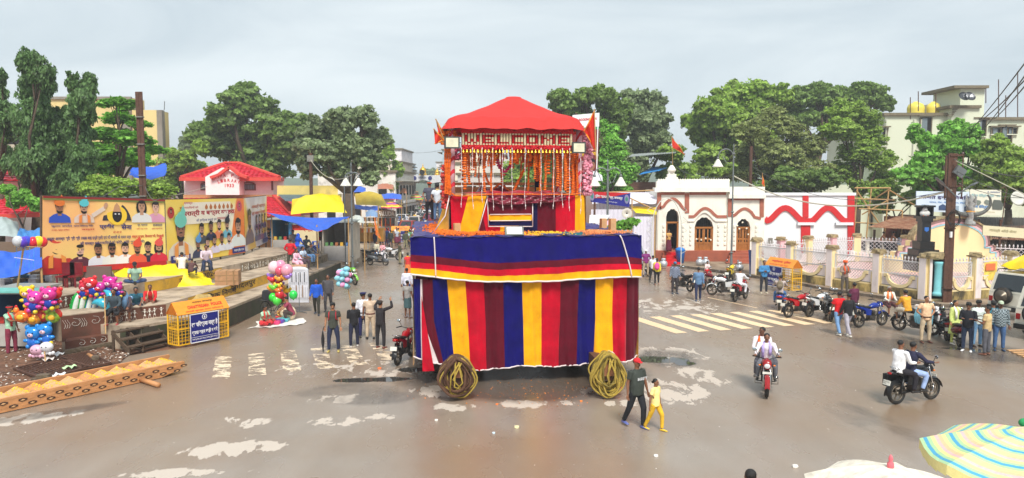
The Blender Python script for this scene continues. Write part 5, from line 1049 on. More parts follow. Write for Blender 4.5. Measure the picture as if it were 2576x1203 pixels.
SC=[VB,VY,VR,VM]
for side in(-1,1):
 for j in rn(12):
  def fn(u,v,j=j,side=side):
   y=.15+(j+u)*.86;return(side*(3.34+.03*mh.sin(y*8+v)*v)-(.0 if side>0 else 0),y,ZS+.3+(.55+.05*mh.sin(y*2)-ZS-.3)*v)
  q=MB();q.gd(fn,7,12);CBO(q,'cloth_panel',SC[(j+1)%4])
q=MB();q.gd(lambda u,v:(-3.3+6.6*u,10.45+.04*mh.sin(u*60),ZS+.3-2.6*v),60,6);CBO(q,'cloth_panel',VM)
SX=[1032,1092,1180,1253,1385,1498,1580,1616]
B0=[602,603,602,602,601,599,597,594];B1=[641,645,656,662,655,648,646,651];B2=[658,664,673,679,672,665,663,666];B3=[674,678,690,695,689,681,677,679];B4=[688,696,705,708,706,699,694,697]
TB=[[(CH(px,b,-.14).x,CH(px,b,-.14).z)for px,b in zip(SX,bb)]for bb in(B0,B1,B2,B3,B4)]
X0,X1=TB[0][0][0],TB[0][-1][0]
def sy(x,z,f):return-.14-(.04*mh.sin(x*6+ph[3])+.035*mh.sin(x*15+ph[4]+z*2)+.03*mh.sin(x*3-z*4))*f-.05*f+(max(0,abs(x)-3.05))**2*.8
for bi,m_ in en((VB,VM,VR,VY)):
 def fn(u,v,bi=bi):
  x=X0+(X1-X0)*u;za,zb=iP(TB[bi],x),iP(TB[bi+1],x)
  if bi==0:za=ZD+.06
  z=za+(zb-za)*v;tot=(za-z)/1.2+bi*.3;return(x,sy(x,z,min(1,(ZD-z)/1.0)),z)
 CBO(cL(fn,80,10 if bi==0 else 4),'skirt_band',m_)
def zat(b,x):return iP(TB[b],x)
CBO(MB().tu([(x,sy(x,zat(4,x),1)-.01,zat(4,x)-.012)for x in[X0+(X1-X0)*j/80 for j in rn(81)]],.026,6),'white_edging',TRIM)
for px0,px1 in((1092,1096),(1558,1586)):
 pts=[]
 for j in rn(15):
  f=j/14;z=ZD+.07+(iP(TB[4],CH(px1,690,-.14).x)-ZD-.07)*f;x=CH(px0+(px1-px0)*f**.7,650,-.14).x;pts.append((x,sy(x,z,min(1,(ZD-z)))-.025,z))
 CBO(MB().tu(pts,.04,6,sq=.5),'white_edging',TRIM)
DKW=mat('chariot_timber',(92,60,42),.75,var=.3,s9=4,bump=.3,bs9=30)
BEAM=mat('sawn_beam_end',(168,112,76),.7,var=.25,s9=6,dirt=.4,ds9=5,dcol=(90,50,35))
bxl,bxr=CH(1158,935,-1.5).x,CH(1533,937,-1.8).x
for x in(bxl,bxr):CBO(MB().box((x,4.2 if x>0 else 4.35,.66),(.28,12.0 if x>0 else 11.6,.36)),'main_beam',DKW,0)
for x,ye in((bxl,-1.49),(bxr,-1.83)):CBO(MB().box((x,ye,.8),(.36,.06,.38)),'beam_end',BEAM,0)
for y in(1.5,5,8.5):CBO(MB().box((0,y,1.05),(6.2,.3,.3)),'cross_beam',DKW,0)
for y in(1.6,5.0,8.4):
 for x in(-2.6,-1.35,1.7,2.95):
  q=MB();q.lh([(.2,-.16),(.82,-.14),(.85,0),(.82,.14),(.2,.16)],(x,y,.84),24,M=Mx9.Rotation(PI/2,3,'Y'));CBO(q,'wheel',DKW,0)
for x,y in((-2.9,.6),(-2.7,1.0),(2.9,.6)):CBO(MB().box((x,y,.95),(.14,.14,.9)),'post',DKW,0)
for x in(-3,-1.5,0,1.5,3):
 for y in(.5,5,9.8):CBO(MB().box((x,y,2.5),(.18,.18,3.2)),'post',DKW,0)
q=MB();q.box((0,5.1,ZD-.06),(6.6,10.1,.1));CBO(q,'deck',mat('deck_planks',(176,120,84),.8,var=.25,s9=3,bump=.3,bs9=20),0)
RP1=mat('yellow_rope',(176,150,62),.85,var=.25,s9=40,bump=1,bs9=90);RP2=mat('brown_rope',(92,62,44),.9,var=.3,s9=40,bump=1,bs9=60)
def coil(l9,cx,cy,zt,n,rx,rz,m1,m2,seed,thick2=0):
 rr_=random.Random(seed);base=WM[ch.name]@V((cx,cy,.02));t=tg('rope_coil',l9,'rope',base,CYAW)
 for k in rn(n):
  a=rr_.uniform(.5,1.05);b_=rr_.uniform(.72,1.02);oy=rr_.uniform(-.36,.12);sx=rr_.uniform(-.07,.07);thick=k<thick2
  r_=.042 if thick else .024;h=rz*b_*(.93 if thick else 1);pts=[]
  for j in rn(33):
   th=j/32*2*PI;w_=rx*a*(.62+.38*mh.sin(min(PI,(1-mh.cos(th))/2*PI*.8+.25)))
   pts.append((sx+w_*mh.sin(th)*(1-.22*mh.cos(th))+.03*mh.sin(th*4+k*1.7),oy+.06*mh.sin(th*2+k),max(.04,zt-h+h*mh.cos(th)*1.0)))
  q=MB();q.tu(pts,r_,6,cap=0);q.bd('rope_loop',m2 if(thick or rr_.random()<.2)else m1,t,1,wd=0)
 for k in rn(9):oy=rr_.uniform(-.36,.12);q=MB();q.tu([(-.3+.1*mh.sin(k),oy,zt-.35),(-.17,oy+.05,zt-.1),(.02*k-.08,oy,zt+.0),(.19,oy-.04,zt-.1),(.3,oy,zt-.38)],.026,6);q.bd('rope_loop',m2 if k%3==0 else m1,t,1,wd=0)
 for k in rn(4):q=MB();q.tu([(rr_.uniform(-.15,.15),-.35,zt-.1),(rr_.uniform(-.2,.2),-.4,zt-.45-.1*k),(rr_.uniform(-.3,.3),-.35,zt-.9)],.022,6);q.bd('rope_loop',m1,t,1,wd=0)
 return t
coil('bundle of brown and yellow ropes hung on the left beam end of the chariot',CH(1149,950,-1.4).x,-1.35,1.16,46,.44,.56,RP1,RP2,1,20)
coil('bundle of yellowish ropes hung on the right beam end of the chariot',CH(1525,950,-1.6).x,-1.65,1.2,46,.42,.58,RP1,mat('olive_rope',(128,112,50),.85,bump=1,bs9=80),2)
DC=mat('crumpled_blue_cloth',(24,18,110),.85,sheen=.3,bump=.8,bs9=9,var=.3,s9=4)
def cR(name,l9,x0,x1,y0,y1,amp,m,z=ZD+.02,sd=0,parent=None,lay=None):
 def fn(u,v):
  x,y=x0+(x1-x0)*u,y0+(y1-y0)*v;return(x,y,z+amp*(.5+.5*mh.sin(x*7+sd+2*mh.sin(y*3))*mh.sin(y*6+sd))*min(1,6*min(u,1-u,v,1-v)+.1)+.012*mh.sin(x*31)*mh.sin(y*27))
 q=MB();q.gd(fn,40,40);return q.bd(name,m,ch,1,wd=0)
cR('deck_cloth','',-3.32,-2.35,.1,9.6,.1,DC,sd=1);cR('deck_cloth','',2.9,3.38,.0,8.5,.1,DC,sd=3);cR('deck_cloth','',-2.45,-1.75,.1,1.6,.12,mat('crumpled_mauve_cloth',(110,60,78),.7,bump=.6,bs9=8,var=.3),sd=5);cR('deck_cloth','',2.3,2.95,3.5,8.5,.1,DC,sd=8)
CBO(cL(lambda u,v:(X0+.05+(X1-X0-.1)*u,-.17+.35*v,ZD+.06+.025*mh.sin(u*60+v*4)+.02*mh.sin(u*23)),70,4,.0),'deck_cloth',VB)
def pT(l9,x0,x1,y0,y1,n,m,sd,z=ZD+.05):
 rr_=random.Random(sd);q=MB()
 for i in rn(n):
  x,y=rr_.gauss((x0+x1)/2,(x1-x0)/4),rr_.gauss((y0+y1)/2,(y1-y0)/4);s_=rr_.uniform(.02,.045);p=V((x,y,z+rr_.uniform(0,.09)));a=rr_.random()*6
  q.add([p+V((mh.cos(a+k*2.1)*s_,mh.sin(a+k*2.1)*s_,rr_.uniform(-.01,.01)))for k in rn(3)]+[p+V((0,0,s_))],[(0,1,3),(1,2,3),(2,0,3)])
 o=q.bd('petals',m,ch,wd=0);o['kind']='stuff';return o
MG=mat('marigold_orange',(236,112,6),.7,var=.2,s9=30,bump=1,bs9=60,i9=.2);MGY=mat('marigold_yellow',(250,190,30),.7,i9=.2,bump=1,bs9=60)
pT('',-2.1,-.2,.3,1.0,1200,MG,1);pT('',-2.9,-1.9,2.0,6.0,1500,MG,2);pT('',1.3,3.0,.3,1.2,800,mat('petal_mix',(214,130,80),.8,i9=.4),3);pT('',-2.7,-2.0,.5,2.0,700,MG,4);pT('',0,1.2,.1,.8,300,MGY,5)
def ontop(name,l9,cat,x,y,z=ZD+.04):return tg(name,l9,cat,WM[ch.name]@V((x,y,z)),CYAW)
def fL(name,l9,x,y,z,w_,h_,tilt=-.1):
 t=tg(name,l9,'floodlight',WM[ch.name]@V((x,y,z)),CYAW);R=Mx9.Rotation(tilt,3,'X')
 MB().box((0,0,h_/2),(w_,.09,h_),R=R).bd('housing',mat('grey_housing',(72,78,78),.5,m9=.4),t,wd=0);MB().box(R@V((0,-.052,0))+V((0,0,h_/2)),(w_*.8,.012,h_*.76),R=R).bd('lamp_panel',mat('lamp_panel',(222,218,190),.25),t,wd=0)
 q=MB();q.tu([(-w_/2-.02,0,h_/2),(-w_/2-.02,.12,h_/2),(w_/2+.02,.12,h_/2),(w_/2+.02,0,h_/2)],.014,6);q.bd('bracket',MET,t,wd=0);return t
fL('floodlight','grey floodlight lying on the front edge of the chariot deck',CH(1295,600).x,.12,ZD+.05,.55,.28,-.5)
for k,(px,py,s_,lb)in en(((1543,585,.3,'pale sawn timber block at the right rear corner of the deck'),(1520,580,.26,'smaller timber block beside the pale one on the right of the deck'),(1150,592,.22,'short reddish timber block at the left of the deck'))):
 p=CG(px,py,ZD);t=ontop('timber_block',lb,'timber block',p.x,p.y+.15);MB().box((0,0,s_/2+.05),(.19,.19,s_+.1),.2).bd('block',CUT,t,wd=0)
p=CG(1385,602,ZD+.1);o=cR('dark_green_net','',0,.8,0,.35,.12,mat('teal_net',(20,96,104),.8,bump=1,bs9=20),z=0,sd=2);o.parent=None;o.matrix_world=WM[ch.name]@Mx9.Translation(V((.95,.25,ZD+.05)));tq(o,'heap of teal netting on the front of the chariot deck','netting');o.name='netting'
o=cR('pink_cloth','',0,.5,0,.35,.16,mat('pink_cloth',(222,160,140),.8,bump=.6,bs9=12),z=0,sd=6);o.parent=None;o.matrix_world=WM[ch.name]@Mx9.Translation(V((-.62,.2,ZD+.05)));o.name='cloth_bundle';tq(o,'pale pink crumpled cloth on the front of the chariot deck','cloth')
for k in rn(3):tq(MB().bar(WM[ch.name]@V((.35+.1*k,.25+.1*k,ZD+.1)),WM[ch.name]@V((.85+.15*k,.22-.05*k,ZD+.1)),.05,.04).bd('metal_strip',CHR),('bright metal strip lying beside the deck floodlight','second bright metal strip next to the teal netting','last of the bright metal strips on the deck')[k],'metal strip')
tq(MB().bar(WM[ch.name]@V((2.15,1.6,ZD+.12)),WM[ch.name]@V((3.2,.5,ZD+.12)),.09,.05).bd('plank',CUT),'long loose plank lying across the right corner of the deck','plank')
PY=1.7
pl_=CH(1133,588,PY).x;pr_=CH(1470,588,PY).x;PZ0=CH(1290,590,PY).z;PZ1=CH(1290,491,PY).z;PD=3.6
def lay(pts,m,off,name='cloth_panel',fold=.012):
 """flat cloth piece on the pavilion front given by photo pixels"""
 c=[CH(x,y,PY-off)for x,y in pts]
 q=MB();q.gd(lambda u,v:(lambda p:(p.x,p.y-fold*mh.sin(p.x*14+p.z*4)-fold*.7*mh.sin(p.x*31),p.z))(c[0].lerp(c[1],u).lerp(c[3].lerp(c[2],u),v)),14,10);return CBO(q,name,m)
CBO(MB().box(((pl_+pr_)/2,PY+PD/2,(PZ0+PZ1)/2),(pr_-pl_-.1,PD-.1,PZ1-PZ0-.05)),'pavilion_base',DKW,0)
lay([(1133,493),(1178,493),(1154,587),(1136,586)],VR,.02);lay([(1178,493),(1224,493),(1200,590),(1154,587)],VY,.021);lay([(1226,493),(1262,493),(1258,588),(1204,590)],VR,.022)
lay([(1205,570),(1214,540),(1224,588),(1201,590)],VM,.05)
lay([(1258,560),(1306,560),(1306,587),(1258,588)],VY,.021);lay([(1306,515),(1352,508),(1352,584),(1306,587)],VD,.022);lay([(1352,505),(1398,498),(1398,588),(1352,586)],VM,.021);lay([(1398,494),(1447,492),(1447,586),(1398,588)],VR,.022);lay([(1447,492),(1470,492),(1472,582),(1447,586)],VY,.021)
lay([(1228,492),(1340,492),(1338,540),(1229,540)],VM,.06);lay([(1229,540),(1338,540),(1338,555),(1230,555)],VY,.06);lay([(1230,555),(1338,555),(1337,568),(1230,567)],VD,.06)
for a,b in(((1226,492),(1229,570)),((1229,570),(1340,570)),((1340,570),(1340,510)),((1233,540),(1336,539)),((1233,556),(1336,555)),((1228,493),(1201,590)),((1136,588),(1200,592)),((1200,592),(1330,590)),((1330,590),(1470,586))):
 CBO(MB().tu([CH(*a,PY-.085),CH(*b,PY-.085)],.016,6),'white_edging',TRIM)
SAT=mat('maroon_satin',(122,22,46),.3,var=.25,s9=3,bump=1,bs9=9,sheen=.5)
c=[CH(1226,488,PY-.1),CH(1424,488,PY-.1),CH(1420,508,PY-.1),CH(1345,514,PY-.1),CH(1228,507,PY-.1)]
q=MB();q.gd(lambda u,v:(c[0].x+(c[1].x-c[0].x)*u,PY-.12-.05*mh.sin(u*30+v*8)-.03*mh.sin(u*13-v*17)-.05*v+.2*(1-v)**4,c[0].z+.03-(.26+.1*mh.sin(u*PI*1.2)+.03*mh.sin(u*9))*v),60,10);CBO(q,'satin_drape',SAT)
for side,x in((-1,pl_),(1,pr_)):
 for j,m_ in en((VY,VB,VR,VY)):
  q=MB();q.gd(lambda u,v:(x+side*(.03+.02*mh.sin(u*9+v*3)),PY+(j+u)*PD/4,PZ0+(PZ1-PZ0)*v),6,6);CBO(q,'cloth_panel',m_)
q=MB();q.gd(lambda u,v:(pl_-.05-.45*v*u,PY+.1+u*.9,PZ1-(PZ1-PZ0+.1)*v),8,10);CBO(q,'cloth_panel',VY);CBO(MB().tu([(pl_-.02,PY-.05,PZ1),(pl_-.15,PY,PZ0+.6),(pl_-.6,PY+.1,PZ0-.05)],.02,6),'white_edging',TRIM)
CBO(MB().box(((pl_+pr_)/2,PY+PD/2,PZ1+.02),(pr_-pl_-.1,PD-.1,.06)),'pavilion_floor',WD,0)
cR('seat_cloth','',pl_+.4,pr_-.5,PY+.25,PY+.8,.1,mat('red_velvet2',(170,16,36),.8,sheen=.4),z=PZ1+.05,sd=4)
cR('seat_cloth','',pl_+.9,pl_+2.0,PY+.9,PY+1.6,.28,SAT,z=PZ1+.05,sd=6)
for z_,y_ in((PZ1+.35,PY+PD-.1),):
 CBO(MB().box(((pl_+pr_)/2,y_,z_),(pr_-pl_-.1,.06,.1)),'rail',WD,0);CBO(MB().box(((pl_+pr_)/2,y_,z_-.22),(pr_-pl_-.1,.05,.22)),'rail',WD,0)
ZE=CH(1290,322,PY).z
PK=mat('pink_post_cloth',(236,196,206),.8,bump=.4,bs9=10);PR_=mat('red_post_ribbon',(206,40,60),.8)
for x,y in((CH(1137,480,PY).x,PY),(CH(1458,480,PY).x,PY),(CH(1137,480,PY).x,PY+PD-.2),(CH(1458,480,PY).x,PY+PD-.2)):
 p=CBO(MB().tu([(x,y+.1,PZ1-.05),(x,y+.1,ZE+.15)],.1,12),'post',PK)
 for k in rn(5):q=MB();q.gd(lambda u,v:(x+.104*mh.cos(u*2*PI),y+.1+.104*mh.sin(u*2*PI),PZ1+.12+k*.4+.13*v+.16*mh.cos(u*2*PI+.8)),14,2);q.bd('ribbon',PR_,p,1,wd=0)
xl,xr=CH(1109,320,PY-.35).x,CH(1484,324,PY-.35).x;xm=CH(1290,242,PY+1.8).x;zap=CH(1290,243,PY+1.8).z;RED=mat('red_canopy_cloth',(208,50,46),.8,var=.1,s9=.8,bump=.3,bs9=5,trans=.12)
q=MB();cx_,cyy=(xl+xr)/2,PY+1.65;hx_,hy_=(xr-xl)/2,2.1
def can(a,b):
 th=a*2*PI;r_=b
 cth,sth=mh.cos(th),mh.sin(th);k=1/(abs(cth)**9+abs(sth)**9)**(1/9)
 sq_=r_*k;X_=cx_+(xm-cx_)*(1-r_)+hx_*cth*sq_;Y_=cyy+hy_*sth*sq_
 edge=max(abs(cth),abs(sth))*k*r_
 c4=(k-1)/.15
 if r_<.9:z=zap-(zap-ZE-.3)*(r_/.9)**(1.0+.25*(1-min(1,r_*2)))-.05*mh.sin(PI*r_/.9)
 else:z=ZE+.3-(r_-.9)/.1*.36-.012*mh.sin(th*14)*(r_-.9)*10
 if r_<.12:z=zap-(r_/.12)**2*.05-.02
 return(X_,Y_,z+.02*mh.sin(X_*9)*r_)
q.gd(can,96,40);CBO(q,'canopy',RED)
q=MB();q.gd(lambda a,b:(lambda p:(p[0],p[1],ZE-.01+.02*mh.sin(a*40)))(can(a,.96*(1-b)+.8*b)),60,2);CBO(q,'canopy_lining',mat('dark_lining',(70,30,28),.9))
q=MB()
for y in(PY+.02,PY+PD-.1):q.box((cx_,y,ZE+.05),(hx_*1.9,.08,.08))
for x in(cx_-hx_*.88,cx_+hx_*.88):q.box((x,PY+PD/2,ZE+.1),(.08,PD,.08))
CBO(q,'canopy_frame',mat('bamboo',(186,148,96),.7),0)
def fW(name,pts_fn,n,r_,m,parent,sd=0,per=6):
 rr_=random.Random(sd);q=MB()
 for i in rn(n):
  p=V(pts_fn(rr_));s_=r_*rr_.uniform(.8,1.25);q.ell(p,(s_,s_*.7,s_*.8),6,4)
 o=q.bd(name,m,parent,wd=0);o['kind']='stuff';return o
wx0,wx1=CH(1161,350,PY-.2).x,CH(1440,350,PY-.2).x;yb=PY-.22
wz=[CH(1300,v,PY-.22).z for v in(324,336,366,376)]
CBO(MB().box(((wx0+wx1)/2,yb+.06,(wz[0]+wz[3])/2),(wx1-wx0,.05,wz[0]-wz[3])),'banner_board',mat('dark_red_board',(140,12,24),.9),0)
RF=mat('red_petal_flowers',(206,14,30),.7,var=.25,s9=30,bump=1,bs9=80);CF=mat('cream_flowers',(240,226,190),.7,var=.12,s9=30,bump=1,bs9=80)
fW('red_flower_border',lambda r_:(r_.uniform(wx0,wx1),yb+r_.uniform(-.03,.02),r_.uniform(wz[1],wz[0])),900,.032,RF,ch,1);fW('red_flower_border',lambda r_:(r_.uniform(wx0,wx1),yb+r_.uniform(-.03,.02),r_.uniform(wz[3],wz[2])),700,.032,RF,ch,2)
ncol=36;LW=(wx1-wx0)/ncol
FONT={'W':['10001','10001','10101','10101','01010'],'E':['1111','1000','1110','1000','1111'],'L':['1000','1000','1000','1000','1111'],'C':['1111','1000','1000','1000','1111'],'O':['1111','1001','1001','1001','1111'],'M':['10001','11011','10101','10001','10001']}
cols=[]
for chh in 'WELCOME':
 g_=FONT[chh]
 for j in rn(len(g_[0])):cols.append([g_[i][j]=='1' for i in rn(5)])
 cols.append([0]*5)
cols=[[0]*5]+cols;nc=len(cols);dx=(wx1-wx0)/nc;q1=MB();q2=MB()
for i,cc in en(cols):
 for j in rn(15):
  on=1<j<13 and cc[min(4,int((j-2)/2.2))];x=wx0+dx*(i+.5);z=wz[1]-(wz[1]-wz[2])*(j+.5)/15;(q1 if on else q2).ell((x,yb+.0,z),(dx*.46,.045,(wz[1]-wz[2])/15*.62),6,4)
q1.bd('welcome_letters',RF,ch,wd=0)['kind']='stuff';q2.bd('cream_flower_field',CF,ch,wd=0)['kind']='stuff'
GOLD=mat('gold_bell',(222,176,60),.3,m9=.8)
bell=None
for i in rn(31):
 x=wx0+.05+(wx1-wx0-.1)*i/30;
 if bell is None:bell=MB().lh([(.012,.06),(.02,.05),(.026,.02),(.045,-.03),(.05,-.04),(.02,-.045),(.012,-.06)],(0,0,0),10).mesh('bell',GOLD,1)
 o=lk('bell',bell,ch);o.location=(x,yb,wz[3]-.06)
def gL9(pts,r_,m,name='garland',sd=0,step=None):
 pts=[V(p)for p in pts];q=MB();step=step or r_*.95;rr_=random.Random(sd);acc=0
 for a,b in zip(pts,pts[1:]):
  l=(b-a).length;n=max(1,int(l/step))
  for i in rn(n):
   p=a.lerp(b,(i+.5)/n);s_=r_*rr_.uniform(.85,1.12);q.ell(p+V((rr_.uniform(-.006,.006),0,0)),(s_,s_,step*.62),7,4)
 return q.bd(name,m,ch,wd=0)
ZG=wz[3]-.03
def zpx(py,y=PY):return CH(1290,py,y).z
rg=random.Random(31)
def hg(px,py1,m=MG,r_=.045,y=PY-.05,dx=0.,py0=376,name='garland'):
 x=CH(px,430,y).x;z0,z1=CH(px,py0,y).z,CH(px,py1,y).z;pts=[(x+dx*f*f+.012*mh.sin(f*9+px),y+.01*mh.sin(f*7),z0+(z1-z0)*f)for f in[j/8 for j in rn(9)]]
 gL9(pts,r_,m,name,sd=int(px*7)%97);return x,z1
for px in(1121,1126,1131):hg(px,492+rg.uniform(-4,6),py0=374,y=PY-.12)
for px,e in((1169,478),(1174,440),(1190,430),(1196,445),(1218,484),(1229,420),(1240,408),(1285,415),(1296,402),(1326,420),(1334,405),(1345,452),(1358,455),(1359,482),(1372,480),(1380,440),(1392,492),(1403,470),(1411,482),(1423,480),(1429,486),(1434,470),(1441,490),(1446,486),(1452,492)):
 hg(px,e,r_=rg.choice((.045,.055,.065)),y=PY+rg.uniform(-.12,.25))
for px in rn(1165,1445,9):hg(px+rg.uniform(-2,2),rg.uniform(385,415),r_=.028,m=rg.choice((MG,MG,MG,RF,mat('dark_maroon_flowers',(110,14,30),.8,bump=1,bs9=70),mat('green_leaf_strings',(52,96,40),.8,bump=1,bs9=70))),y=PY+rg.uniform(.1,1.2))
for px,e in((1205,470),(1262,440),(1310,450),(1400,455),(1420,460),(1180,460)):hg(px,e,r_=.035,y=PY+PD-.4,m=MG)
hg(1211,465,y=PY+.5,dx=.25,r_=.05);x0_=CH(1330,400,PY+.4).x;gL9([(x0_,PY+.4,zpx(380)),(x0_-.1,PY+.5,zpx(420)),(x0_-.45,PY+.6,zpx(480))],.055,MG)
gL9([CH(1222,490,PY+1),CH(1258,462,PY+1),CH(1290,488,PY+1)],.05,MG);gL9([CH(1136,486,PY-.1),CH(1145,493,PY-.13),CH(1165,494,PY-.13),CH(1230,489,PY-.16),CH(1330,489,PY-.16),CH(1440,490,PY-.14),CH(1462,486,PY-.1)],.035,MG)
for k in rn(46):hg(rg.uniform(1150,1450),rg.choice((395,405,415,430,460,485))+rg.uniform(-8,6),r_=rg.choice((.04,.055,.07)),y=PY+rg.uniform(-.1,.9),dx=rg.uniform(-.08,.08))
MAG=mat('magenta_flowers',(196,30,96),.7,bump=1,bs9=70);hp_=[CH(1249+0,400,PY+.3),CH(1256,420,PY+.3),CH(1270,434,PY+.3),CH(1284,418,PY+.3),CH(1288,398,PY+.3)];gL9(hp_,.075,MAG,'heart_garland');gL9([CH(1268,437,PY+.3),CH(1268,443,PY+.3)],.05,mat('red_rose',(190,20,40)),'heart_garland')
gL9([CH(1243,395,PY+.3),CH(1249,372,PY+.3),CH(1262,382,PY+.3)],.09,mat('green_leaf_strings',(52,96,40)),'leaf_swag');gL9([CH(1247,396,PY+.28),CH(1251,388,PY+.28)],.05,MGY,'leaf_swag')
fW('leaf_swag',lambda r_:(CH(1150+r_.uniform(-8,14),0,PY+.2).x,PY+.2+r_.uniform(-.1,.1),zpx(382+r_.uniform(-8,20))),90,.035,mat('mixed_small_flowers',(190,80,110),.7,i9=.8),ch,7)
for px,e in((1161,522),(1189,526),(1213,510),(1240,529),(1264,530),(1288,528),(1321,527),(1361,520),(1393,527),(1415,524),(1433,532),(1461,540)):
 x,z1=CH(px,430,PY-.3).x,zpx(e,PY-.3);q=MB();n=26;z0=zpx(372,PY-.3)
 for j in rn(n):q.ell((x+.02*mh.sin(j*.5+px)*j/n*(1 if rg.random()else 1),PY-.3,z0+(z1-z0)*(j+.5)/n),(.016 if j%4==0 else .008,.01,(z0-z1)/n*.6),6,4)
 q.bd('white_tassel_cord',TRIM,ch,wd=0)
CBO(MB().tu([CH(1352,492,PY+2),CH(1352,400,PY+2)],.1,10),'wrapped_post',VD);CBO(MB().box(CH(1358,483,PY+1.2),(.22,.2,.3)),'yellow_box',VY,0)
fW('right_post_flowers',lambda r_:(pr_+.1+r_.uniform(-.12,.12),PY+r_.uniform(-.1,.15),r_.uniform(PZ1,ZE-.1)),330,.05,mat('pink_post_flowers',(228,150,170),.7,i9=.5),ch,9)
fW('left_post_flowers',lambda r_:(pl_-.12+r_.uniform(-.12,.1),PY+r_.uniform(0,.8),r_.uniform(PZ1-.4,PZ1+.9)),200,.05,mat('red_orange_post_flowers',(214,70,60),.7,i9=.6),ch,10)
fW('left_post_flowers',lambda r_:(pl_-.2+r_.uniform(-.1,.4),PY+r_.uniform(0,.5),r_.uniform(ZE-.5,ZE-.1)),130,.05,MG,ch,11)
fL('floodlight','square floodlight fixed to the left front post under the red canopy',CH(1137,363,PY-.3).x,PY-.35,zpx(375,PY-.35),.46,.36,0);fL('floodlight','square floodlight fixed to the right front post under the red canopy',CH(1455,373,PY-.3).x,PY-.35,zpx(385,PY-.35),.42,.34,0)
SAF=mat('red_pennant',(212,44,22),.75,var=.15,s9=6,trans=.2);SAFE=mat('gold_edging',(236,150,40),.6)
def pe(l9,pts,pole,m=SAF,wave=.06):
 p=[V(x)for x in pts];t=tg('pennant',l9,'flag',V((p[0].x,p[0].y,pole[0][2]if pole else p[0].z)))
 if pole:MB().tu(pole,.018,6).bd('pole',mat('bamboo',(186,148,96)),t)
 q=MB();q.gd(lambda u,v:(lambda w_:tuple(w_+V((0,wave*mh.sin(u*8+v*3),0))))(p[0].lerp(p[2],u*1.0).lerp(p[1].lerp(p[2],u),v)),14,8);q.bd('cloth',m,t,1)
 for a,b in((p[0],p[2]),(p[1],p[2])):MB().tu([a.lerp(b,j/8)+V((0,wave*mh.sin(j),0))for j in rn(9)],.018,5).bd('gold_edge',SAFE,t)
 return t
pe('upper red pennant with gold edge at the left corner of the canopy',(P(1096,300,22),P(1102,334,22),P(1119,340,22.4)),[P(1117,352,22.2),P(1096,299,22)])
pe('lower red pennant at the left corner of the canopy',(P(1091,325,21.6),P(1094,362,21.6),P(1116,352,22)),[P(1115,358,22),P(1091,324,21.6)])
pe('tall red pennant with gold fringe at the right corner of the canopy',(P(1495,280,22.6),P(1497,378,22.6),P(1470,330,22.6)),[P(1500,400,22.6),P(1495,275,22.6)])
zt=ZD+.05
def D(px,py):return G(px,py,zt)
pn('slim man with orange head wrap and grey shirt standing on the chariot deck',D(1081,557),165,'behind',1.62,(76,76,92),(38,28,34),'short',sK9=0,hat='band',hC=(235,90,30),sH=None)
pn('man in white shirt and ripped blue jeans standing on the chariot deck',D(1101,558),170,'behind',1.52,(205,212,220),(88,116,150),'short',sK9=0,sH=None,sF=(220,190,120))
CRM=mat('cream_plaster',(242,238,226),.85,var=.08,s9=1.2,bump=.25,bs9=14,dirt=.22,ds9=2,dcol=(120,104,84),z9=(1,1,.35))
WHW=mat('white_limewash',(236,238,242),.85,var=.03,s9=1,dirt=.12,ds9=1.2,dcol=(180,178,176),z9=(1,1,.4))
TRC=mat('terracotta_band',(170,100,80),.8,var=.12,s9=3,dirt=.2);PLN=mat('red_sandstone_plinth',(164,88,64),.7,var=.12,s9=2,dirt=.3,ds9=1.5)
REDW=mat('red_wall_band',(206,30,36),.6,var=.06);DOORW=mat('ochre_door',(168,106,44),.5,var=.12,dirt=.2);DARK=mat('dark_interior',(20,17,16),.9);IRON=mat('iron_bars',(40,36,34),.5,m9=.5)
tp_=tg('temple_gatehouse','cream temple gatehouse with terracotta bands, three arched doorways and a toothed parapet','temple',(13,54,0))
def F(px,py,Y=54.):p=P(px,py,Y);return p
def wY(name,px0,px1,Y,z0,z1,m,th=.5,parent=tp_):
 a=P(px0,600,Y).x;b=P(px1,600,Y).x;return MB().box(((a+b)/2,Y+th/2,(z0+z1)/2),(b-a,th,z1-z0)).bd(name,m,parent)
def zf(py,Y):return P(1288,py,Y).z
def arch_wall(name,px0,px1,Y,z0,z1,opens,m,th=.45):
 """wall with arched openings: opens = (pxl, pxr, spring py, crown py)"""
 a=P(px0,600,Y).x;b=P(px1,600,Y).x;q=MB();xs_=a
 for(l,r_,sp,cr_)in opens:
  xl_,xr_=P(l,600,Y).x,P(r_,600,Y).x;zs,zc=zf(sp,Y),zf(cr_,Y)
  q.box(((xs_+xl_)/2,Y+th/2,(z0+z1)/2),(xl_-xs_,th,z1-z0));n=12
  for k in rn(n):
   u0,u1=k/n,(k+1)/n;h0=zs+(zc-zs)*mh.sin(PI*u0)**.6+.06*abs(mh.sin(u0*PI*4));h1=zs+(zc-zs)*mh.sin(PI*u1)**.6+.06*abs(mh.sin(u1*PI*4));x0_,x1_=xl_+(xr_-xl_)*u0,xl_+(xr_-xl_)*u1
   q.add([(x0_,Y,h0),(x1_,Y,h1),(x1_,Y,z1),(x0_,Y,z1),(x0_,Y+th,h0),(x1_,Y+th,h1),(x1_,Y+th,z1),(x0_,Y+th,z1)],[(0,1,2,3),(4,7,6,5),(0,4,5,1)])
  xs_=xr_
 q.box(((xs_+b)/2,Y+th/2,(z0+z1)/2),(b-xs_,th,z1-z0));return q.bd(name,m,tp_)
Y0=54.;zpl=zf(630,Y0);zt_=zf(478,Y0)
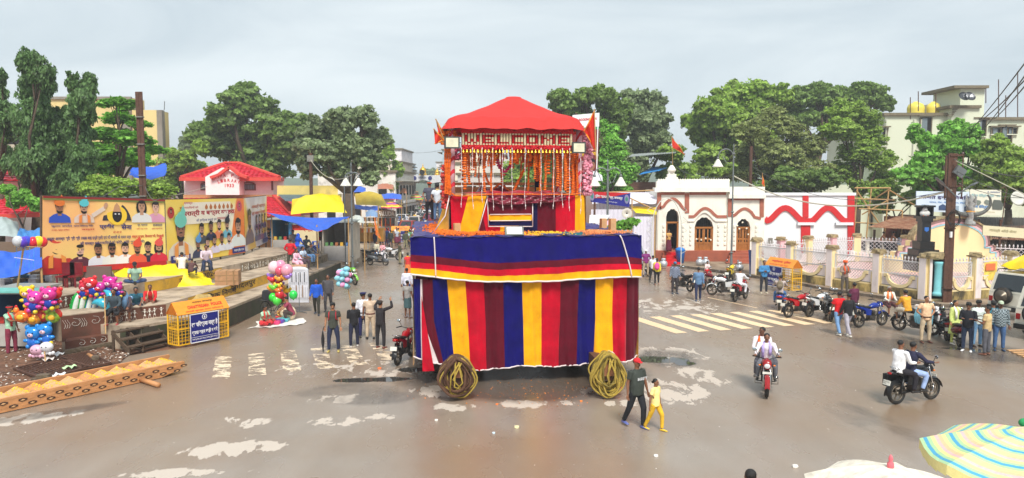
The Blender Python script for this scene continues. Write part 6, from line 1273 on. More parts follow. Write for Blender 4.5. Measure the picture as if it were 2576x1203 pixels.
arch_wall('wall',1655,1830,Y0,zpl,zt_,[(1675,1707,545,527),(1747,1794,571,548)],CRM);arch_wall('wall',1830,1922,Y0-.15,zpl,zf(500,Y0),[(1852,1887,572,552)],CRM)
wY('side_wall',1652,1656,Y0+.1,zpl,zt_,CRM,5);wY('inner_wall',1655,1922,Y0+2.2,0,zt_-.2,DARK,.2)
wY('plinth',1722,1846,Y0-.35,0,zpl,PLN,.9);wY('plinth',1850,1922,Y0-.4,0,zpl,PLN,.9);wY('plinth',1650,1712,Y0-.3,0,zpl,PLN,3)
wY('floor_slab',1650,1922,Y0+.4,zpl-.1,zpl-.005,PLN,2)
wY('cornice',1646,1834,Y0-.35,zf(483,Y0),zf(472,Y0),CRM,.9);wY('parapet',1650,1832,Y0-.15,zf(472,Y0)+.002,zf(456,Y0),CRM,.4);wY('cornice',1832,1924,Y0-.45,zf(499,Y0),zf(489,Y0),CRM,.9);wY('parapet',1834,1921,Y0-.25,zf(489,Y0)+.002,zf(470,Y0),CRM,.4)
for k in rn(30):
 px=1655+k*6;
 if 1673<px<1702:continue
 q=MB();x=P(px,600,Y0).x;z=zf(456,Y0);q.p9((x-.07,Y0-.1,z),(1,0,0),(0,0,1),[(0,0),(.14,0),(.16,.1),(.07,.18),(-.02,.1)],-.16);q.bd('merlon',CRM,tp_)
for(px,w_,z0,z1)in((1688,30,456,446),(1688,22,446,438),(1687,14,438,432)):wY('crest',px-w_/2,px+w_/2,Y0-.12,zf(z0,Y0),zf(z1,Y0),CRM,.35)
MB().lh([(.25,0),(.33,.15),(.2,.35),(.08,.5)],(P(1687,600,Y0).x,Y0,zf(433,Y0)),12).bd('crest_finial',CRM,tp_,1)
def bN(pts,w_,m,Y,parent=tp_,name='band',pr=.05):
 q=MB();c=[P(a,b,Y)for a,b in pts];
 up=[]
 for i,p in en(c):d=(c[min(i+1,len(c)-1)]-c[max(i-1,0)]);d.y=0;d=d.normalized();nn=V((-d.z,0,d.x))*w_/2;up.append((p+nn,p-nn))
 for(a1,b1),(a2,b2)in zip(up,up[1:]):
  f=V((0,-pr,0));bk=V((0,.02,0));q.add([a1+f,a2+f,b2+f,b1+f,a1+bk,a2+bk,b2+bk,b1+bk],[(0,1,2,3),(0,4,5,1),(3,2,6,7)])
 return q.bd(name,m,parent)
def archpts(l,r_,base,crown,n=12,k=1.):return[(l+(r_-l)*i/n,base-(base-crown)*mh.sin(PI*i/n)**k)for i in rn(n+1)]
YB=Y0-.003
bN([(1663,487),(1722,487)],.2,TRC,YB);bN([(1734,487),(1826,487)],.2,TRC,YB);bN([(1658,485),(1658,527)],.3,TRC,YB);bN([(1728,486),(1728,536)],.32,TRC,YB);bN([(1660,524),(1670,519)]+archpts(1674,1710,512,500,8,1)+[(1716,521),(1724,528)],.2,TRC,YB)
bN([(1732,545),(1745,545)]+archpts(1752,1796,539,524,8)+[(1804,545),(1828,545)],.2,TRC,YB);bN([(1838,500),(1914,500)],.22,TRC,YB-.15);bN([(1836,500),(1836,545)],.3,TRC,YB-.15);bN([(1916,500),(1916,546)],.3,TRC,YB-.15);bN([(1840,545),(1850,540)]+archpts(1856,1890,534,525,8)+[(1898,546),(1914,550)],.2,TRC,YB-.15)
bN([(1729,556),(1745,556)]+archpts(1748,1795,552,534,8)+[(1800,556),(1828,556)],.09,CRM,YB,pr=.09,name='cornice')
for px in(1667,1716,1735,1805,1822,1845,1900):
 for j in rn(5):wY('rib',px,px+5,Y0-.24 if px>1830 else Y0-.09,zf(572+j*11,Y0),zf(566+j*11,Y0),CRM,.095)
def door(l,r_,top,Y,open_=0):
 xl_,xr_=P(l,600,Y).x,P(r_,600,Y).x;z0,z1=zpl,zf(top,Y)
 fr_=MB().box(((xl_+xr_)/2,Y+.12,z1),(xr_-xl_,.1,.12)).bd('door_frame',DOORW,tp_)
 for x in(xl_+.05,xr_-.05):MB().box((x,Y+.12,(z0+z1)/2),(.12,.1,z1-z0)).bd('jamb',DOORW,fr_)
 if open_:return
 for s_ in(0,1):
  w_=(xr_-xl_)/2-.08;cx__=xl_+.1+w_/2+s_*(w_+.0);lf=MB()
  for x in(-w_/2+.05,w_/2-.05,0):lf.box((cx__+x,Y+.16,(z0+z1)/2),(.09,.05,z1-z0-.1))
  for f in(.02,.32,.5,.97):lf.box((cx__,Y+.163,z0+(z1-z0)*f),(w_,.05,.12))
  lf.box((cx__,Y+.18,z0+(z1-z0)*.16),(w_,.02,(z1-z0)*.28));d=lf.bd('door_leaf',DOORW,tp_)
  for k in rn(7):MB().box((cx__-w_/2+w_*(k+.5)/7,Y+.2,z0+(z1-z0)*.66),(.02,.02,(z1-z0)*.62)).bd('iron_bar',IRON,d)
 q=MB()
 for k in rn(9):x=xl_+(xr_-xl_)*(k+.5)/9;q.box((x,Y+.2,z1+.35),(.025,.02,.7))
 q.bd('fanlight_grille',IRON,tp_)
door(1747,1794,573,Y0);door(1852,1887,573,Y0-.15);door(1675,1707,560,Y0,1)
MB().p9((P(1675,600,Y0).x,Y0+.3,zpl),(.3,.95,0),(0,0,1),[(0,0),(.75,0),(.75,2.1),(0,2.1)],.06).bd('door_leaf',DOORW,tp_)
for px,py in((1752,602),(1764,604),(1775,600),(1788,604),(1868,560),(1878,575),(1882,590),(1855,568),(1860,576)):MB().ell((P(px,py,Y0-.2)),.07,7,5).bd('paper_flower',cm((240,232,210)),tp_)
for k in rn(4):
 h=zpl*(4-k)/4.6;wY('step',1838-k*3,1905,Y0-.7-k*.38,0,h,PLN,.4)
 wY('step',1668-k*1,1712,Y0-.6-k*.42,0,h,PLN,.45)
RC=mat('red_carpet',(206,14,28),.9,bump=.4,bs9=20)
q=MB()
for k in rn(5):
 h=zpl*(4-max(0,k-0))/4.6 if k<4 else .14;x0_,x1_=P(1672-k*3,600,Y0).x,P(1705-k*2,600,Y0).x;y=Y0-.7-k*.42+.25;zz=h+.012 if k<4 else .15
 q.box(((x0_+x1_)/2,y-.02,zz),(x1_-x0_,.44,.02));q.box(((x0_+x1_)/2,y-.25,zz-.1),(x1_-x0_,.02,.22))
o=q.bd('red_carpet',RC);tq(o,'red carpet running down the steps of the temple doorway','carpet')
pe('red triangular flag on a thin pole above the temple crest',(P(1690,344,54),P(1693,372,54),P(1723,389,54)),[P(1693,440,54),P(1690,342,54)],wave=.15)
pe('small orange flag at the right end of the temple roof',(P(1918,437,54),P(1917,462,54),P(1924,470,54)),[P(1919,482,54),P(1918,435,54)],cm((232,84,28)))
rw=tg('compound_wall','tall white wall painted with red pillars and wavy red arches beside the temple','wall',(25,54.5,0));YW=54.5
wY('wall',1922,2147,YW,0,zf(492,YW),WHW,.35,rw);wY('coping',1920,2150,YW-.12,zf(492,YW)+.001,zf(485,YW),WHW,.6,rw)
def aw(l,m_,r_):
 n=16;return[(l+(r_-l)*i/n,556-33*(mh.sin(PI*i/n)**1.6))for i in rn(n+1)]
bN([(1923,550)]+aw(1930,0,2020)+[(2030,556)]+aw(2040,0,2125)+[(2144,556)],.42,REDW,YW-.003,rw,pr=.1);bN([(2026,492),(2026,548)],.42,REDW,YW-.002,rw,pr=.09);bN([(2026,566),(2026,668)],.85*.8,REDW,YW-.002,rw,pr=.09);bN([(2140,492),(2140,668)],.5,REDW,YW-.002,rw,pr=.11)
for px in(2026,2122):bN([(px-22,563),(px+22,563)],.2,WHW,YW-.004,rw,pr=.2,name='ledge')
MB().box(P(1938,606,54.3),(.3,.12,.42)).bd('meter_box',mat('galvanised',(150,148,140)),rw)
FP=mat('pale_pink_plaster',(238,226,224),.85,var=.08,s9=1.2,bump=.3,bs9=14,dirt=.28,ds9=1.6,dcol=(120,110,98),z9=(1,1,.4));FC=mat('cream_fence_plaster',(242,222,170),.85,var=.08,s9=1.2,dirt=.25,ds9=1.6,dcol=(120,104,80),z9=(1,1,.4));FBASE=mat('stained_yellow_base',(206,180,110),.85,var=.2,s9=2,dirt=.85,ds9=1.6,dcol=(78,70,50),z9=(1,1,.5));DL=mat('dark_outline',(72,52,46),.8)
CAPM=mat('mossy_cap',(176,156,116),.9,var=.3,s9=5,dirt=.6,ds9=4,dcol=(80,70,50));GR=mat('pale_grille',(206,204,206),.6,var=.1,dirt=.2);PNK=mat('pink_paint',(232,186,190),.8,var=.06,dirt=.3)
def fence(l9,pts,ztop=2.25,detail=1,z0=.12,pinks=0,skip=()):
 t=tg('garden_fence',l9,'fence',V(pts[0]+(z0,)))
 for i,p in en(pts):
  m_=PNK if(pinks and i%2)else FC
  MB().box((p[0],p[1],(ztop+z0)/2),(.42,.42,ztop-z0),YWF(pts,i)).bd('pillar',m_ if pinks else FC,t);
  if not pinks:
   d=Mx9.Rotation(YWF(pts,i),3,'Z')@V((0,-1,0));MB().box(V((p[0],p[1],(ztop+z0)/2))+d*.22,(.36,.03,ztop-z0-.1),YWF(pts,i)).bd('pillar_face',FP,t)
  c=lk('pillar_cap',(lambda b_:b_)(sn(0,(.54,.54,.2),0,m=CAPM)),t);c.location=WM[t.name].inverted()@V((p[0],p[1],ztop+.09));c.rotation_euler=(0,0,i*1.1)
  MB().box((p[0],p[1],ztop+.0),(.56,.56,.07),YWF(pts,i)).bd('cap_slab',CAPM,t)
 for i,(p,q_)in en(zip(pts,pts[1:])):
  if i in skip:continue
  a=V(p+(0,));b=V(q_+(0,));d=(b-a).normalized();L_=(b-a).length-.44;a=a+d*.22;n=V((d.y,-d.x,0));
  if n.dot(V((a.x,a.y,0)))>0:n=-n
  zb,zw_=.55,1.22;U=V((0,0,1))
  lo=MB().p9(a+n*.16,d,U,[(0,z0),(L_,z0),(L_,zb),(0,zb)],.3*(-1 if d.cross(U).dot(n)>0 else 1)).bd('base_course',FBASE,t)
  sc=L_*.3;cxx=L_*.5;pts2=[(0,zb),(L_,zb),(L_,zw_)]+([(cxx+sc+.12,zw_),(cxx+sc+.12,zw_-.12)]if detail else[(cxx+sc,zw_)])+[(cxx+sc*mh.cos(PI*k/10),zw_-.12-(zw_-zb-.22)*mh.sin(PI*k/10))for k in rn(11)]+([(cxx-sc-.12,zw_-.12),(cxx-sc-.12,zw_)]if detail else[])+[(0,zw_)]
  th=-.2 if d.cross(U).dot(n)>0 else .2
  MB().p9(a+n*.1,d,U,pts2,th).bd('low_wall',FP,t)
  if detail:
   q=MB();arc=[(cxx+sc*mh.cos(PI*k/14),zw_-.12-(zw_-zb-.22)*mh.sin(PI*k/14))for k in rn(15)];arc=[(cxx+sc+.2,zw_-.06),(cxx+sc,zw_-.06)]+arc+[(cxx-sc,zw_-.06),(cxx-sc-.2,zw_-.06)]
   for(x0_,y0_),(x1_,y1_)in zip(arc,arc[1:]):q.bar(a+d*x0_+U*y0_+n*.12,a+d*x1_+U*y1_+n*.12,.16,.1,up=n)
   q.bd('scoop_moulding',FC,t)
   for(x0_,y0_,x1_,y1_,w_)in((0.04,zb+.04,L_-.04,zb+.04,.09),(.05,zb,.05,zw_,.09),(L_-.05,zb,L_-.05,zw_,.09)):MB().bar(a+d*x0_+U*y0_+n*.115,a+d*x1_+U*y1_+n*.115,w_,.04,up=n).bd('panel_border',FC,t)
   q=MB()
   for(x0_,y0_),(x1_,y1_)in zip(arc,arc[1:]):q.bar(a+d*x0_+U*(y0_-.1)+n*.128,a+d*x1_+U*(y1_-.1)+n*.128,.025,.02,up=n)
   q.bar(a+d*.1+U*(zb+.1)+n*.12,a+d*(L_-.1)+U*(zb+.1)+n*.12,.022,.02,up=n);q.bd('painted_outline',DL,t)
  zt1,zt2=1.95,2.05;g=MB()
  for z in(zw_+.03,zt1):g.bar(a+U*z,a+d*L_+U*z,.06)
  for x in(.03,L_-.03):g.bar(a+d*x+U*zw_,a+d*x+U*zt1,.06)
  g.bd('grille_frame',GR,t)
  g=MB();step=.17 if detail else .26;H_=zt1-zw_;k=int(L_/step)
  def clipz(x0,dz):
   out_=[];x=x0
   return out_
  zlow=zw_-(.5 if detail else .25);HH=zt1-zlow
  for kk in rn(-int(HH/step),k+int(HH/step)+1):
   for sg in(1,-1):
    xa=kk*step;xb=xa+sg*HH;pa_,pb2=(xa,zlow),(xb,zt1);lo_,hi_=0,1
    for s0,s1_,mn,mxv in((pa_[0],pb2[0],0,L_),):
     dxx=s1_-s0;t0=(mn-s0)/dxx;t1=(mxv-s0)/dxx
     if t0>t1:t0,t1=t1,t0
     lo_,hi_=max(0,t0),min(1,t1)
    N_=8;prev=None
    for s in rn(N_+1):
     f=lo_+(hi_-lo_)*s/N_;x=pa_[0]+(pb2[0]-pa_[0])*f;z=pa_[1]+(pb2[1]-pa_[1])*f
     u_=(x-cxx)/sc;lim=zw_ if abs(u_)>1 else zw_-.1-(zw_-zb-.25)*mh.sqrt(max(0,1-u_*u_))
     ok=hi_>lo_ and z>=lim
     if ok and prev is not None:g.bar(a+d*prev[0]+U*prev[1],a+d*x+U*z,.026,.02)
     prev=(x,z)if ok else None
  g.bd('lattice',GR,t)['kind']='stuff'
  g=MB();nfn=int(L_/.2)
  for j in rn(nfn):x=L_*(j+.5)/nfn;g.lh([(.03,0),(.015,.06),(.05,.12),(.03,.17),(.005,.24)],a+d*x+U*(zt1+.03),6)
  g.bd('finials',GR,t)['kind']='stuff'
 return t
def YWF(pts,i):
 a=pts[max(0,i-1)];b=pts[min(len(pts)-1,i+1)];return mh.atan2(b[1]-a[1],b[0]-a[0])
FA=[(15.35,45.75),(16.6,43.3),(17.8,40.5),(19.15,38.0),(20.25,35.6)]
fence('cream and pink garden fence with lattice panels between scooped low walls, facing the road',FA)
fence('right hand side of the garden fence beyond the rusty utility pole',[(21.1,35.5),(23.0,36.1),(25.3,36.9),(28,37.8)])
fence('rear garden fence with pink and cream pillars before the white wall',[(15.6,46.4),(17.3,46.9),(19.5,48),(21.7,49.4),(23.8,50.3),(26.2,48.5)],pinks=1,detail=0)
fence('far right rear garden fence beside the arched wall',[(28.5,44.5),(31.5,43.0),(34,42)],pinks=1,detail=0)
cp=tg('corner_column','wide cream corner pier with a turquoise half column at the bend of the garden fence','pillar',(20.7,35.4,.12));MB().box((20.68,35.5,1.2),(.86,.5,2.16)).bd('pier',FC,cp);MB().box((20.68,35.28,1.2),(.6,.06,1.9)).bd('recess',FP,cp)
for dx in(-.36,.36):MB().box((20.68+dx,35.235,1.2),(.12,.04,2.1)).bd('edge_pilaster',FP,cp)
MB().lh([(.26,.28),(.26,.42),(.22,.46),(.2,.5),(.19,1.75),(.23,1.85),(.24,1.95)],(20.68,35.24,.12),16).bd('half_column',mat('turquoise_paint',(130,206,214),.7,var=.08,dirt=.3,ds9=3),cp,1)
o=lk('pier_cap',sn(0,(1.1,.8,.3),0,m=CAPM),cp);o.location=WM[cp.name].inverted()@V((20.68,35.4,2.36))
gf=MB();gf.ext([(15.6,45.4),(16.8,43.0),(18,40.3),(19.3,37.8),(20.4,35.8),(23,36.3),(28,38.1),(34,42),(28,45),(24,50.2),(19.5,47.8)],.1,.5);o=gf.bd('garden_floor',mat('pink_paving',(222,180,176),.8,var=.1,s9=2,dirt=.35,ds9=1));tq(o,kind='structure')
BK_=mat('black_granite',(22,22,24),.25,var=.2,s9=20,spec=.6)
sm_=tg('memorial_statue','black granite pedestal carrying a white garlanded bust in a dark niche','statue',(P(2322,640,41).x,41,.5));sx=P(2322,640,41).x;zz=lambda py:P(2322,py,41).z
for a,b,w_ in((680,643,1.45),(643,627,1.15),(627,607,.82),(607,558,.5),(558,550,.62),(550,543,.8)):
 z0,z1=zz(a),zz(b);MB().box((sx,41,(z0+z1)/2),(w_,w_,abs(z1-z0)-.004)).bd('pedestal_block',BK_,sm_)
q=MB();q.box((sx,41.22,(zz(543)+zz(520))/2),(.72,.08,zz(520)-zz(543)));q.box((sx+.33,41.0,(zz(543)+zz(520))/2),(.06,.5,zz(520)-zz(543)));q.box((sx,41.0,zz(519)),(.86,.62,.1));q.bd('niche',BK_,sm_)
MRB=mat('white_marble',(225,225,222),.4,var=.05);q=MB();q.ell((sx-.05,40.9,zz(529)),(.14,.12,.19));q.ell((sx-.02,40.95,zz(537)),(.3,.16,.2));q.tu([(sx-.03,41,zz(537)),(sx-.03,41,zz(532))],.07);q.bd('bust',MRB,sm_,1);q=MB();q.ell((sx+.02,41.06,zz(529)),(.26,.1,.3));q.box((sx-.05,40.79,zz(529)),(.16,.02,.03));q.bd('bust_hair',BK_,sm_,1)
q=MB()
for k in rn(26):th=k/25*PI;q.ell((sx-.03+.14*mh.cos(th),40.86,zz(535.5)-.28*mh.sin(th)),.035,6,4)
q.bd('garland',MG,sm_);q=MB();q.p9((sx-.12,40.745,zz(583)),(1,0,0),(0,0,1),[(0,.08),(.12,0),(.24,.08),(.24,.26),(0,.26)],.01);q.bd('shield_emblem',cm((50,110,190),'print'),sm_)
YA=44.;aw_=tg('arched_wall','cream half-round garden wall with pink and blue edge bands and stepped shoulders','wall',(P(2400,600,YA).x,YA,.5))
zA=lambda py:P(1288,py,YA).z;xA=lambda px:P(px,600,YA).x
prof=[(2238,700),(2545,700),(2545,645),(2520,645),(2520,632),(2505,632),(2505,618),(2490,618),(2490,606)]+[(2395+95*mh.cos(PI*k/18),606-56*mh.sin(PI*k/18))for k in rn(1,18)]+[(2300,606),(2290,606),(2290,620),(2272,620),(2272,634),(2252,634),(2252,645),(2238,645)]
pp=[(xA(a),zA(b))for a,b in prof];MB().p9((0,YA,0),(1,0,0),(0,0,1),pp,-.55).bd('wall',FC,aw_)
def edgeband(off,w_,m_,pr,nm):
 q=MB();e=prof[3:-1];c=[(xA(a),zA(b))for a,b in e];cx__,cz_=xA(2395),zA(660)
 ins=[]
 for x,z in c:d=V((x-cx__,0,z-cz_));l=d.length;d/=l;ins.append((x-d.x*off,z-d.z*off))
 for(x0_,z0_),(x1_,z1_)in zip(ins,ins[1:]):q.bar((x0_,YA-pr,z0_),(x1_,YA-pr,z1_),w_,.03,up=V((0,1,0)))
 q.bd(nm,m_,aw_)
edgeband(.08,.16,mat('brown_plum_edge',(150,116,112),.8,dirt=.4),.02,'edge_band');edgeband(.22,.12,PNK,.022,'edge_band');edgeband(.33,.08,mat('sky_blue_paint',(150,206,220),.8),.024,'edge_band')
q=MB();ar=[(xA(2395+97*mh.cos(PI*k/18)),zA(606-58*mh.sin(PI*k/18)))for k in rn(0,19)]
for(x0_,z0_),(x1_,z1_)in zip(ar,ar[1:]):q.bar((x0_,YA+.3,z0_+.04),(x1_,YA+.3,z1_+.04),.75,.1,up=V((0,0,1)))
q.bd('mossy_coping',CAPM,aw_)
ms_=tg('mask_sculpture','grey horned mask sculpture mounted above the arched wall behind the rusty pole','sculpture',P(2440,560,43.6));c=P(2440,545,43.6)
SG=mat('grey_sculpture',(150,150,148),.7,var=.3,s9=6,bump=.6,bs9=18);q=MB();q.tu([c+V((.05*mh.sin(k*2.3),0,-.5+.14*k))for k in rn(14)],[.42,.36,.24,.22,.25,.27,.24,.3,.2,.26,.17,.22,.14,.04],9,sq=.7);q.ell(c+V((0,-.17,0)),(.05,.1,.12),8,6);[q.tu([c+V((.1*s_,0,.5+.1*j)),c+V((.3*s_,-.05,.75+.12*j)),c+V((.22*s_,0,1.0+.12*j))],[.07,.05,.02],6)for s_ in(-1,1)for j in rn(4)];q.bd('mask',SG,ms_,1)
for s_ in(-1,1):
 q=MB();q.tu([c+V((s_*(.15+1.05*mh.sin(th)**1),0,.1+.75*(1-mh.cos(th))))for th in[k/10*2.2 for k in rn(11)]],[.14-.009*k for k in rn(11)],8);q.bd('horn',mat('dark_horn',(86,88,84),.6,var=.5,s9=14,bump=.8,bs9=20),ms_,1)
MB().ell(c+V((0,-.05,.3)),(.26,.2,.07)).bd('head_band',cm((226,160,60)),ms_,1)
q=MB();q.p9(P(2474,706,36.3),(.96,.27,0),(0,0,1),[(0,0),(.82,0),(.82,.95),(0,.95)],.012)
pst=q.bd('poster',mat('yellow_poster',(236,204,90),.6,var=.3,s9=4));tq(pst,'small yellow festival poster tied to the garden fence on the right','poster')
MB().p9(P(2474,706,36.28)+V((.08,-.02,.5)),(.96,.27,0),(0,0,1),[(0,0),(.6,0),(.6,.35),(0,.35)],.008).bd('poster_print',cm((226,120,70),'print'),pst)
rp=tg('utility_pole','thick rusty steel utility pole leaning at the garden corner with street lamps and wires','pole',(20.95,34.9,.12));a=V((20.95,34.9,.1));b=P(2397,386,35.2)
for s_ in(-.1,.1):MB().bar(a+V((s_,0,0)),b+V((s_,0,0)),.1,.22).bd('steel_section',RUST,rp)
MB().bar(a+V((0,.06,0)),b+V((0,.06,0)),.14,.05).bd('web',RUST,rp)
for f,dx in((.985,.5),(.78,.42)):p=a.lerp(b,f);MB().bar(p+V((-.15,-.05,0)),p+V((dx,-.05,.02)),.09).bd('cross_arm',RUST,rp);MB().lh([(.05,0),(.07,.05),(.04,.1),(.06,.14)],p+V((dx-.05,-.05,.05)),8).bd('insulator',mat('brown_insulator',(70,40,34),.2),rp)
MB().bar(a.lerp(b,.985)+V((.47,-.05,0)),a.lerp(b,.7)+V((.47,-.05,0)),.05).bd('side_rod',RUST,rp);MB().bar(a.lerp(b,.985)+V((-.33,-.05,0)),a.lerp(b,.7)+V((-.33,-.05,0)),.07).bd('side_rod',RUST,rp)
LG=mat('lamp_grey',(120,124,126),.5,m9=.4)
for(p0,p1,p2,lb)in((P(2404,494,34.9),P(2380,470,34.7),P(2355,448,34.6),0),(P(2410,490,34.9),P(2440,468,34.7),P(2458,460,34.5),1)):
 MB().tu([p0,p1],.035,8).bd('lamp_arm',LG,rp);q=MB();d=(p2-p1);loft(q,[(p1,(0,.06,0),(0,0,.03)),(p1.lerp(p2,.4),(0,.15,0),(0,0,.06)),(p2,(0,.12,0),(0,0,.04))],8);q.bd('lamp_head',LG,rp)
MB().box(P(2414,432,35),(.5,.15,.42),R=Mx9.Rotation(.6,3,'Y')).bd('junction_box',LG,rp)
q=MB()
for k in rn(5):q.tu([P(2400,545,34.8)+V((.3*mh.cos(t_),.1*mh.sin(t_*2+k),.35*mh.sin(t_)-.05*k))for t_ in[j/8*2*PI for j in rn(9)]],.015,5)
q.bd('cable_coil',mat('black_cable',(28,28,28)),rp);MB().box(a.lerp(b,.46),(.1,.3,.28)).bd('white_tag',cm((235,235,235),'plastic'),rp)
for z in(.1,.5):MB().box(a.lerp(b,z),(.4,.3,.07)).bd('clamp',RUST,rp)
def sag(p,q_,s_,n=14):p,q_=V(p),V(q_);return[p.lerp(q_,k/n)-V((0,0,s_*4*(k/n)*(1-k/n)))for k in rn(n+1)]
CAB=mat('grey_cable',(90,90,88));CABL=mat('pale_cable',(198,192,172),.6)
wires=[(P(2400,400,35),P(2700,440,30),.4,.018,CAB,'upper wire running right from the rusty pole'),(P(2405,430,35),P(2700,520,30),.3,.018,CAB,'middle wire running right from the rusty pole'),(P(2410,460,35),P(2700,480,32),.5,.014,CAB,'lower sagging wire right of the rusty pole'),(P(2405,405,35),P(2600,500,30),.0,.02,CABL,'pale stay wire slanting down right of the rusty pole'),(P(2395,478,35),P(1846,443,48),1.3,.04,CABL,'thick pale cable sagging from the rusty pole to the tall street lamp'),(P(1895,420,60),P(2395,478,35),1.4,.016,CAB,'thin wire from the brown pole behind the temple to the rusty pole'),(P(2440,330,60),P(2600,130,26),.1,.028,CAB,'highest of the wires crossing the upper right sky'),(P(2470,330,60),P(2600,160,26),.1,.028,CAB,'second wire crossing the upper right sky'),(P(2430,325,60),P(2600,178,26),.3,.028,CAB,'third wire crossing the upper right sky'),(P(2500,300,60),P(2600,190,26),.1,.03,CAB,'lowest wire crossing the upper right sky'),(P(1846,440,48),P(1700,420,60),.5,.02,CAB,'wire left of the tall street lamp over the temple roof'),(P(780,400,58),P(885,440,44),.8,.02,CABL,'looping pale cable between the brown post and the lamp post over the market'),(P(780,400,58),P(700,455,52),.2,.015,CAB,'wire from the brown post down to the library roof'),(P(365,470,33),P(400,500,33),.3,.02,CAB,'cable loop right of the tall rusty pole'),(P(1010,382,160),P(1110,378,160),.4,.03,CAB,'thin wire across the far street above the gate'),(P(330,480,60),P(520,470,50),.5,.02,CABL,'pale wire crossing before the shrubby tree to the library')]
for p,q_,s_,r_,m_,lb in wires:tq(MB().tu(sag(p,q_,s_),r_,5,cap=0).bd('wire',m_),lb,'wire')
LPM=mat('lamp_post_grey',(118,124,124),.5,m9=.4,dirt=.2,ds9=6);OPAL=mat('opal_shade',(222,220,208),.4)
def sL(l9,base,H_,arms,ph_=.5,px=None):
 t=tg('street_lamp',l9,'street lamp',base);base=V(base);q=MB();q.lh([(.16,0),(.16,.25),(.1,.5),(.065,1.2),(.05,H_*.5),(.045,H_),(.03,H_+.3),(.05,H_+.38),(.005,H_+.6)],base,12);q.bd('pole',LPM,t,1)
 for z in(1.2,H_*.5,H_-.1):MB().lh([(.06,0),(.12,.03),(.12,.07),(.06,.1)],base+V((0,0,z)),12).bd('collar',LPM,t,1)
 for dx in arms:
  s_=1 if dx>0 else-1;ax=abs(dx);top=base+V((0,0,H_-.3));pts=[top+V((s_*ax*.5*(1-mh.cos(th)),0,.55*mh.sin(th)*ax))for th in[k/10*PI for k in rn(11)]]
  MB().tu(pts,.035,7).bd('arm',LPM,t,1);MB().tu([top+V((s_*.08,0,-.5)),top+V((s_*ax*.45,0,-.35)),top+V((s_*ax*.7,0,.1))],.022,6).bd('scroll',LPM,t,1)
  e=pts[-1];MB().lh([(.06,.0),(.08,-.12),(.14,-.22),(.24,-.4),(.33,-.55),(.36,-.6),(.1,-.62)],e,16).bd('bell_shade',OPAL,t,1);MB().lh([(.03,.05),(.07,.02),(.08,-.1)],e,10).bd('shade_cap',LPM,t,1)
 return t
sL('tall single arm street lamp before the temple steps',G(1839,684,.12),7.7,(-1.0,))
sL('twin armed street lamp behind the right side of the chariot deck',(P(1527,600,40).x,40,0),6.6,(-.72,.72))
sL('street lamp rising beside the market stalls left of the road',(P(886,600,46).x,46,0),6.6,(.45,-.35))
for px,Y,py0,py1,r_,lb in((1890,60,560,368,.13,'brown post standing behind the temple roof'),(781,58,560,385,.14,'brown steel post rising above the yellow tarpaulins'),(866,47,650,460,.04,'thin grey conduit post beside the market lamp post'),(1530,44,560,440,.05,'thin post behind the twin street lamp')):
 p=P(px,py1,Y);tq(MB().tu([(p.x,Y,0),p],r_,8).bd('post',RUST if r_>.1 else LPM),lb,'post')
MB_=MB().box(P(781,399,57.8),(.5,.2,.5)).bd('junction_box',mat('galvanised',(150,148,140)));tq(MB_,'pale junction box on the brown post above the market','box')
tn=tg('white_tent','white cloth police help tent with pleated walls left of the temple','tent',(P(1580,600,50).x,50,0));TW=mat('white_tent_cloth',(228,224,236),.85,var=.04,bump=.3,bs9=8,trans=.1)
def tentwall(px0,px1,Y0_,Y1_,pyt,z0=0,m_=TW):
 a=P(px0,pyt,Y0_);b=P(px1,pyt,Y1_);q=MB();n=int((b-a).length*7);q.gd(lambda u,v:(lambda p:(p.x+0,p.y+.06*mh.sin(u*n*PI),z0+(p.z-z0)*v))(a.lerp(b,u)),n*2,3);return q.bd('cloth_wall',m_,tn,1)
tentwall(1487,1600,52,52,527);tentwall(1595,1648,50,51,545);tentwall(1500,1652,57,57,484)
q=MB();q.gd(lambda u,v:tuple(P(1490+165*u,487,57).lerp(P(1490+160*u,512,52),v)+V((0,0,.05*mh.sin(u*20+v*5)))),20,5);q.bd('tent_roof',TW,tn,1)
q=MB();q.gd(lambda u,v:tuple(P(1585+65*u,518+4*u,53).lerp(P(1600+52*u,536+4*u,51),v)),12,4);q.bd('yellow_awning',TRP,tn,1)
for px,py0,py1 in((1590,500,512),(1648,540,640),(1490,545,640)):p=P(px,py0,51);MB().tu([(p.x,51,0),p],.05,6).bd('bamboo_pole',mat('bamboo',(186,148,96)),tn)
MB().tu([P(1560,487,52),P(1652,530,51)],.05,6).bd('bamboo_pole',mat('bamboo',(186,148,96)),tn);MB().tu([P(1488,486,56),P(1660,478,54)],.05,6).bd('bamboo_pole',mat('bamboo',(186,148,96)),tn)
bn_=tg('banner','red and blue police help centre banner tied in front of the white tent','banner',P(1530,525,44));bl0,br0,tl0,tr0=P(1486,508,45),P(1583,521,43),P(1485,482,45),P(1586,486,43)
H4=(bl0,br0,tl0,tr0);rB=(br0-bl0).normalized();nB=V((rB.y,-rB.x,0)).normalized()
MB().add([x for x in H4[:2]]+[tr0,tl0],[(0,1,2,3)]).bd('cloth',cm((44,46,150),'print'),bn_);MB().add([x+nB*.01 for x in(hp(H4,0,.35),hp(H4,.4,.5),hp(H4,1,1),hp(H4,0,1))],[(0,1,2,3)]).bd('red_field',cm((222,40,50),'print'),bn_)
def onb(H,s_,a,b,w_,h_,m,parent,bold=.03):p=hp(H,a,b);q_=hp(H,a+w_,b);tX(s_,p+nB*.01,q_-p,V((0,0,1)),(q_-p).length,h_*(H[2]-H[0]).length,m,parent,bold=bold,off=.02)
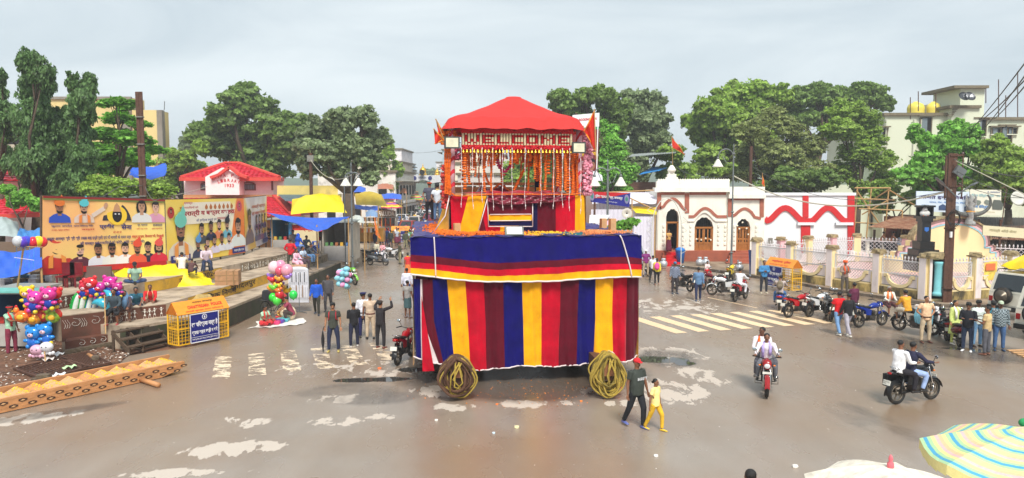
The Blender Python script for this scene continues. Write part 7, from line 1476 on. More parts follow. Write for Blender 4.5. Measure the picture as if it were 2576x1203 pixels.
onb(H4,'पुलिस सहायता केन्द्र, जगदलपुर',.13,.42,.7,.38,WHT,bn_,.04);onb(H4,'आपकी सेवा में सदैव तत्पर',.4,.16,.3,.12,WHT,bn_)
for a in(.055,.93):MB().p9(hp(H4,a,.55)+nB*.03,rB,V((0,0,1)),[(.17*mh.cos(k*PI/8),.27*mh.sin(k*PI/8))for k in rn(16)],.004).bd('emblem',cm((150,150,190),'print'),bn_);MB().p9(hp(H4,a,.55)+nB*.04,rB,V((0,0,1)),[(.09*mh.cos(k*PI/8),.12*mh.sin(k*PI/8))for k in rn(16)],.004).bd('emblem',cm((70,150,130),'print'),bn_)
ls=tg('loudspeaker','white horn loudspeaker beside the white tent','loudspeaker',P(1577,537,42));MB().lh([(.04,-.3),(.06,-.15),(.12,-.05),(.24,0),(.3,.03),(.29,.04),(.1,-.04),(.03,-.1)],P(1577,537,42),18,M=Mx9.Rotation(PI/2,3,'X')).bd('horn',cm((214,208,196),'plastic'),ls,1);MB().ell(P(1577,537,42.1),.06).bd('driver',cm((90,80,80),'plastic'),ls)
wb=tg('sign_panels','white and pink leaning display panels behind the chariot deck','panel',P(1510,570,36));
for(a,b,c,d,m_)in(((1482,562),(1520,572),(1535,552),(1484,542),WHT),((1514,573),(1540,577),(1556,550),(1532,546),cm((232,170,190),'print'))):
 q=MB();q.p9(P(*a,36),(1,0,0),V((0,.35,1)).normalized(),[(0,0),((b[0]-a[0])*.0196,0),((c[0]-a[0])*.0196,.42),((d[0]-a[0])*.0196,.42)],.03);q.bd('panel',m_,wb)
hb_=tg('hoarding','tall maroon festival hoarding with a man in white behind the right canopy corner','hoarding',(P(1480,600,46).x,46,0));HB=[P(1440,455,46),P(1503,455,46),P(1440,290,46),P(1508,284,46)];nB=V((0,-1,0));rB=V((1,0,0))
MB().add([HB[0],HB[1],HB[3],HB[2]],[(0,1,2,3)]).bd('printed_sheet',cm((116,34,34),'print'),hb_);MB().add([x+nB*.01 for x in(hp(HB,0,.76),hp(HB,1,.76),hp(HB,1,1),hp(HB,0,1))],[(0,1,2,3)]).bd('white_header',WHT,hb_);MB().add([x+nB*.012 for x in(hp(HB,0,.76),hp(HB,1,.76),hp(HB,1,.8),hp(HB,0,.8))],[(0,1,2,3)]).bd('green_strip',cm((60,150,100),'print'),hb_)
onb(HB,'BOOKING OPEN',.25,.9,.65,.04,REDP,hb_);onb(HB,'नवरात्रि',.3,.52,.5,.07,WHT,hb_);onb(HB,'एवं ऐतिहासिक',.4,.44,.45,.04,cm((240,200,40),'print'),hb_);onb(HB,'बस्तर दशहरा',.25,.36,.65,.07,cm((250,200,40),'print'),hb_);onb(HB,'की हार्दिक शुभकामनायें',.2,.26,.35,.05,WHT,hb_)
po((HB[0]+nB*.03,rB,V((0,0,1)),nB),1.15,.0,1.5,cL=(235,235,245),sK9=1,beard=0,parent=hb_);po((HB[0]+nB*.03,rB,V((0,0,1)),nB),.55,.0,.8,cL=(235,180,160),sK9=1,beard=0,parent=hb_,hair=0)
for x in(1450,1498):p=P(x,284,46.1);MB().bar((p.x,46.15,0),p+V((0,.1,0)),.12).bd('steel_post',RUST,hb_)
for py in(455,470):MB().bar(P(1440,py,46.1),P(1505,py,46.1),.1).bd('steel_rail',RUST,hb_)
MB().bar(P(1505,284,46),P(1500,458,46),.06).bd('white_edge',WHT,hb_)
CORR=mat('rusty_corrugated_sheet',(150,96,70),.7,m9=.3,var=.35,s9=3,dirt=.6,ds9=2.5,dcol=(206,176,146),bump=.3,bs9=30);GCOR=mat('grey_corrugated_sheet',(166,172,170),.5,m9=.4,var=.2,s9=3,dirt=.3)
def cQ(name,l9,a,b,c,d,m_,parent=None,n=40,amp=.035,cat='roof'):
 a,b,c,d=V(a),V(b),V(c),V(d);q=MB();nn=(b-a).cross(d-a).normalized();q.gd(lambda u,v:tuple(a.lerp(b,u).lerp(d.lerp(c,u),v)+nn*amp*(1 if int(u*n*2+.01)%2 else-1)),n*2,2)
 o=q.bd(name,m_,parent,0)
 if parent is None:tq(o,l9,cat)
 return o
def shed(l9,cat,base,parts):return tg('shed',l9,cat,base)
s1=tg('workshop_shed','long workshop shed with rusty corrugated roof behind the statue','shed',(P(2260,600,56).x,56,0))
cQ('roof','',P(2185,571,50),P(2420,585,50),P(2440,548,60),P(2270,540,60),CORR,s1,60)
for px in(2200,2280,2360,2420):p=P(px,578,51);MB().bar((p.x,51,0),p,.12).bd('post',WDK,s1)
p=P(2330,600,60);MB().box((p.x,60,1.6),(7,.2,3.2)).bd('back_wall',mat('brick_red_wall',(150,84,62),.9,var=.3,s9=3),s1)
for k in rn(16):MB().box((p.x-3.3+k*.44,59.6,.8+.4*(k%3)),(.3,.3,.8+.7*(k%3))).bd('stacked_goods',cm((90+k*5,70,50)),s1)
s2=tg('garage_shed','dark open garage shed with rusted roofing at the right edge','shed',(P(2520,600,50).x,50,0))
cQ('roof','',P(2470,600,46),P(2650,608,46),P(2640,565,54),P(2470,572,54),CORR,s2,40);cQ('roof','',P(2440,580,52),P(2600,575,52),P(2600,548,60),P(2440,545,60),mat('dark_corrugated',(70,66,62),.7,dirt=.4,ds9=3,dcol=(140,120,100)),s2,40)
p=P(2560,600,53);MB().box((p.x,53,1.3),(5.5,.2,2.6)).bd('back_wall',DARK,s2)
for px,w_,m_ in((2500,.9,cm((60,56,54),'wall')),(2525,.8,cm((176,172,160),'wall')),(2542,.5,cm((110,104,96),'wall'))):p=P(px,600,47);MB().box((p.x,47,1.25),(w_,.15,2.5)).bd('shop_front',m_,s2)
tbx=P(2517,640,46.8);tX('बनाई\nजाती है',tbx,(1,0,0),(0,0,1),.7,1.2,DKP,s2,off=.1)
def sG(l9,c0,c1,c2,c3,m_,items,legs=None):
 t=tg('signboard',l9,'signboard',V(c0));H=(V(c0),V(c1),V(c3),V(c2));r_=(H[1]-H[0]).normalized();n_=V((r_.y,-r_.x,0)).normalized();MB().add([H[0],H[1],H[3],H[2],H[0]-n_*.06,H[1]-n_*.06,H[3]-n_*.06,H[2]-n_*.06],[(0,1,2,3),(7,6,5,4),(3,2,6,7),(0,4,5,1)]).bd('board',m_,t)
 for s_,a,b,w_,h_,mm in items:p_=hp(H,a,b);q_=hp(H,a+w_,b);tX(s_,p_,q_-p_,(0,0,1),(q_-p_).length,h_*(H[2]-H[0]).length,mm,t,bold=.02,off=.02)
 if legs:
  for px,Y,z in legs:p_=P(px,600,Y);MB().bar((p_.x,Y,0),(p_.x,Y,z),.1).bd('leg',RUST,t)
 return t,H,n_,r_
PUR=cm((70,54,110),'print');SKB=cm((60,130,200),'print')
sg,H,n_,r_=sG('pale blue welding workshop signboard with large Hindi heading left of the rusty pole',P(2305,531,46),P(2465,538,46),P(2465,483,46),P(2305,481,46),cm((214,228,244),'print'),[('अमित इन्जीनियरिंग',.04,.58,.85,.26,PUR),('चादर, गेट, चैनल, शटर, ग्रिल',.2,.42,.6,.1,SKB)],[(2310,46.1,3.6),(2460,46.1,3.6)])
for k,a in en((.08,.35,.55,.75)):MB().p9(hp(H,a,.1)+n_*.02,r_,V((0,0,1)),[(0,0),(.5,0),(.5,.25),(.25,.38),(0,.25)]if k%2 else[(0,0),(.45,0),(.45,.3),(0,.3)],.01).bd('picture',cm((60,80,120)if k%2 else(150,170,190),'print'),sg)
sg,H,n_,r_=sG('cream welding signboard with pale Hindi lettering and line drawings right of the rusty pole',P(2440,538,45.5),P(2518,542,45.5),P(2519,478,45.5),P(2440,477,45.5),cm((226,224,206),'print'),[('शीतल वेल्डिंग वर्क शाप',.02,.68,.94,.16,cm((160,200,205),'print')),('गैस वेल्डिंग',.1,.22,.5,.17,SKB),('मो. 7089898424',.55,.88,.4,.07,cm((90,110,150),'print')),('यहां सभी प्रकार का कार्य किया जाता है',.2,.08,.6,.06,cm((190,180,130),'print'))],[(2445,45.6,3.6),(2515,45.6,3.6)])
q=MB();q.p9(hp(H,.72,.22)+n_*.02,r_,V((0,0,1)),[(0,0),(.6,0),(.66,.35),(.45,.6),(.05,.6),(-.05,.3)],.01);q.bd('picture',cm((90,96,90),'print'),sg)
for a,b in((.25,.48),(.55,.5)):MB().p9(hp(H,a,b)+n_*.02,r_,V((0,0,1)),[(.2*mh.cos(k*.7),.13*mh.sin(k*.7)*(1+.4*(k%2)))for k in rn(9)],.01).bd('picture',cm((120,128,120),'print'),sg)
sG('plain cream signboard with faint Hindi lettering over the garage shed at the right edge',P(2472,592,40),P(2578,600,40),P(2578,575,40),P(2473,547+20,40),cm((220,212,176),'print'),[('गायत्री ऑटो केयर',.15,.4,.65,.35,cm((170,160,120),'print'))])
hk=tq(MB().tu([P(2521,560,44),P(2528,500,44),P(2533,478,44),P(2527,470,44),P(2518,474,44)],.03,6).bd('hooked_pipe',RUST),'rusty hooked pipe above the garage roof','pipe')
tq(MB().lh([(.02,-.08),(.3,-.02),(.42,.03),(.43,.04),(.3,0),(.02,-.06)],P(2560,500,42),18,M=Mx9.Rotation(1.3,3,'X')).bd('satellite_dish',cm((205,205,196),'plastic'),None,1),'round dish antenna above the sheds at the right edge','satellite dish')
bm_=mat('bamboo',(186,148,96));sc_=tg('bamboo_scaffold','rough bamboo scaffold frame right of the red and white wall','scaffold',(P(2190,600,57).x,57,0))
for a,b in(((2157,470),(2145,640)),((2192,475),(2175,640)),((2236,472),(2222,640)),((2150,500),(2250,503)),((2150,473),(2240,473)),((2160,525),(2270,530)),((2150,560),(2250,565)),((2155,480),(2210,560)),((2236,478),(2300,516)),((2270,530),(2268,600)),((2200,500),(2240,475)),((2168,540),(2236,503))):pp_=MB().tu([P(*a,57+rnd.uniform(-.6,.6)),P(*b,57+rnd.uniform(-.6,.6))],.055,6).bd('bamboo_pole',bm_,sc_)
car('cream white pickup truck parked behind the garden fence near the statue',(P(2225,600,52).x,52,.0),100,4.0,1.65,1.9,'van',(232,228,214),'pickup_truck','truck')
bs=tg('shack','brown brick shack with a blue and grey tin roof behind the white tent','shack',(P(1620,600,66).x,66,0));a,b=P(1560,600,66),P(1700,600,66)
MB().box(((a.x+b.x)/2,69,3.0),(b.x-a.x,6,6)).bd('wall',mat('brown_brick_courses',(118,84,68),.9,var=.3,s9=2,bump=.6,bs9=8,z9=(1,1,8)),bs)
cQ('blue_roof','',P(1607,440,64),P(1655,430,64),P(1690,418,68),P(1640,421,68),cm((60,150,220),'paint'),bs,16);cQ('grey_roof','',P(1580,395,64),P(1700,385,64),P(1700,380,70),P(1590,388,70),GCOR,bs,30)
CB=mat('cream_green_wall',(218,224,200),.85,var=.05,s9=.5,dirt=.3,ds9=.5,dcol=(150,152,128),z9=(1,1,.3));CB2=mat('brown_coping',(120,110,88),.8,var=.2)
ab=tg('apartment_building','large cream building with stair tower and yellow water tanks behind the right hand trees','building',(P(2400,600,78).x,78,0));Yb=78.
def bwall(px0,px1,Y,py1,th,m_=CB,nm='wall',z0=0):a,b=P(px0,600,Y),P(px1,600,Y);z1=P(px0,py1,Y).z;return MB().box(((a.x+b.x)/2,Y+th/2,(z0+z1)/2),(b.x-a.x,th,z1-z0)).bd(nm,m_,ab)
bwall(2215,2448,Yb,291,14);bwall(2448,2700,Yb-.6,296+6,14);bwall(2380,2448+4,Yb-.9,272,9);bwall(2400,2460,Yb-.3,222,5)
for px0,px1,Y,py,th in((2212,2448,Yb-.3,291,14.6),(2448,2700,Yb-.9,302,15),(2375,2454,Yb-1.2,272,9.8),(2384,2470,Yb-.8,222,6.2)):
 a,b=P(px0,600,Y),P(px1,600,Y);z=P(px0,py,Y).z;MB().box(((a.x+b.x)/2,Y+th/2,z+.16),(b.x-a.x,th,.28)).bd('coping',CB2,ab)
bwall(2160,2218,Yb+4,480,6);bwall(2060,2215,Yb+2,465,8)
def wN(px,py,w_,h_,Y,lab=1):
 c=P(px,py,Y);f=MB().box(c+V((0,.05,0)),(w_,.2,h_)).bd('window',DARK,ab);MB().box(c+V((0,-.12,h_/2+.18)),(w_+.5,.5,.12)).bd('sunshade',CB2,f);MB().box(c+V((0,-.08,-h_/2-.06)),(w_+.2,.25,.1)).bd('sill',CB,f)
 for s_ in(-1,1):MB().box(c+V((s_*w_/2,-.09,0)),(.09,.1,h_)).bd('frame',CB2,f)
 MB().box(c+V((-.1*w_,-.07,0)),(w_*.45,.02,h_*.9)).bd('pane',mat('window_glass',(110,124,130),.1,spec=.8),f)
for px,py in((2185,317),(2328,316),(2465,322),(2530,340),(2328,385),(2400,316)):wN(px,py,1.2,1.7,Yb-(.65 if px>2448 else .05))
wN(2215,345,1.3,1.8,Yb-.05);wN(2210,540,1.8,2.4,Yb+1.95);wN(2190,345,1.2,1.5,Yb-.05)
for k,px in en((2505,2545)):wN(px,330,1.0,.6,Yb-.65)
for px in(2300,2318,2230,2430):a=P(px,300,Yb-.1);MB().tu([a,(a.x,a.y,0)],.07,6).bd('drain_pipe',cm((206,208,190),'plastic'),ab)
for px,r_ in((2304,.85),(2348,.7)):
 c=P(px,268,Yb+2);q=MB();q.lh([(r_,-.9),(r_*1.03,-.7),(r_,-.5),(r_*1.03,-.3),(r_,-.1),(r_*.85,.2),(r_*.35,.42),(r_*.3,.5)],c,18);q.bd('water_tank',cm((236,216,90),'plastic'),ab,1)
bwall(2320,2340,Yb+2,263,2,cm((222,210,190),'wall'),'roof_parapet',z0=10)
q=MB()
for px,p0,p1 in((2512,200,330),(2560,180,300),(2310,230,280),(2354,235,285),(2530,240,300),(2290,245,300),(2480,215,260)):q.tu([P(px,p0,Yb),P(px,p1,Yb)],.05,5)
q.bd('reinforcing_bars',RUST,ab)['kind']='stuff'
for px in(2425,2440):MB().lh([(.02,-.1),(.4,0),(.55,.06),(.4,0),(.02,-.08)],P(px,243,Yb-2),14,M=Mx9.Rotation(1.0,3,'X')).bd('dish_antenna',cm((90,92,96),'metal'),ab)
for k in rn(6):MB().bar(P(2383+k*3,292-k*4,Yb-1),P(2396+k*3,292-k*4,Yb-1),.08).bd('rooftop_stair_step',CB2,ab)
YB_=mat('yellow_ochre_wall',(226,202,140),.85,var=.06,s9=.6,dirt=.35,ds9=.5,dcol=(150,130,96),z9=(1,1,.35));CONC=mat('weathered_concrete',(150,142,130),.9,var=.2,s9=1,dirt=.5,ds9=1,dcol=(80,74,66),z9=(1,1,.3))
yb_=tg('apartment_building','tall yellow building with a weathered concrete edge behind the left trees','building',(P(300,600,72).x,72,0))
def bx(t,px0,px1,Y,py1,th,m_,nm='wall',z0=0):a,b=P(px0,600,Y),P(px1,600,Y);z1=P(px0,py1,Y).z;return MB().box(((a.x+b.x)/2,Y+th/2,(z0+z1)/2),(b.x-a.x,th,z1-z0)).bd(nm,m_,t)
bx(yb_,120,340,76,245,3,YB_);bx(yb_,335,405,72,277,2.5,YB_);bx(yb_,405,418,71.9,277,.6,CONC,'concrete_edge');bx(yb_,318,338,71.5,262,2.4,CONC,'concrete_shaft');bx(yb_,118,342,75.8,243,.3,CONC,'coping',P(120,250,76).z);bx(yb_,120,130,75.9,262,.2,DARK,'window',P(120,300,76).z)
q=MB();q.tu([P(231,245,76),P(231,222,76)],.06,5);q.tu([P(225,230,76),P(240,232,76)],.05,5);q.tu([P(413,277,74),P(414,255,74)],.04,5);q.bd('antenna',LG,yb_)
lb_=tg('apartment_building','cream and brown apartment block with balconies at the far left edge','building',(P(20,600,70).x,70,0));bx(lb_,-40,20,72,325,8,cm((214,196,160),'wall'));bx(lb_,18,42,71,345,8,cm((196,180,150),'wall'))
for py in(375,425,470):a=P(12,py,70.8);MB().box(a+V((.6,.1,.5)),(2.2,.1,1.3)).bd('window',DARK,lb_);MB().box(a+V((.6,-.3,-.35)),(2.6,.9,.12)).bd('balcony_slab',TRC,lb_);MB().box(a+V((.6,-.7,.05)),(2.6,.05,.7)).bd('railing',cm((190,180,160),'wall'),lb_)
RT=mat('red_roof_tiles',(204,34,56),.55,var=.12,s9=3,i9=.12);RH=mat('red_hip_cement',(214,74,62),.8,var=.12,s9=2,dirt=.2);PW=mat('pale_pink_wall',(244,232,228),.85,var=.04,dirt=.15,ds9=1.5);OB=mat('ochre_band',(232,178,120),.85,var=.06)
def tiled(t,a,b,c,d,rows,cols_,nm='tiles'):
 """roof slope a-b eave, d-c ridge, as lapped tile courses"""
 a,b,c,d=V(a),V(b),V(c),V(d);nn=(b-a).cross(d-a).normalized();nn=-nn if nn.z<0 else nn;q=MB()
 for r_ in rn(rows):
  v0,v1=r_/rows,(r_+1.12)/rows;p0,p1=a.lerp(d,v0),b.lerp(c,v0);p2,p3=a.lerp(d,min(1,v1)),b.lerp(c,min(1,v1));L_=(p1-p0).length;n=max(2,int(L_/.42))
  for k in rn(n):
   u0,u1=k/n+.004,(k+.97)/n;x0_,x1_,x2,x3=p0.lerp(p1,u0),p0.lerp(p1,u1),p2.lerp(p3,u1),p2.lerp(p3,u0);m0=(x0_+x1_)/2+nn*.1-(d-a).normalized()*.05;m1=(x2+x3)/2+nn*.04
   q.add([x0_+nn*.06,m0,x1_+nn*.06,x2,m1,x3,x0_,x1_],[(0,1,4,5),(1,2,3,4),(0,6,7,2,1)])
 o=q.bd(nm,RT,t);o['kind']='stuff'
 MB().add([a-nn*.02,b-nn*.02,c-nn*.02,d-nn*.02],[(0,1,2,3)]).bd('roof_underlay',RH,t);return o
lib=tg('library','pale pink library with red tiled hipped roof and a lettered curved gable','building',(P(580,600,62).x,62,0));YL=62.
zl=lambda py,Y=YL:P(1288,py,Y).z;xl2=lambda px,Y=YL:P(px,600,Y).x
MB().box(((xl2(467)+xl2(690))/2,YL+1.5,(zl(498)+0)/2),(xl2(690)-xl2(467),3,zl(498))).bd('lower_wall',OB,lib);MB().box(((xl2(467)+xl2(690))/2,YL+1.5,(zl(448)+zl(490))/2),(xl2(690)-xl2(467)-.02,3,zl(448)-zl(490))).bd('wall',PW,lib);MB().box(((xl2(467)+xl2(690))/2,YL+1.48,(zl(490)+zl(499))/2),(xl2(690)-xl2(467)+.1,3.1,zl(490)-zl(499))).bd('ochre_band',OB,lib)
MB().p9((0,YL-1.3,0),(1,0,0),(0,0,1),[(xl2(537),zl(490)),(xl2(620),zl(490)),(xl2(620),zl(446)),(xl2(606),zl(438)),(xl2(578),zl(423)),(xl2(550),zl(438)),(xl2(537),zl(446))],-1.3).bd('gable',PW,lib)
for a,b in(((532,447),(552,440)),((552,440),(578,420)),((578,420),(604,440)),((604,440),(624,447))):MB().bar(P(*a,YL-1.35),P(*b,YL-1.35),.6,.22).bd('gable_roof_edge',RH,lib)
RLT=mat('red_lettering',(196,50,60),.6)
for i,ch_ in en('RAJAR.P.DEO'):
 th=PI*(.86-.72*i/10);tX(ch_,P(576,463,YL-1.3)+V((1.35*mh.cos(th)-.1,0,-.1+.7*mh.sin(th))),V((mh.sin(th)**.5*1,0,-mh.cos(th)*.5)),V((mh.cos(th)*.5,0,1)),.2 if ch_!='.' else .05,.26 if ch_!='.' else .05,RLT,lib,off=.03)
for i,ch_ in en('LIBRARY'):th=PI*(.78-.56*i/6);tX(ch_,P(576,468,YL-1.3)+V((1.0*mh.cos(th)-.1,0,-.05+.4*mh.sin(th))),V((1,0,-mh.cos(th)*.4)),V((mh.cos(th)*.4,0,1)),.2,.25,RLT,lib,off=.03)
tX('1933',P(566,471,YL-1.3),(1,0,0),(0,0,1),.75,.28,RLT,lib,off=.03)
for px in(522,626):
 c=P(px,471,YL-.05);f=MB().box(c,(1.15,.12,.55)).bd('window',cm((110,60,50),'paint'),lib);MB().box(c+V((0,-.05,0)),(.95,.1,.38)).bd('pane',mat('window_glass',(110,124,130)),f)
 for k in rn(4):MB().box(c+V((-.36+.24*k,-.11,0)),(.03,.03,.4)).bd('bar',IRON,f)
 MB().tu([c+V((-.5+.1*k,-.08,.3+.1*mh.sin(k*PI/10)))for k in rn(11)],.06,6).bd('arched_head',cm((110,60,50),'paint'),f)
MB().box(P(697-12,467,YL-.01),(.15,.1,.8)).bd('slit_window',cm((110,60,50),'paint'),lib)
el_,er_=P(453,447,YL-1),P(703,450,YL-1);ra,rb=P(566,411,YL+1.0),P(600,411,YL+1.0);bl2,br2=P(453,447,YL-1)+V((.6,4.2,0)),P(703,450,YL-1)+V((-1.0,4.2,0))
er_.z=el_.z;br2.z=bl2.z
tiled(lib,el_,er_,rb,ra,10,0);
for a,b in((el_,er_),(er_,br2),(br2,bl2),(bl2,el_)):MB().bar(a-V((0,0,.12)),b-V((0,0,.12)),.2,.3).bd('eave_board',RH,lib)
for a,b in((el_,ra),(er_,rb),(ra,rb)):MB().bar(a+V((0,0,.08)),b+V((0,0,.08)),.34,.14).bd('ridge_cap',RH,lib)
MB().add([er_,br2,rb],[(0,1,2)]).bd('side_slope',RT,lib);MB().add([bl2,el_,ra],[(0,1,2)]).bd('side_slope',RT,lib);MB().add([br2,bl2,ra,rb],[(0,1,2,3)]).bd('side_slope',RT,lib)
a,b,c,d=P(440,545,56),P(745,545,56),P(695,495,61.8),P(462,499,61.8);tiled(lib,a,b,c,d,12,0,'lower_tiles');MB().bar(b+V((0,0,.1)),c+V((0,0,.1)),.7,.16).bd('ridge_cap',RH,lib);MB().add([b,b+V((0,14,0)),c+V((0,6,0)),c],[(0,1,2,3)]).bd('side_slope',RT,lib)
kk_=tg('kiosk','small pink kiosk with red tiled roofs cut by the left edge of the photo','building',(P(10,600,44).x,44,0));tiled(kk_,P(-60,455,42),P(50,455,42),P(20,428,46),P(-60,428,46),5,0);MB().box(((P(-60,0,43).x+P(32,0,43).x)/2,45,P(1288,457,43).z/2),(P(32,0,43).x-P(-60,0,43).x,4,P(1288,457,43).z)).bd('wall',PW,kk_)
tiled(kk_,P(-60,545,38),P(105,540,38),P(35,493,43),P(-60,493,43),9,0,'lower_tiles');MB().bar(P(-60,546,38),P(106,541,38),.12,.2).bd('eave_board',RH,kk_)
tq(cQ('tin_roof','grey tin roof of a shed behind the orange hoarding',P(190,520,36),P(370,520,36),P(340,470,42),P(230,470,42),GCOR),'grey tin roof behind the orange hoarding','roof')
th9('blue_tarpaulin','blue plastic sheet hanging in the trees right of the tall rusty pole',[P(325,440,50),P(418,440,50),P(418,410,52),P(330,408,52)],lambda u,v:-.3*mh.sin(u*PI),mat('blue_tarp',(34,96,214),.45,bump=.6,bs9=4,var=.1,trans=.1))
BT=mat('blue_tarp',(34,96,214));
def aW9(l9,pts,sagz,m_,poles=(),name='awning',bulge=0.,drop=0.,nu=24,nv=14):
 t=tg(name,l9,'awning',V((pts[0][0],pts[0][1],0)));a,b,c,d=[V(p)for p in pts];rr_=random.Random(hash(l9)%999 if 0 else len(l9))
 ph_=rr_.random()*6
 q=MB();q.gd(lambda u,v:tuple(a.lerp(b,u).lerp(d.lerp(c,u),v)+V((0,0,-sagz*mh.sin(PI*u)*(.6+.4*v)+bulge*mh.sin(PI*v)*mh.sin(PI*u)**.5+.05*mh.sin(u*21+ph_)*mh.sin(v*9)))),nu,nv);q.bd('sheet',m_,t,1)
 for p in poles:p=V(p);MB().tu([(p.x,p.y,0 if len(poles)else 0),p],.04,6).bd('pole',mat('bamboo',(186,148,96)),t)
 return t
aW9('wide bright blue tarpaulin awning over the tea stall beside the hoardings',[P(660,533,47),P(880,545,46),P(845,562,42),P(760,570,41.5)],.35,BT,[P(797,566,43),P(683,540,47),P(876,548,45)])
aW9('bright yellow tarpaulin thrown over a stall roof behind the blue awning',[P(732,540,50),P(873,536,50),P(855,492,54),P(735,502,54)],-.2,TRP,bulge=.5,name='tarpaulin_roof');aW9('pale yellow tarpaulin roof behind the bright yellow one',[P(760,512,58),P(860,506,58),P(860,488,62),P(765,492,62)],.1,TRP,name='tarpaulin_roof')
tq(MB().add([P(697,467,60),P(850,467,60),P(850,494,60),P(697,494,60),P(697,467,60.3),P(850,467,60.3),P(850,494,60.3),P(697,494,60.3)],[(0,3,2,1),(4,5,6,7),(0,1,5,4)]).bd('parapet_wall',cm((222,200,120),'wall')),'long pale yellow parapet wall behind the market stalls','wall')
tq(cQ('tin_roof','',P(720,506,56),P(800,510,56),P(790,490,60),P(700,490,60),mat('blue_grey_tin',(130,156,166),.5,m9=.3,dirt=.5,ds9=3)),'blue grey tin roof right of the library','roof')
aW9('mustard yellow tarpaulin roof beyond the fig tree trunk',[P(896,516,66),P(975,520,64),P(960,490,72),P(892,488,72)],-.1,mat('mustard_tarp',(206,176,40),.6,bump=.5,bs9=5,trans=.1),bulge=.6,name='tarpaulin_roof')
aW9('blue sheet edge beneath the mustard tarpaulin roof',[P(890,524,64),P(950,530,62),P(950,518,63),P(893,514,65)],.1,BT,name='tarpaulin_roof')
for k,(px,py,w_,Y,m_,lb)in en(((905,478,30,85,BT,'small bright blue tarpaulin among the far stalls near the fig tree'),(985,495,50,90,BT,'long blue tarpaulin over the far stalls'),(935,540,30,58,cm((130,165,210),'tarp'),'pale blue plastic roof left of the faluda stall'),(930,490,44,80,cm((226,226,222),'tarp'),'white sheet roof between the blue tarpaulins'),(898,555,36,52,cm((214,220,214),'tarp'),'white curved plastic canopy over the stall with hanging clothes'),(1010,480,26,110,cm((220,150,110),'tarp'),'orange brown sheet roof far up the street'),(970,470,40,100,cm((196,120,90),'tarp'),'rust coloured roof far up the left side'))):
 aW9(lb,[P(px-w_/2,py+6,Y-2),P(px+w_/2,py+7,Y-3),P(px+w_/2,py-5,Y+2),P(px-w_/2,py-6,Y+3)],-.1,m_,[P(px-w_/2,py+6,Y-2),P(px+w_/2,py+7,Y-3)],bulge=.3,nu=10,nv=6)
def sT(l9,px0,px1,Y,pyt,m_,dep=3,cat='stall',front=1,z0=0,name='market_stall'):
 t=tg(name,l9,cat,((P(px0,0,Y).x+P(px1,0,Y).x)/2,Y,z0));a,b=P(px0,600,Y),P(px1,600,Y);z1=P(px0,pyt,Y).z;h=z1-z0;c=(a.x+b.x)/2;w_=b.x-a.x
 MB().box((c,Y+dep,z0+h/2),(w_,.1,h)).bd('back_wall',m_,t)
 for s_ in(-1,1):MB().box((c+s_*w_/2,Y+dep/2,z0+h/2),(.08,dep,h)).bd('side_wall',m_,t)
 MB().box((c,Y+dep/2-.3,z1+.06),(w_+.4,dep+.7,.08)).bd('roof',GCOR,t)
 if front:
  MB().box((c,Y+.2,z0+h*.2),(w_*.9,.5,h*.4)).bd('counter',cm((180,176,170),'paint'),t)
  for k in rn(int(w_*3)):MB().box((a.x+.2+k*.33,Y+.25,z0+h*.4+.12),(.18,.2,.22)).bd('goods',cm(rnd.choice([(200,60,50),(230,180,60),(70,120,180),(230,230,225),(90,140,80),(160,100,60)])),t)
 return t
sT('blue and white kiosk front beside the far end of the hoardings',683,728,49,553,cm((70,150,200),'paint'),3,z0=Z3-.2-.4);sT('cream painted tea shop with red sign under the blue awning',732,812,50,565,cm((226,214,190),'wall'),3,z0=1.2)
t=sT('dark open shop with hanging pink shirts beside the lamp post',812,880,48,560,cm((190,180,165),'wall'),3,z0=.7)
sg2=MB().box(P(772,573,49.6),(2.4,.05,.5)).bd('shop_sign',cm((232,60,50),'print'),None);tq(sg2,'red and white painted shop sign under the blue awning','signboard')
MB().box(P(770,600,49.4),(1.7,.08,1.1)).bd('menu_board',cm((232,214,170),'print'),sg2)
tX('अन्नपूर्णा',P(752,583,49.4),(1,0,0),(0,0,1),1.2,.4,REDP,sg2,off=.05)
def onsite(nm,lb,cat,px,py,z):c=G(px,py,z);return tg(nm,lb,cat,c),c
t,c=onsite('ice_cream_freezer','white freezer with red front panel beside the lamp post','freezer',838,641,.75);MB().box(c+V((0,.4,.5)),(1.5,.7,.95)).bd('cabinet',cm((226,224,220),'plastic'),t);MB().box(c+V((0,.04,.45)),(1.25,.03,.55)).bd('front_panel',REDP,t);MB().box(c+V((0,.4,1.0)),(1.55,.75,.06)).bd('lid',LG,t)
t,c=onsite('steel_counter','battered steel cabinet counter standing on the walkway end','counter',850,650,.8);MB().box(c+V((0,.3,.42)),(1.3,.7,.84)).bd('cabinet',mat('brushed_steel',(176,174,168),.35,m9=.7,dirt=.3,ds9=4),t);MB().box(c+V((0,.3,.87)),(1.35,.75,.05)).bd('top',mat('brushed_steel',(176,174,168)),t)
for s_ in(-1,1):MB().box(c+V((s_*.32,-.06,.42)),(.6,.02,.74)).bd('cabinet_door',mat('brushed_steel',(176,174,168)),t)
t,c=onsite('folding_table','low blue edged table left of the steel counter','table',822,640,.9);MB().box(c+V((0,0,.7)),(1.1,.6,.05)).bd('top',cm((70,130,190),'plastic'),t)
for x in(-.5,.5):
 for y in(-.25,.25):MB().bar(c+V((x,y,0)),c+V((x,y,.7)),.04).bd('leg',LG,t)
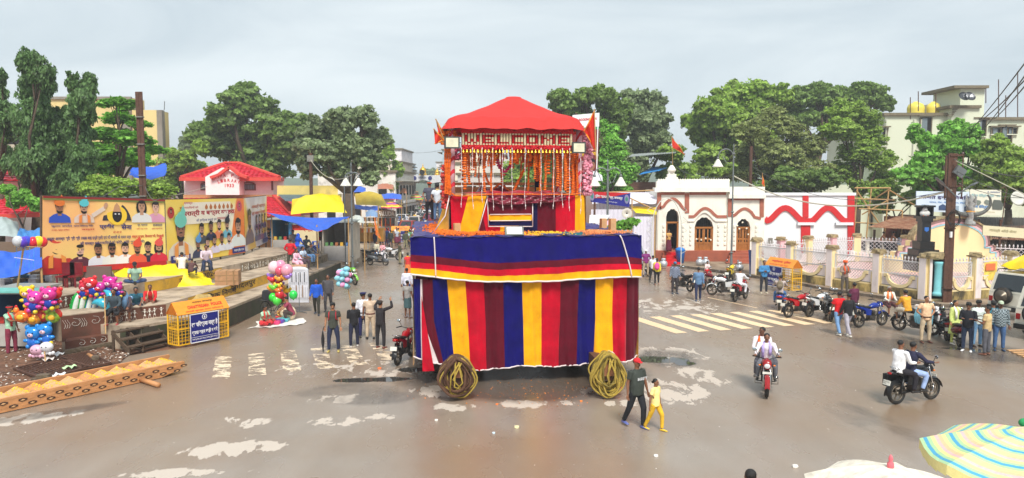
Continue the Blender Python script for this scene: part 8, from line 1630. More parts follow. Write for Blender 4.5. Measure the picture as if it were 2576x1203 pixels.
def sO(l9,px,py,z,col=(24,90,200)):
 c=G(px,py,z);t=tg('stool',l9,'stool',c);m_=cm(col,'plastic')
 MB().box(c+V((0,0,.45)),(.34,.34,.05)).bd('seat',m_,t)
 for x in(-1,1):
  for y in(-1,1):MB().bar(c+V((x*.19,y*.19,0)),c+V((x*.13,y*.13,.44)),.05).bd('leg',m_,t)
 MB().box(c+V((0,0,.2)),(.33,.33,.04)).bd('brace',m_,t);return t
sO('blue plastic stool under the policeman on the terrace',738,597+30,Z3);sO('blue stool beside the seated camouflage policeman',764,637,Z2+.2);sO('blue stool stack right of the camouflage policeman',787,637,Z2+.2);sO('dark blue stool under the man before the yellow hoarding',521,681,Z3,(30,50,80));sO('second blue stool at the back of the tea stall',793,625,Z2+.3)
t=sT('white faluda stall with arched sign and orange trimmings',951,994,90,548,cm((222,214,200),'paint'),2.2,z0=0)
MB().p9(P(950,547,89.6),(1,0,0),(0,0,1),[(0,0),(2.2,0),(2.2,.8),(1.3,.95),(1.1,1),(.9,.95),(0,.8)],-.1).bd('sign',cm((150,116,88),'print'),t);tX('FALUDA',P(952,544,89.5),(1,0,0),(0,0,1),2.,.6,cm((245,240,228),'print'),t,bold=.05,off=.08)
for px in(960,970,982):MB().box(P(px,560,89.7),(.16,.08,1.1)).bd('orange_strip',cm((240,110,30)),t)
pe('orange flag hanging beside the faluda stall',(P(940,545,55),P(945,590,55),P(958,602,55)),[P(930,630,55),P(931,540,55)],cm((240,120,40)))
t=tg('fruit_cart','yellow and red shop front with hanging goods left of the faluda stall','stall',(P(930,600,66).x,66,0))
for k in rn(24):MB().box(P(912+(k%8)*5.4,580-(k//8)*14,65),(.14,.1,.34)).bd('hanging_goods',cm(rnd.choice([(220,50,50),(240,200,60),(60,60,60),(230,230,230),(240,120,40)])),t)
MB().box(P(935,590,66),(2.3,1,1.2)).bd('counter',cm((206,150,60),'paint'),t)
mkr=random.Random(77)
tints=[(236,232,224),(226,216,196),(236,230,232),(214,210,204),(240,230,208),(220,186,166),(180,206,220)]
def bK(l9,x0_,x1_,y0_,y1_,h,col,seed,side):
 r=random.Random(seed);t=tg('street_building',l9,'building',((x0_+x1_)/2,(y0_+y1_)/2,0));m_=cm(col,'wall')
 MB().box(((x0_+x1_)/2,(y0_+y1_)/2,h/2),(x1_-x0_,y1_-y0_,h)).bd('wall',m_,t);MB().box(((x0_+x1_)/2,(y0_+y1_)/2,h+.15),(x1_-x0_+.5,y1_-y0_+.5,.3)).bd('coping',CB2,t)
 if r.random()<.6:MB().box(((x0_+x1_)/2,(y0_+y1_)/2-1,h+1.2),((x1_-x0_)*.4,3,2.2)).bd('stair_tower',m_,t)
 xf=x1_ if side<0 else x0_;n=max(2,int((y1_-y0_)/3.2));fl=int(h/3.2)
 for f in rn(fl):
  z=3.2*f+1.7
  MB().box((xf-side*.5,(y0_+y1_)/2,z+1.3),(1.1,y1_-y0_,.14)).bd('balcony_slab',CB2,t)
  for k in rn(n):y=y0_+(k+.5)*(y1_-y0_)/n;MB().box((xf-side*.03,y,z),(.15,1.3,1.5 if f else 2.4)).bd('window',DARK,t)
  nf=max(1,int((x1_-x0_)/3))
  for k in rn(nf):x=x0_+(k+.5)*(x1_-x0_)/nf;MB().box((x,y0_-.03,z),(1.2,.12,1.4)).bd('window',DARK,t)
 MB().box((xf-side*.9,(y0_+y1_)/2,3.0),(.15,(y1_-y0_)*.8,.9)).bd('shop_sign',cm(r.choice([(220,50,50),(240,200,60),(60,110,190),(235,235,235),(240,120,40),(60,150,90)]),'print'),t)
 return t
bl_l=['white','cream','greyish','pale pink','light brown','weathered','tall narrow','low','pale blue','dull yellow']
yy=100;i=0;sxl=lambda y:-1.5-(y-60)*.123-6.2;sxr=lambda y:-1.5-(y-60)*.123+7
for i in rn(9):
 d=14+mkr.random()*7;h=[7.5,9.5,12.5,9,10.5,8,12,10,9][i];xr_=-14.5-(yy-84)*.127;bK('%s street building, number %s back on the left side of the far street'%(bl_l[i],['nearest','second','third','fourth','fifth','sixth','seventh','eighth','last'][i])if 0 else '%s building, %s along the left side of the far street'%(bl_l[i],['nearest','second','third','fourth','fifth','sixth','seventh','eighth','last'][i]),xr_-11,xr_,yy+4,yy+4+d,h,tints[i%7],i,-1);yy+=d+1.5
yy=96
for i in rn(8):
 d=14+mkr.random()*7;h=[7,9,11,13,10,9,12,8][i];xl_=-5.6-(yy-84)*.127;bK('%s building, %s along the right side of the far street'%(bl_l[(i+4)%10],['nearest','second','third','fourth','fifth','sixth','seventh','last'][i]),xl_,xl_+11,yy,yy+d,h,tints[(i+3)%7],i+30,1);yy+=d+1.5
gt=tg('town_gate','white town gateway arch with golden domes on black pillars across the far street','gate',(P(1055,600,150).x,150,0));YG=150.
gp=lambda px,py:(P(px,py,YG).x,P(px,py,YG).z);GW=cm((226,228,232),'wall')
out_=[gp(1015,459),gp(1112,459),gp(1112,441),gp(1015,441)];arch_=[gp(1083-0+0,459)]
pts=[gp(1015,441),gp(1015,458),gp(1024,459),gp(1032,459),gp(1040,461),gp(1044,459)]+[gp(1044+40*k/10,459-6*mh.sin(PI*k/10))for k in rn(1,10)]+[gp(1084,459),gp(1088,461),gp(1100,459),gp(1112,458),gp(1112,441)]
MB().p9((0,YG,0),(1,0,0),(0,0,1),pts,-1.5).bd('arch_beam',GW,gt)
for px in(1024.5,1029.5,1096,1101):a=gp(px,460);MB().tu([(a[0],YG+.7,0),(a[0],YG+.7,a[1]+.3)],.28,10).bd('pillar',BK_,gt)
GD=mat('golden_dome',(226,180,60),.35,m9=.5)
for px,s_,h in((1027,.42,435),(1063,.62,431),(1099,.42,435)):
 a=gp(px,441);MB().lh([(1.3*s_,0),(1.3*s_,.3),(1.0*s_,.35),(1.05*s_,1.2*s_),(1.2*s_,1.5*s_),(.9*s_,2.1*s_),(.45*s_,2.6*s_),(.15*s_,2.9*s_),(.2*s_,3.1*s_),(.03,3.8*s_)],(a[0],YG+.7,a[1]),14).bd('dome',GD,gt,1)
a=gp(1063,434);MB().lh([(.55,-.05),(.55,.05)],(a[0],YG-.8,a[1]),16,M=Mx9.Rotation(PI/2,3,'X')).bd('clock_emblem',BLK,gt)
for px in(1043,1082):a=gp(px,448);MB().lh([(.4,-.05),(.4,.05)],(a[0],YG-.1,a[1]),14,M=Mx9.Rotation(PI/2,3,'X')).bd('emblem',BLU,gt)
tX('दन्तेश्वरी द्वार',P(1052,450,YG-.1),(1,0,0),(0,0,1),1.7,.5,DBL,gt,off=.05)
b_=bc9('far police barricade with yellow roof and blue banner standing in the street behind the chariot',G(985,612),G(1029,612),hgt=1.15)
for k,(px,py)in en(((958,598),(965,603),(972,596),(976,604))):
 c=G(px,py);t=tg('plastic_chair',['red plastic chair left of the far barricade, nearest the stalls','red plastic chair second from the stalls left of the far barricade','red plastic chair behind the others left of the far barricade','red plastic chair nearest the far barricade'][k],'chair',c);m_=cm((206,16,28),'plastic');MB().box(c+V((0,0,.43)),(.5,.5,.06)).bd('seat',m_,t);MB().box(c+V((0,.25,.7)),(.5,.06,.5)).bd('backrest',m_,t)
 for x in(-.2,.2):
  for y in(-.2,.2):MB().bar(c+V((x,y,0)),c+V((x,y,.43)),.05).bd('leg',m_,t)
def pS(l9,c,R_,H_,stripes,n=16,name='market_umbrella',finial=None,drop=.35,frill=1,tilt=None):
 c=V(c);t=tg(name,l9,'umbrella',(c.x,c.y,0));MB().tu([(c.x,c.y,0),(c.x,c.y,H_)],.025,8).bd('pole',CHR,t)
 k=len(stripes);ms=stripes
 for j in rn(8):
  q=MB();a0,a1=j*PI/4+.2,(j+1)*PI/4+.2;nr=max(6,n)
  for i in rn(nr):
   def pt(f,a):
    m_=(a-a0)/(a1-a0);rr_=R_*f*(mh.cos(PI/8)/mh.cos((m_-.5)*PI/4))**.7;return V((c.x+rr_*mh.cos(a),c.y+rr_*mh.sin(a),H_-drop*(f**1.7)*(1+.0*m_)-.07*f*mh.sin(m_*PI)*(1 if f>.2 else 0)))
   f0,f1=i/nr,(i+1)/nr
   for s_ in rn(4):aa,bb=a0+(a1-a0)*s_/4,a0+(a1-a0)*(s_+1)/4;q.add([pt(f0,aa),pt(f1,aa),pt(f1,bb),pt(f0,bb)],[(0,1,2,3)],i%k)
  if frill:
   for s_ in rn(4):aa,bb=a0+(a1-a0)*s_/4,a0+(a1-a0)*(s_+1)/4;p0,p1=pt(1,aa),pt(1,bb);q.add([p0,p1,p1-V((0,0,.16)),p0-V((0,0,.13))],[(0,1,2,3)],(nr)%k)
  q.bd('canopy_panel',ms,t,1)
  e=pt(1,a0);MB().tu([(c.x,c.y,H_-.02),pt(.5,a0)-V((0,0,.015)),e-V((0,0,.01))],.008,4).bd('rib',CHR,t)
 if finial:MB().lh([(.03,-.05),(.045,-.02),(.04,.03),(.02,.05),(.03,.08),(.02,.12),(.004,.14)],(c.x,c.y,H_+.03),12).bd('finial',finial,t,1)
 return t
pk=cm((226,70,120));gn=cm((70,170,90));yw=cm((246,210,70));og=cm((240,140,50));vi=cm((140,90,170))
for k,(px,py,Y,R_,st_,lb)in en(((985,507,88,1.3,[og,yw,pk,vi],'orange and violet striped market umbrella in the far street'),(1043,490,120,1.5,[yw,pk,gn],'yellow market umbrella far up the street'),(973,488,105,1.7,[yw,gn,pk,og],'multicoloured market umbrella left of the far street'),(1000,472,118,1.8,[og,cm((240,240,235)),og],'orange and white parasol above the far stalls'),(1095,480,130,1.4,[cm((220,150,160))],'pale pink umbrella in the distant crowd'))):
 c=P(px,py,Y);pS(lb,(c.x,Y,0),R_,max(2.3,c.z),st_,4,drop=.6)
carspecs=[(1043,576,'silver SUV facing the camera behind the chariot, nearest of the far cars',(176,166,160),'suv'),(1003,550,'white van parked left of the far SUV',(228,230,230),'van'),(989,530,'white hatchback behind the faluda stall',(224,226,226),'sedan'),(1027,524,'dark brown hatchback further up the street',(70,56,52),'sedan'),(1003,538,'second white car in the parked row on the left',(230,232,232),'suv')]
for px,py,lb,col,kd in carspecs:g_=G(px,py);car(lb,g_,-3,4.1,1.7,1.6,kd,col,gr='cars standing in the far street')
g_=G(1040,538);rickshaw('brown and black auto rickshaw coming up the far street',g_,-5);g_=G(1140,560);
car('blue white hatchback glimpsed between the men on the deck',G(1118,590),-6,3.8,1.6,1.5,'sedan',(206,216,224),gr='cars standing in the far street')
crowd=random.Random(8)
base_people=[]
pcols=[(200,60,60),(230,225,215),(60,90,150),(240,190,60),(60,60,66),(150,60,110),(90,140,90),(220,130,60),(190,200,215),(240,236,230)]
CS=mat('crowd_shirt',(200,200,200));
def crowd_person():
 t=pn('person in the distant street crowd',(0,0,0),0,'walk',1.65,(200,200,200),(50,50,60),'short',vox=.045,pattern=CS,gr='people in the far street');return t
cpz=[crowd_person()];cpz.append(pn('person in the distant street crowd',(0,0,0),0,'stand',1.62,(200,200,200),(120,40,70),'short',vox=.045,pattern=CS,bt='skirt',wo=1,hair='bun',gr='people in the far street'))
cms=[cm(c_)for c_ in pcols];pcn=['red','white','blue','yellow','dark grey','purple','green','orange','pale blue','cream']
n_c=0;spots=[]
while n_c<170:
 Y=66+190*crowd.random()**1.15;u=crowd.random();x=-11-(Y-62)*.135+u*8.4
 if any((x-a)**2+(Y-b)**2<.8 for a,b in spots):continue
 spots.append((x,Y));k=n_c%2
 if n_c<2:o=cpz[n_c];o.location=(x,Y,0);WM[o.name]=Mx9.Translation((x,Y,0))
 else:o=cT(cpz[k],(x,Y,0),crowd.choice((0,PI))+crowd.uniform(-.5,.5),*((lambda i_:('person in %s in the distant street crowd'%pcn[i_],'people in the far street',{'crowd_shirt':cms[i_]}))(crowd.randrange(10))))
 n_c+=1
pc_={'red':(176,18,26),'black':(26,26,30),'blue':(24,50,140),'silver':(170,172,176),'white':(224,226,228),'maroon':(100,14,26),'yellow':(230,200,30),'green':(120,190,60),'grey':(90,94,100)}
mb0=mo('red commuter motorcycle ridden towards the camera by two young men',G(1926,985),-17);
sc0=scooter('dark blue scooter with a backpacked rider beside the pavement',G(1961,777,0),158,None)
def recol(o,key):
 def rec(x):
  for k in KIDS.get(x.name,[]):
   for sl in k.material_slots:
    if sl.material and sl.material.name=='bike_paint':sl.link='OBJECT';sl.material=cm(pc_[key],'gloss')if 0 else mat('gloss_'+key,pc_[key],.22,var=.04)
   rec(k)
 rec(o)
GRP='two wheelers parked along the street'
def bike(kind,l9,px,py,yaw,col,z=0):
 o=cT(mb0 if kind=='m' else sc0,G(px,py,z),mh.radians(yaw),l9,None if 'ridden' in l9 else GRP,{'bike_paint':mat('gloss_'+col,pc_[col],.22,var=.04)});return o
rb_=bike('m','black motorcycle ridden to the right by two men at the lower right',2298,1011,111,'black')
bs_=[('m',1717,731,205,'black','black motorcycle with silver seat beside the man in the checked shirt'),('m',1790,733,215,'maroon','maroon motorcycle behind the walking man in blue'),('m',1822,745,240,'white','white and silver motorcycle left of the seated rider'),('m',1862,756,140,'red','red and black sport motorcycle with the rider in white sitting on it'),('m',1838,710,150,'yellow','yellow bodied motorcycle with a helmet behind the others'),('m',2008,797,118,'red','dusty red motorcycle behind the scooter rider'),('m',2058,795,122,'white','white and blue motorcycle in the parked row behind the red one'),('m',2084,803,165,'black','black motorcycle next to the man in red'),('m',2112,806,150,'maroon','maroon motorcycle half hidden by the man in red'),('m',2189,822,112,'blue','blue motorcycle standing alone right of the two walking men'),('m',2302,838,215,'black','motorcycle loaded with printed sacks before the corner column'),('s',2372,850,160,'black','black scooter right of the man in khaki trousers'),('s',2400,866,165,'maroon','maroon scooter just left of the woman in green'),('m',1018,908,168,'red','motorcycle parked at the left front corner of the chariot'),('m',935,660,75,'black','black motorcycle parked behind the two girls'),('s',950,668,80,'grey','grey scooter next to the two girls in the street'),('m',985,655,250,'white','white tailed motorcycle right of the two girls'),('m',880,715,40,'green','motorcycle under a green and yellow cover below the walkway end'),('m',905,622,95,'red','red scooter like motorcycle before the clothes stall'),('m',1011,572,10,'black','black motorcycle by the far cars'),('m',1018,568,15,'black','black motorcycle just behind the first one by the far cars'),('m',1035,588,0,'white','white motorcycle nearest the far silver SUV'),('m',1170,555,0,'white','white motorcycle coming up the far street'),('m',697,603,90,'black','black motorcycle at the far end of the hoardings')]
bikes={}
for kd,px,py,yaw,col,lb in bs_:bikes[lb]=bike(kd,lb,px,py,yaw,col,0 if px!=697 else Z3-.5)
recol(sc0,'blue')
rr8=random.Random(12)
for i in rn(46):
 Y=68+95*rr8.random();x=-11-(Y-62)*.135+rr8.random()*8
 cl_=rr8.choice(('red','black','blue','silver','white'));cT(mb0,(x,Y,0),rr8.choice((0,PI))+rr8.uniform(-.4,.4)-.1,cl_+' motorcycle in the crowded far street','motorcycles in the far street',{'bike_paint':mat('gloss_'+cl_,pc_[cl_],.22,var=.04)})
for i in rn(34):
 Y=84+190*rr8.random();x=-10.6-(Y-62)*.135+rr8.random()*7.5
 g_=KEEP.get('farcar')if 'KEEP' in globals()else None
 if g_ is None:KEEP={'farcar':car('car in the crowded far street',(x,Y,0),0,4.0,1.65,1.55,'sedan',None,gr='cars in the far street')}
 else:cT(g_,(x,Y,0),rr8.choice((0,PI))-.12,'car in the crowded far street','cars in the far street',{'car_paint':cm(rr8.choice([(230,230,230),(180,182,186),(70,72,78),(150,30,30),(206,206,200)]),'paint')})
def at_ride(o,lbl,seat_y,pose,**k):
 Mx=WM[o.name];p=Mx@V((0,seat_y,0));return pn(lbl,p,mh.degrees(o.rotation_euler[2]),pose,**k)
at_ride(mb0,'rider in pale checked shirt with lilac scarf on the red motorcycle',.22,'ride',H=1.68,ct=(222,214,220),cp2=(110,112,120),sK9=0,sF=(176,160,220),vox=.02)
at_ride(mb0,'pillion passenger in white shirt and orange scarf on the red motorcycle',.62,'pillion',H=1.72,ct=(232,226,230),cp2=(90,90,100),sK9=2,sF=(240,96,36),over=dict(head=(-35,0),lean=(-.22,-.1,1)),vox=.02)
at_ride(rb_,'rider in navy shirt and pale jeans on the black motorcycle at lower right',.2,'ride',H=1.7,ct=(38,38,66),cp2=(150,172,214),sK9=0,vox=.018)
at_ride(rb_,'bald passenger in white shirt and dark trousers on the black motorcycle',.6,'pillion',H=1.7,ct=(240,240,242),cp2=(30,26,34),sK9=0,hair='thin',ft=1.15,vox=.018)
bg=MB();c=WM[rb_.name]@V((.2,.55,.62));bg.box(c,(.2,.5,.32),rb_.rotation_euler[2]);tq(bg.bd('saddle_bag',cm((28,28,30))),'black saddle bag hanging on the side of the black motorcycle at lower right','bag')
tX('CG17 KC\n8775',(.1,1.0,.57),(-1,0,0),(0,0,1),.2,.1,DKP,rb_,off=.0,wd=0)
at_ride(bikes['red and black sport motorcycle with the rider in white sitting on it'],'seated rider in white shirt and pale trousers on the sport motorcycle',.2,'ride',H=1.68,ct=(228,228,234),cp2=(206,208,216),sK9=1)
at_ride(sc0,'rider in beige jacket and blue jeans with khaki backpack on the scooter',.25,'ride',H=1.7,ct=(186,172,168),cp2=(66,116,176),sK9=1,over=dict(hz=.82,head=(60,0)),ex=lambda t:backpack(t,(126,114,94)))
fm=pn('stout man in red cap and dark green polo walking hand in hand with the girl',G(1600,1076),32,'walk',1.72,(56,62,56),(30,32,38),'short',sK9=0,hat='cap',hC=(212,36,46),sH=(96,106,170),ft=1.28,vox=.015,over=dict(th=((-.05,.3,-1),(.05,-.36,-1)),sh=((0,.55,-1),(0,.06,-1)),ua=((-.2,.15,-1),(.22,-.1,-1)),fa=((-.1,-.15,-1),(.15,-.2,-1))))
pn('girl in pale yellow top and mustard leggings walking with the man in red cap',G(1648,1083),48,'walk',1.28,(248,220,142),(226,178,40),'short',sK9=0,hair='bun',sH=(230,190,60),vox=.015,wo=1,over=dict(th=((-.04,.34,-1),(.04,-.5,-1)),sh=((0,.5,-1),(0,.02,-1)),ua=((-.4,.1,-1),(.25,.05,-1)),fa=((-.3,-.1,-1),(-.1,-.3,-1))))
tX('BASKETT',(0,0,0),(1,0,0),(0,0,1),.28,.07,WHT,fm,name='chest_print',wd=0).location=(-.14,-.195,1.2)
um=pn('bearded young man in dark olive shirt with red backpack straps holding a furled umbrella',G(839,885),5,'stand',1.72,(62,66,58),(36,44,72),'short',sK9=3,hair='thick',sH=(190,170,90),ex=lambda t:backpack(t,(190,30,50)),over=dict(th=((-.14,0,-1),(.18,-.02,-1)),head=(12,-12)))
w_=WM[um.name]@FIG[um.name]['hand'][0];q=MB();q.lh([(.004,.0),(.02,.1),(.055,.35),(.06,.5),(.03,.68),(.015,.75)],V((w_.x-.06,w_.y-.1,w_.z-.86)),10);t=q.bd('umbrella',cm((24,24,28)),None,1);tq(t,'furled black umbrella held by the bearded man in the dark olive shirt','umbrella');MB().tu([V((w_.x-.06,w_.y-.1,w_.z-.15)),V((w_.x-.04,w_.y-.08,w_.z+.02)),V((w_.x,w_.y-.05,w_.z+.05))],.012,6).bd('handle',BLK,t)
pn('young man in black sweater and navy jeans holding a stick of candy floss',G(891,873),200,'stand',1.62,(26,26,32),(30,34,60),'long',sK9=0,sH=(210,205,200),over=dict(ua=((-.1,-.3,-1),(.1,-.2,-1)),fa=((.1,-1,.1),(-.2,-1,.1)),th=((-.1,-.15,-1),(.1,.15,-1))))
pn('policeman in white shirt, navy trousers and navy peaked cap seen from behind',G(915,850),195,'stand',1.74,(226,228,238),(30,34,84),'long',sK9=0,hat='peaked',hC=(30,34,96),sH=(14,14,16),bE=(30,30,40),over=dict(head=(-60,0),ua=((-.25,-.05,-1),(.2,-.1,-1)),fa=((.2,-.4,-.8),(-.3,-.9,-.3))))
pn('policeman in khaki shirt and trousers behind the man in black',G(932,853),190,'stand',1.74,(206,184,160),(204,184,158),'short',sK9=0,sH=(14,14,16),bE=(90,20,20))
pn('man in black kurta and baggy trousers filming with raised arms',G(958,876),160,'film',1.72,(38,34,38),(40,38,42),'long',sK9=3,hat='cap',hC=(70,58,50),sH=(120,60,50),ft=1.1)
pn('man in bright blue shirt walking beside the man in grey raincoat',G(797,793),5,'stroll',1.66,(26,90,206),(50,50,42),'long',sK9=0,sH=(40,50,70))
pn('man in dark grey hooded raincoat walking beside the man in blue',G(826,783),5,'walk',1.74,(78,76,80),(66,64,68),'long',sK9=0,ft=1.15)
pn('woman in red and yellow sari sleeve at the left edge of the chariot',G(1026,700),200,'stand',1.6,(210,50,50),(220,120,60),'short',sK9=0,bt='sari',wo=1,hair='bun',sF=(240,190,40))
pn('man in pale blue white shirt partly hidden by the chariot',G(1024,760),180,'stand',1.7,(226,228,246),(40,60,110),'long',sK9=0)
pn('bald man in grey vest and green shorts beside the left side of the chariot',G(1026,800),150,'stand',1.66,(166,162,158),(70,100,104),'short',sK9=0,hair='thin',bt='lungi',sH=(120,90,80))
for px,py,yaw,pose,kw,lb in((948,658,0,'stand',dict(H=1.55,ct=(220,214,190),cp2=(70,94,140),bt='skirt',wo=1,hair='bun',sK9=1),'girl in cream top and blue skirt standing before the scooters'),(963,660,-10,'phone',dict(H=1.52,ct=(240,170,180),cp2=(240,236,244),bt='skirt',wo=1,hair='long',sK9=1),'girl in pink top and long white skirt standing before the scooters'),(1006,665,120,'phone',dict(H=1.65,ct=(80,78,60),cp2=(150,142,110),sK9=0),'soldier in camouflage uniform looking at his hands in the street'),(1020,628,180,'stand',dict(H=1.7,ct=(70,76,56),cp2=(140,136,104),sK9=0),'second soldier in camouflage near the far barricade'),(960,622,180,'stand',dict(H=1.6,ct=(236,180,190),cp2=(70,60,80),sK9=0,hair='long',wo=1),'woman in pink seen from behind near the red chairs'),(973,618,170,'stand',dict(H=1.7,ct=(40,60,110),cp2=(40,60,100),sK9=0),'man in navy checked shirt near the red chairs'),(983,625,180,'stand',dict(H=1.68,ct=(60,66,60),cp2=(40,44,50),sK9=0),'man in dark green jacket beside the far barricade'),(945,628,160,'stand',dict(H=1.68,ct=(30,34,70),cp2=(40,40,50),sK9=0),'man in dark navy behind the girl in cream'),(897,630,20,'cross',dict(H=1.66,ct=(120,206,214),cp2=(34,60,130),sK9=0),'man in turquoise shirt with folded arms by the clothes stall'),(1015,545,170,'walk',dict(H=1.65,ct=(220,60,90),cp2=(60,90,150),sK9=0),'person with pink backpack walking up the far street'),(1030,582,0,'stand',dict(H=1.65,ct=(190,200,226),cp2=(60,60,80),sK9=0),'person in pale blue before the far silver SUV'),(1115,600,180,'stand',dict(H=1.65,ct=(50,50,50),cp2=(40,40,44),sK9=0),'child in dark clothes beyond the chariot deck'),(842,603,0,'stand',dict(H=1.65,ct=(150,140,120),cp2=(60,60,60),sK9=0),'shopkeeper in khaki inside the dark open shop'),(855,612,0,'stand',dict(H=1.6,ct=(240,170,160),cp2=(60,60,60),sK9=0),'person in pink behind the freezer')):
 pn(lb,G(px,py,0 if px not in(842,855)else .7),yaw,pose,**kw)
def sp9(lb,px,py,z,yaw,pose='sit',lift=0.,**kw):p=G(px,py,z);return pn(lb,(p.x,p.y,z+lift),yaw,pose,**kw)
sp9('man in mint shirt sitting cross-legged on the terrace below the orange hoarding',341,714,Z3+.1,25,'ground',H=1.7,ct=(156,190,166),cp2=(50,74,112),sv='short',sK9=0,hat='cap',hC=(36,34,40),vox=.022)
sp9('person in patterned brown shawl sitting on the painted ledge, leftmost of three',318,806,Z1,20,'hunch',H=1.62,ct=(74,60,66),cp2=(96,66,58),bt='lungi',sK9=0,sH=(110,80,60),hair='thin',sF=(110,84,90),vox=.022)
sp9('man in teal T-shirt sitting in the middle of the painted ledge',345,797,Z1,25,'hunch',H=1.66,ct=(34,92,112),cp2=(50,62,84),bt='trousers',sv='short',sK9=0,sH=(90,80,76),vox=.022)
sp9('person in red jacket and cream shawl sitting at the right of the painted ledge',382,788,Z1,20,'hunch',H=1.62,ct=(206,30,34),cp2=(120,80,64),sK9=0,hair='thin',sF=(220,200,150),bt='lungi',sH=(80,70,66),vox=.022)
sp9('person with bare legs sitting behind the dolphin balloons',292,812,Z1,10,'sit',H=1.68,ct=(60,74,84),cp2=(40,40,44),sK9=0,bt='lungi',sH=(170,70,70),vox=.022)
sp9('young man in lilac shirt sitting on a dark stool before the yellow hoarding',519,684,Z3,30,'sit',H=1.68,ct=(206,188,200),cp2=(50,62,92),sK9=0,sH=(90,76,60),over=dict(hz=.5))
sp9('person in cream shirt crouching behind the yellow tarpaulin',458,690,Z3,200,'squat',H=1.6,ct=(226,216,200),cp2=(50,50,60),sK9=0);sp9('dark haired child crouching behind the yellow tarpaulin',480,693,Z3,180,'squat',H=1.2,ct=(90,60,60),cp2=(50,50,60),sK9=0)
sp9('man in red sweater standing with hands on hips on the terrace',732,679,Z2,175,'hips',H=1.68,ct=(196,22,40),cp2=(72,72,58),sK9=0)
sp9('man in pale patterned shirt sitting on the stained ledge with his legs forward',757,678,Z2+.0,70,'sit',H=1.66,ct=(190,206,226),cp2=(74,58,70),sK9=0,sv='short');sp9('person in charcoal top leaning forward on the stained ledge',772,664,Z2+.1,75,'hunch',H=1.64,ct=(60,66,74),cp2=(84,124,170),sK9=0)
sp9('woman in pink sari sitting with a striped bag behind the man in red sweater',742,682,Z2,60,'sit',H=1.5,ct=(240,190,210),cp2=(236,180,200),bt='sari',wo=1,sK9=0,hair='bun')
tq(MB().box(G(752,690,Z2)+V((0,0,.25)),(.75,.35,.45),.2).bd('striped_bag',mat('striped_bag',(196,150,120),.7,var=.5,s9=6,z9=(1,1,6))),'tan striped shopping bag on the step beside the woman in pink','bag')
sp9('policeman in khaki sitting on a blue stool looking at his phone under the blue awning',738,632,Z3,30,'phone',H=1.7,ct=(112,104,104),cp2=(150,130,106),sK9=0,sv='short',over=dict(hz=.5,th=((-.2,-1,-.1),(.2,-1,-.1)),sh=((0,0,-1),(0,0,-1))));sp9('soldier in camouflage sitting on a blue stool under the blue awning',765,640,Z2+.2,50,'hunch',H=1.7,ct=(92,104,110),cp2=(84,92,92),sK9=0)
sp9('woman in bright blue and pink sari sitting under the blue awning',748,640,Z3,160,'sit',H=1.55,ct=(24,80,200),cp2=(120,150,210),bt='sari',wo=1,sK9=0,hair='bun',hat='veil',hC=(24,80,200))
p=G(690,822);o=MB().gd(lambda u,v:(p.x-.95+1.8*u+.2*mh.sin(v*4),p.y-.5+1.5*v+u*.7+.1*mh.sin(u*9),.015+.02*mh.sin(u*13+v*11)**2),24,16).bd('ground_sheet',cm((226,222,214)),None,1);tq(o,'white cloth sheet spread on the road before the terrace','cloth')
sp9('woman in mint blouse and red sari sitting on the white sheet',662,818,.02,60,'ground',H=1.55,ct=(168,206,176),cp2=(216,50,56),sv='short',bt='sari',wo=1,sK9=0,hair='bun',sF=(216,60,50));sp9('bearded man in maroon patterned shirt squatting on the white sheet',735,806,.02,-70,'squat',H=1.68,ct=(150,60,84),cp2=(70,60,56),sv='short',sK9=3)
sp9('small child in gold and red sitting between the couple on the white sheet',705,803,.02,30,'ground',H=1.0,ct=(222,180,90),cp2=(200,60,60),sK9=0)
for k,(px,py,c_,lb)in en(((690,815,(236,70,130),'pink deflated balloons heaped on the white sheet'),(700,812,(100,70,180),'purple deflated balloons heaped on the white sheet'),(678,812,(120,200,110),'green deflated balloons heaped on the white sheet'),(712,808,(90,200,210),'turquoise deflated balloons at the right of the white sheet'))):
 g_=G(px,py,.03);me=sn(0,(.5,.35,.16),0,m=cm(c_,'foil'));o=lk('balloon_heap',me);o.location=g_+V((0,0,.06));tq(o,lb,'toys')
bgp=G(720,808,.02);tq(MB().ell(bgp+V((0,.3,.3)),(.35,.25,.33)).bd('plastic_bag',mat('clear_bag',(222,200,170),.3,var=.4,s9=8),None,1),'bulging clear bag of gold toys between the couple','bag')
bc=tg('bicycle','old black bicycle with a yellow cloth leaning on the mossy wall','bicycle',G(690,800),mh.radians(-28+90));
def bwheel(y):
 h=lk('wheel',MB().gd(lambda a,b:(.018*mh.cos(b*2*PI),y+(.33+.018*mh.sin(b*2*PI))*mh.cos(a*2*PI),.35+(.33+.018*mh.sin(b*2*PI))*mh.sin(a*2*PI)),28,6).mesh('tyre',RUB,1),bc);q=MB()
 for k in rn(14):a=k*PI/7;q.tu([(0,y,.35),(0,y+.32*mh.cos(a),.35+.32*mh.sin(a))],.003,3)
 q.bd('spokes',CHR,h,wd=0)
bwheel(-.55);bwheel(.5)
for pts_,nm,m_ in((((0,-.42,.8),(0,0,.3),(0,.22,.8),(0,-.4,.78)),'frame',BLK),(((0,-.55,.35),(0,-.42,.9)),'fork',BLK),(((0,.5,.35),(0,0,.3)),'chainstay',BLK),(((0,.5,.35),(0,.22,.82)),'seatstay',BLK),(((-.28,-.3,.95),(0,-.42,.95),(.28,-.3,.95)),'handlebar',CHR)):MB().tu(pts_,.017,7).bd(nm,m_,bc,wd=0)
MB().ell((0,.24,.88),(.09,.14,.05)).bd('saddle',SEAT,bc,1,wd=0);MB().box((0,.6,.72),(.16,.45,.02)).bd('carrier',BLK,bc,wd=0)
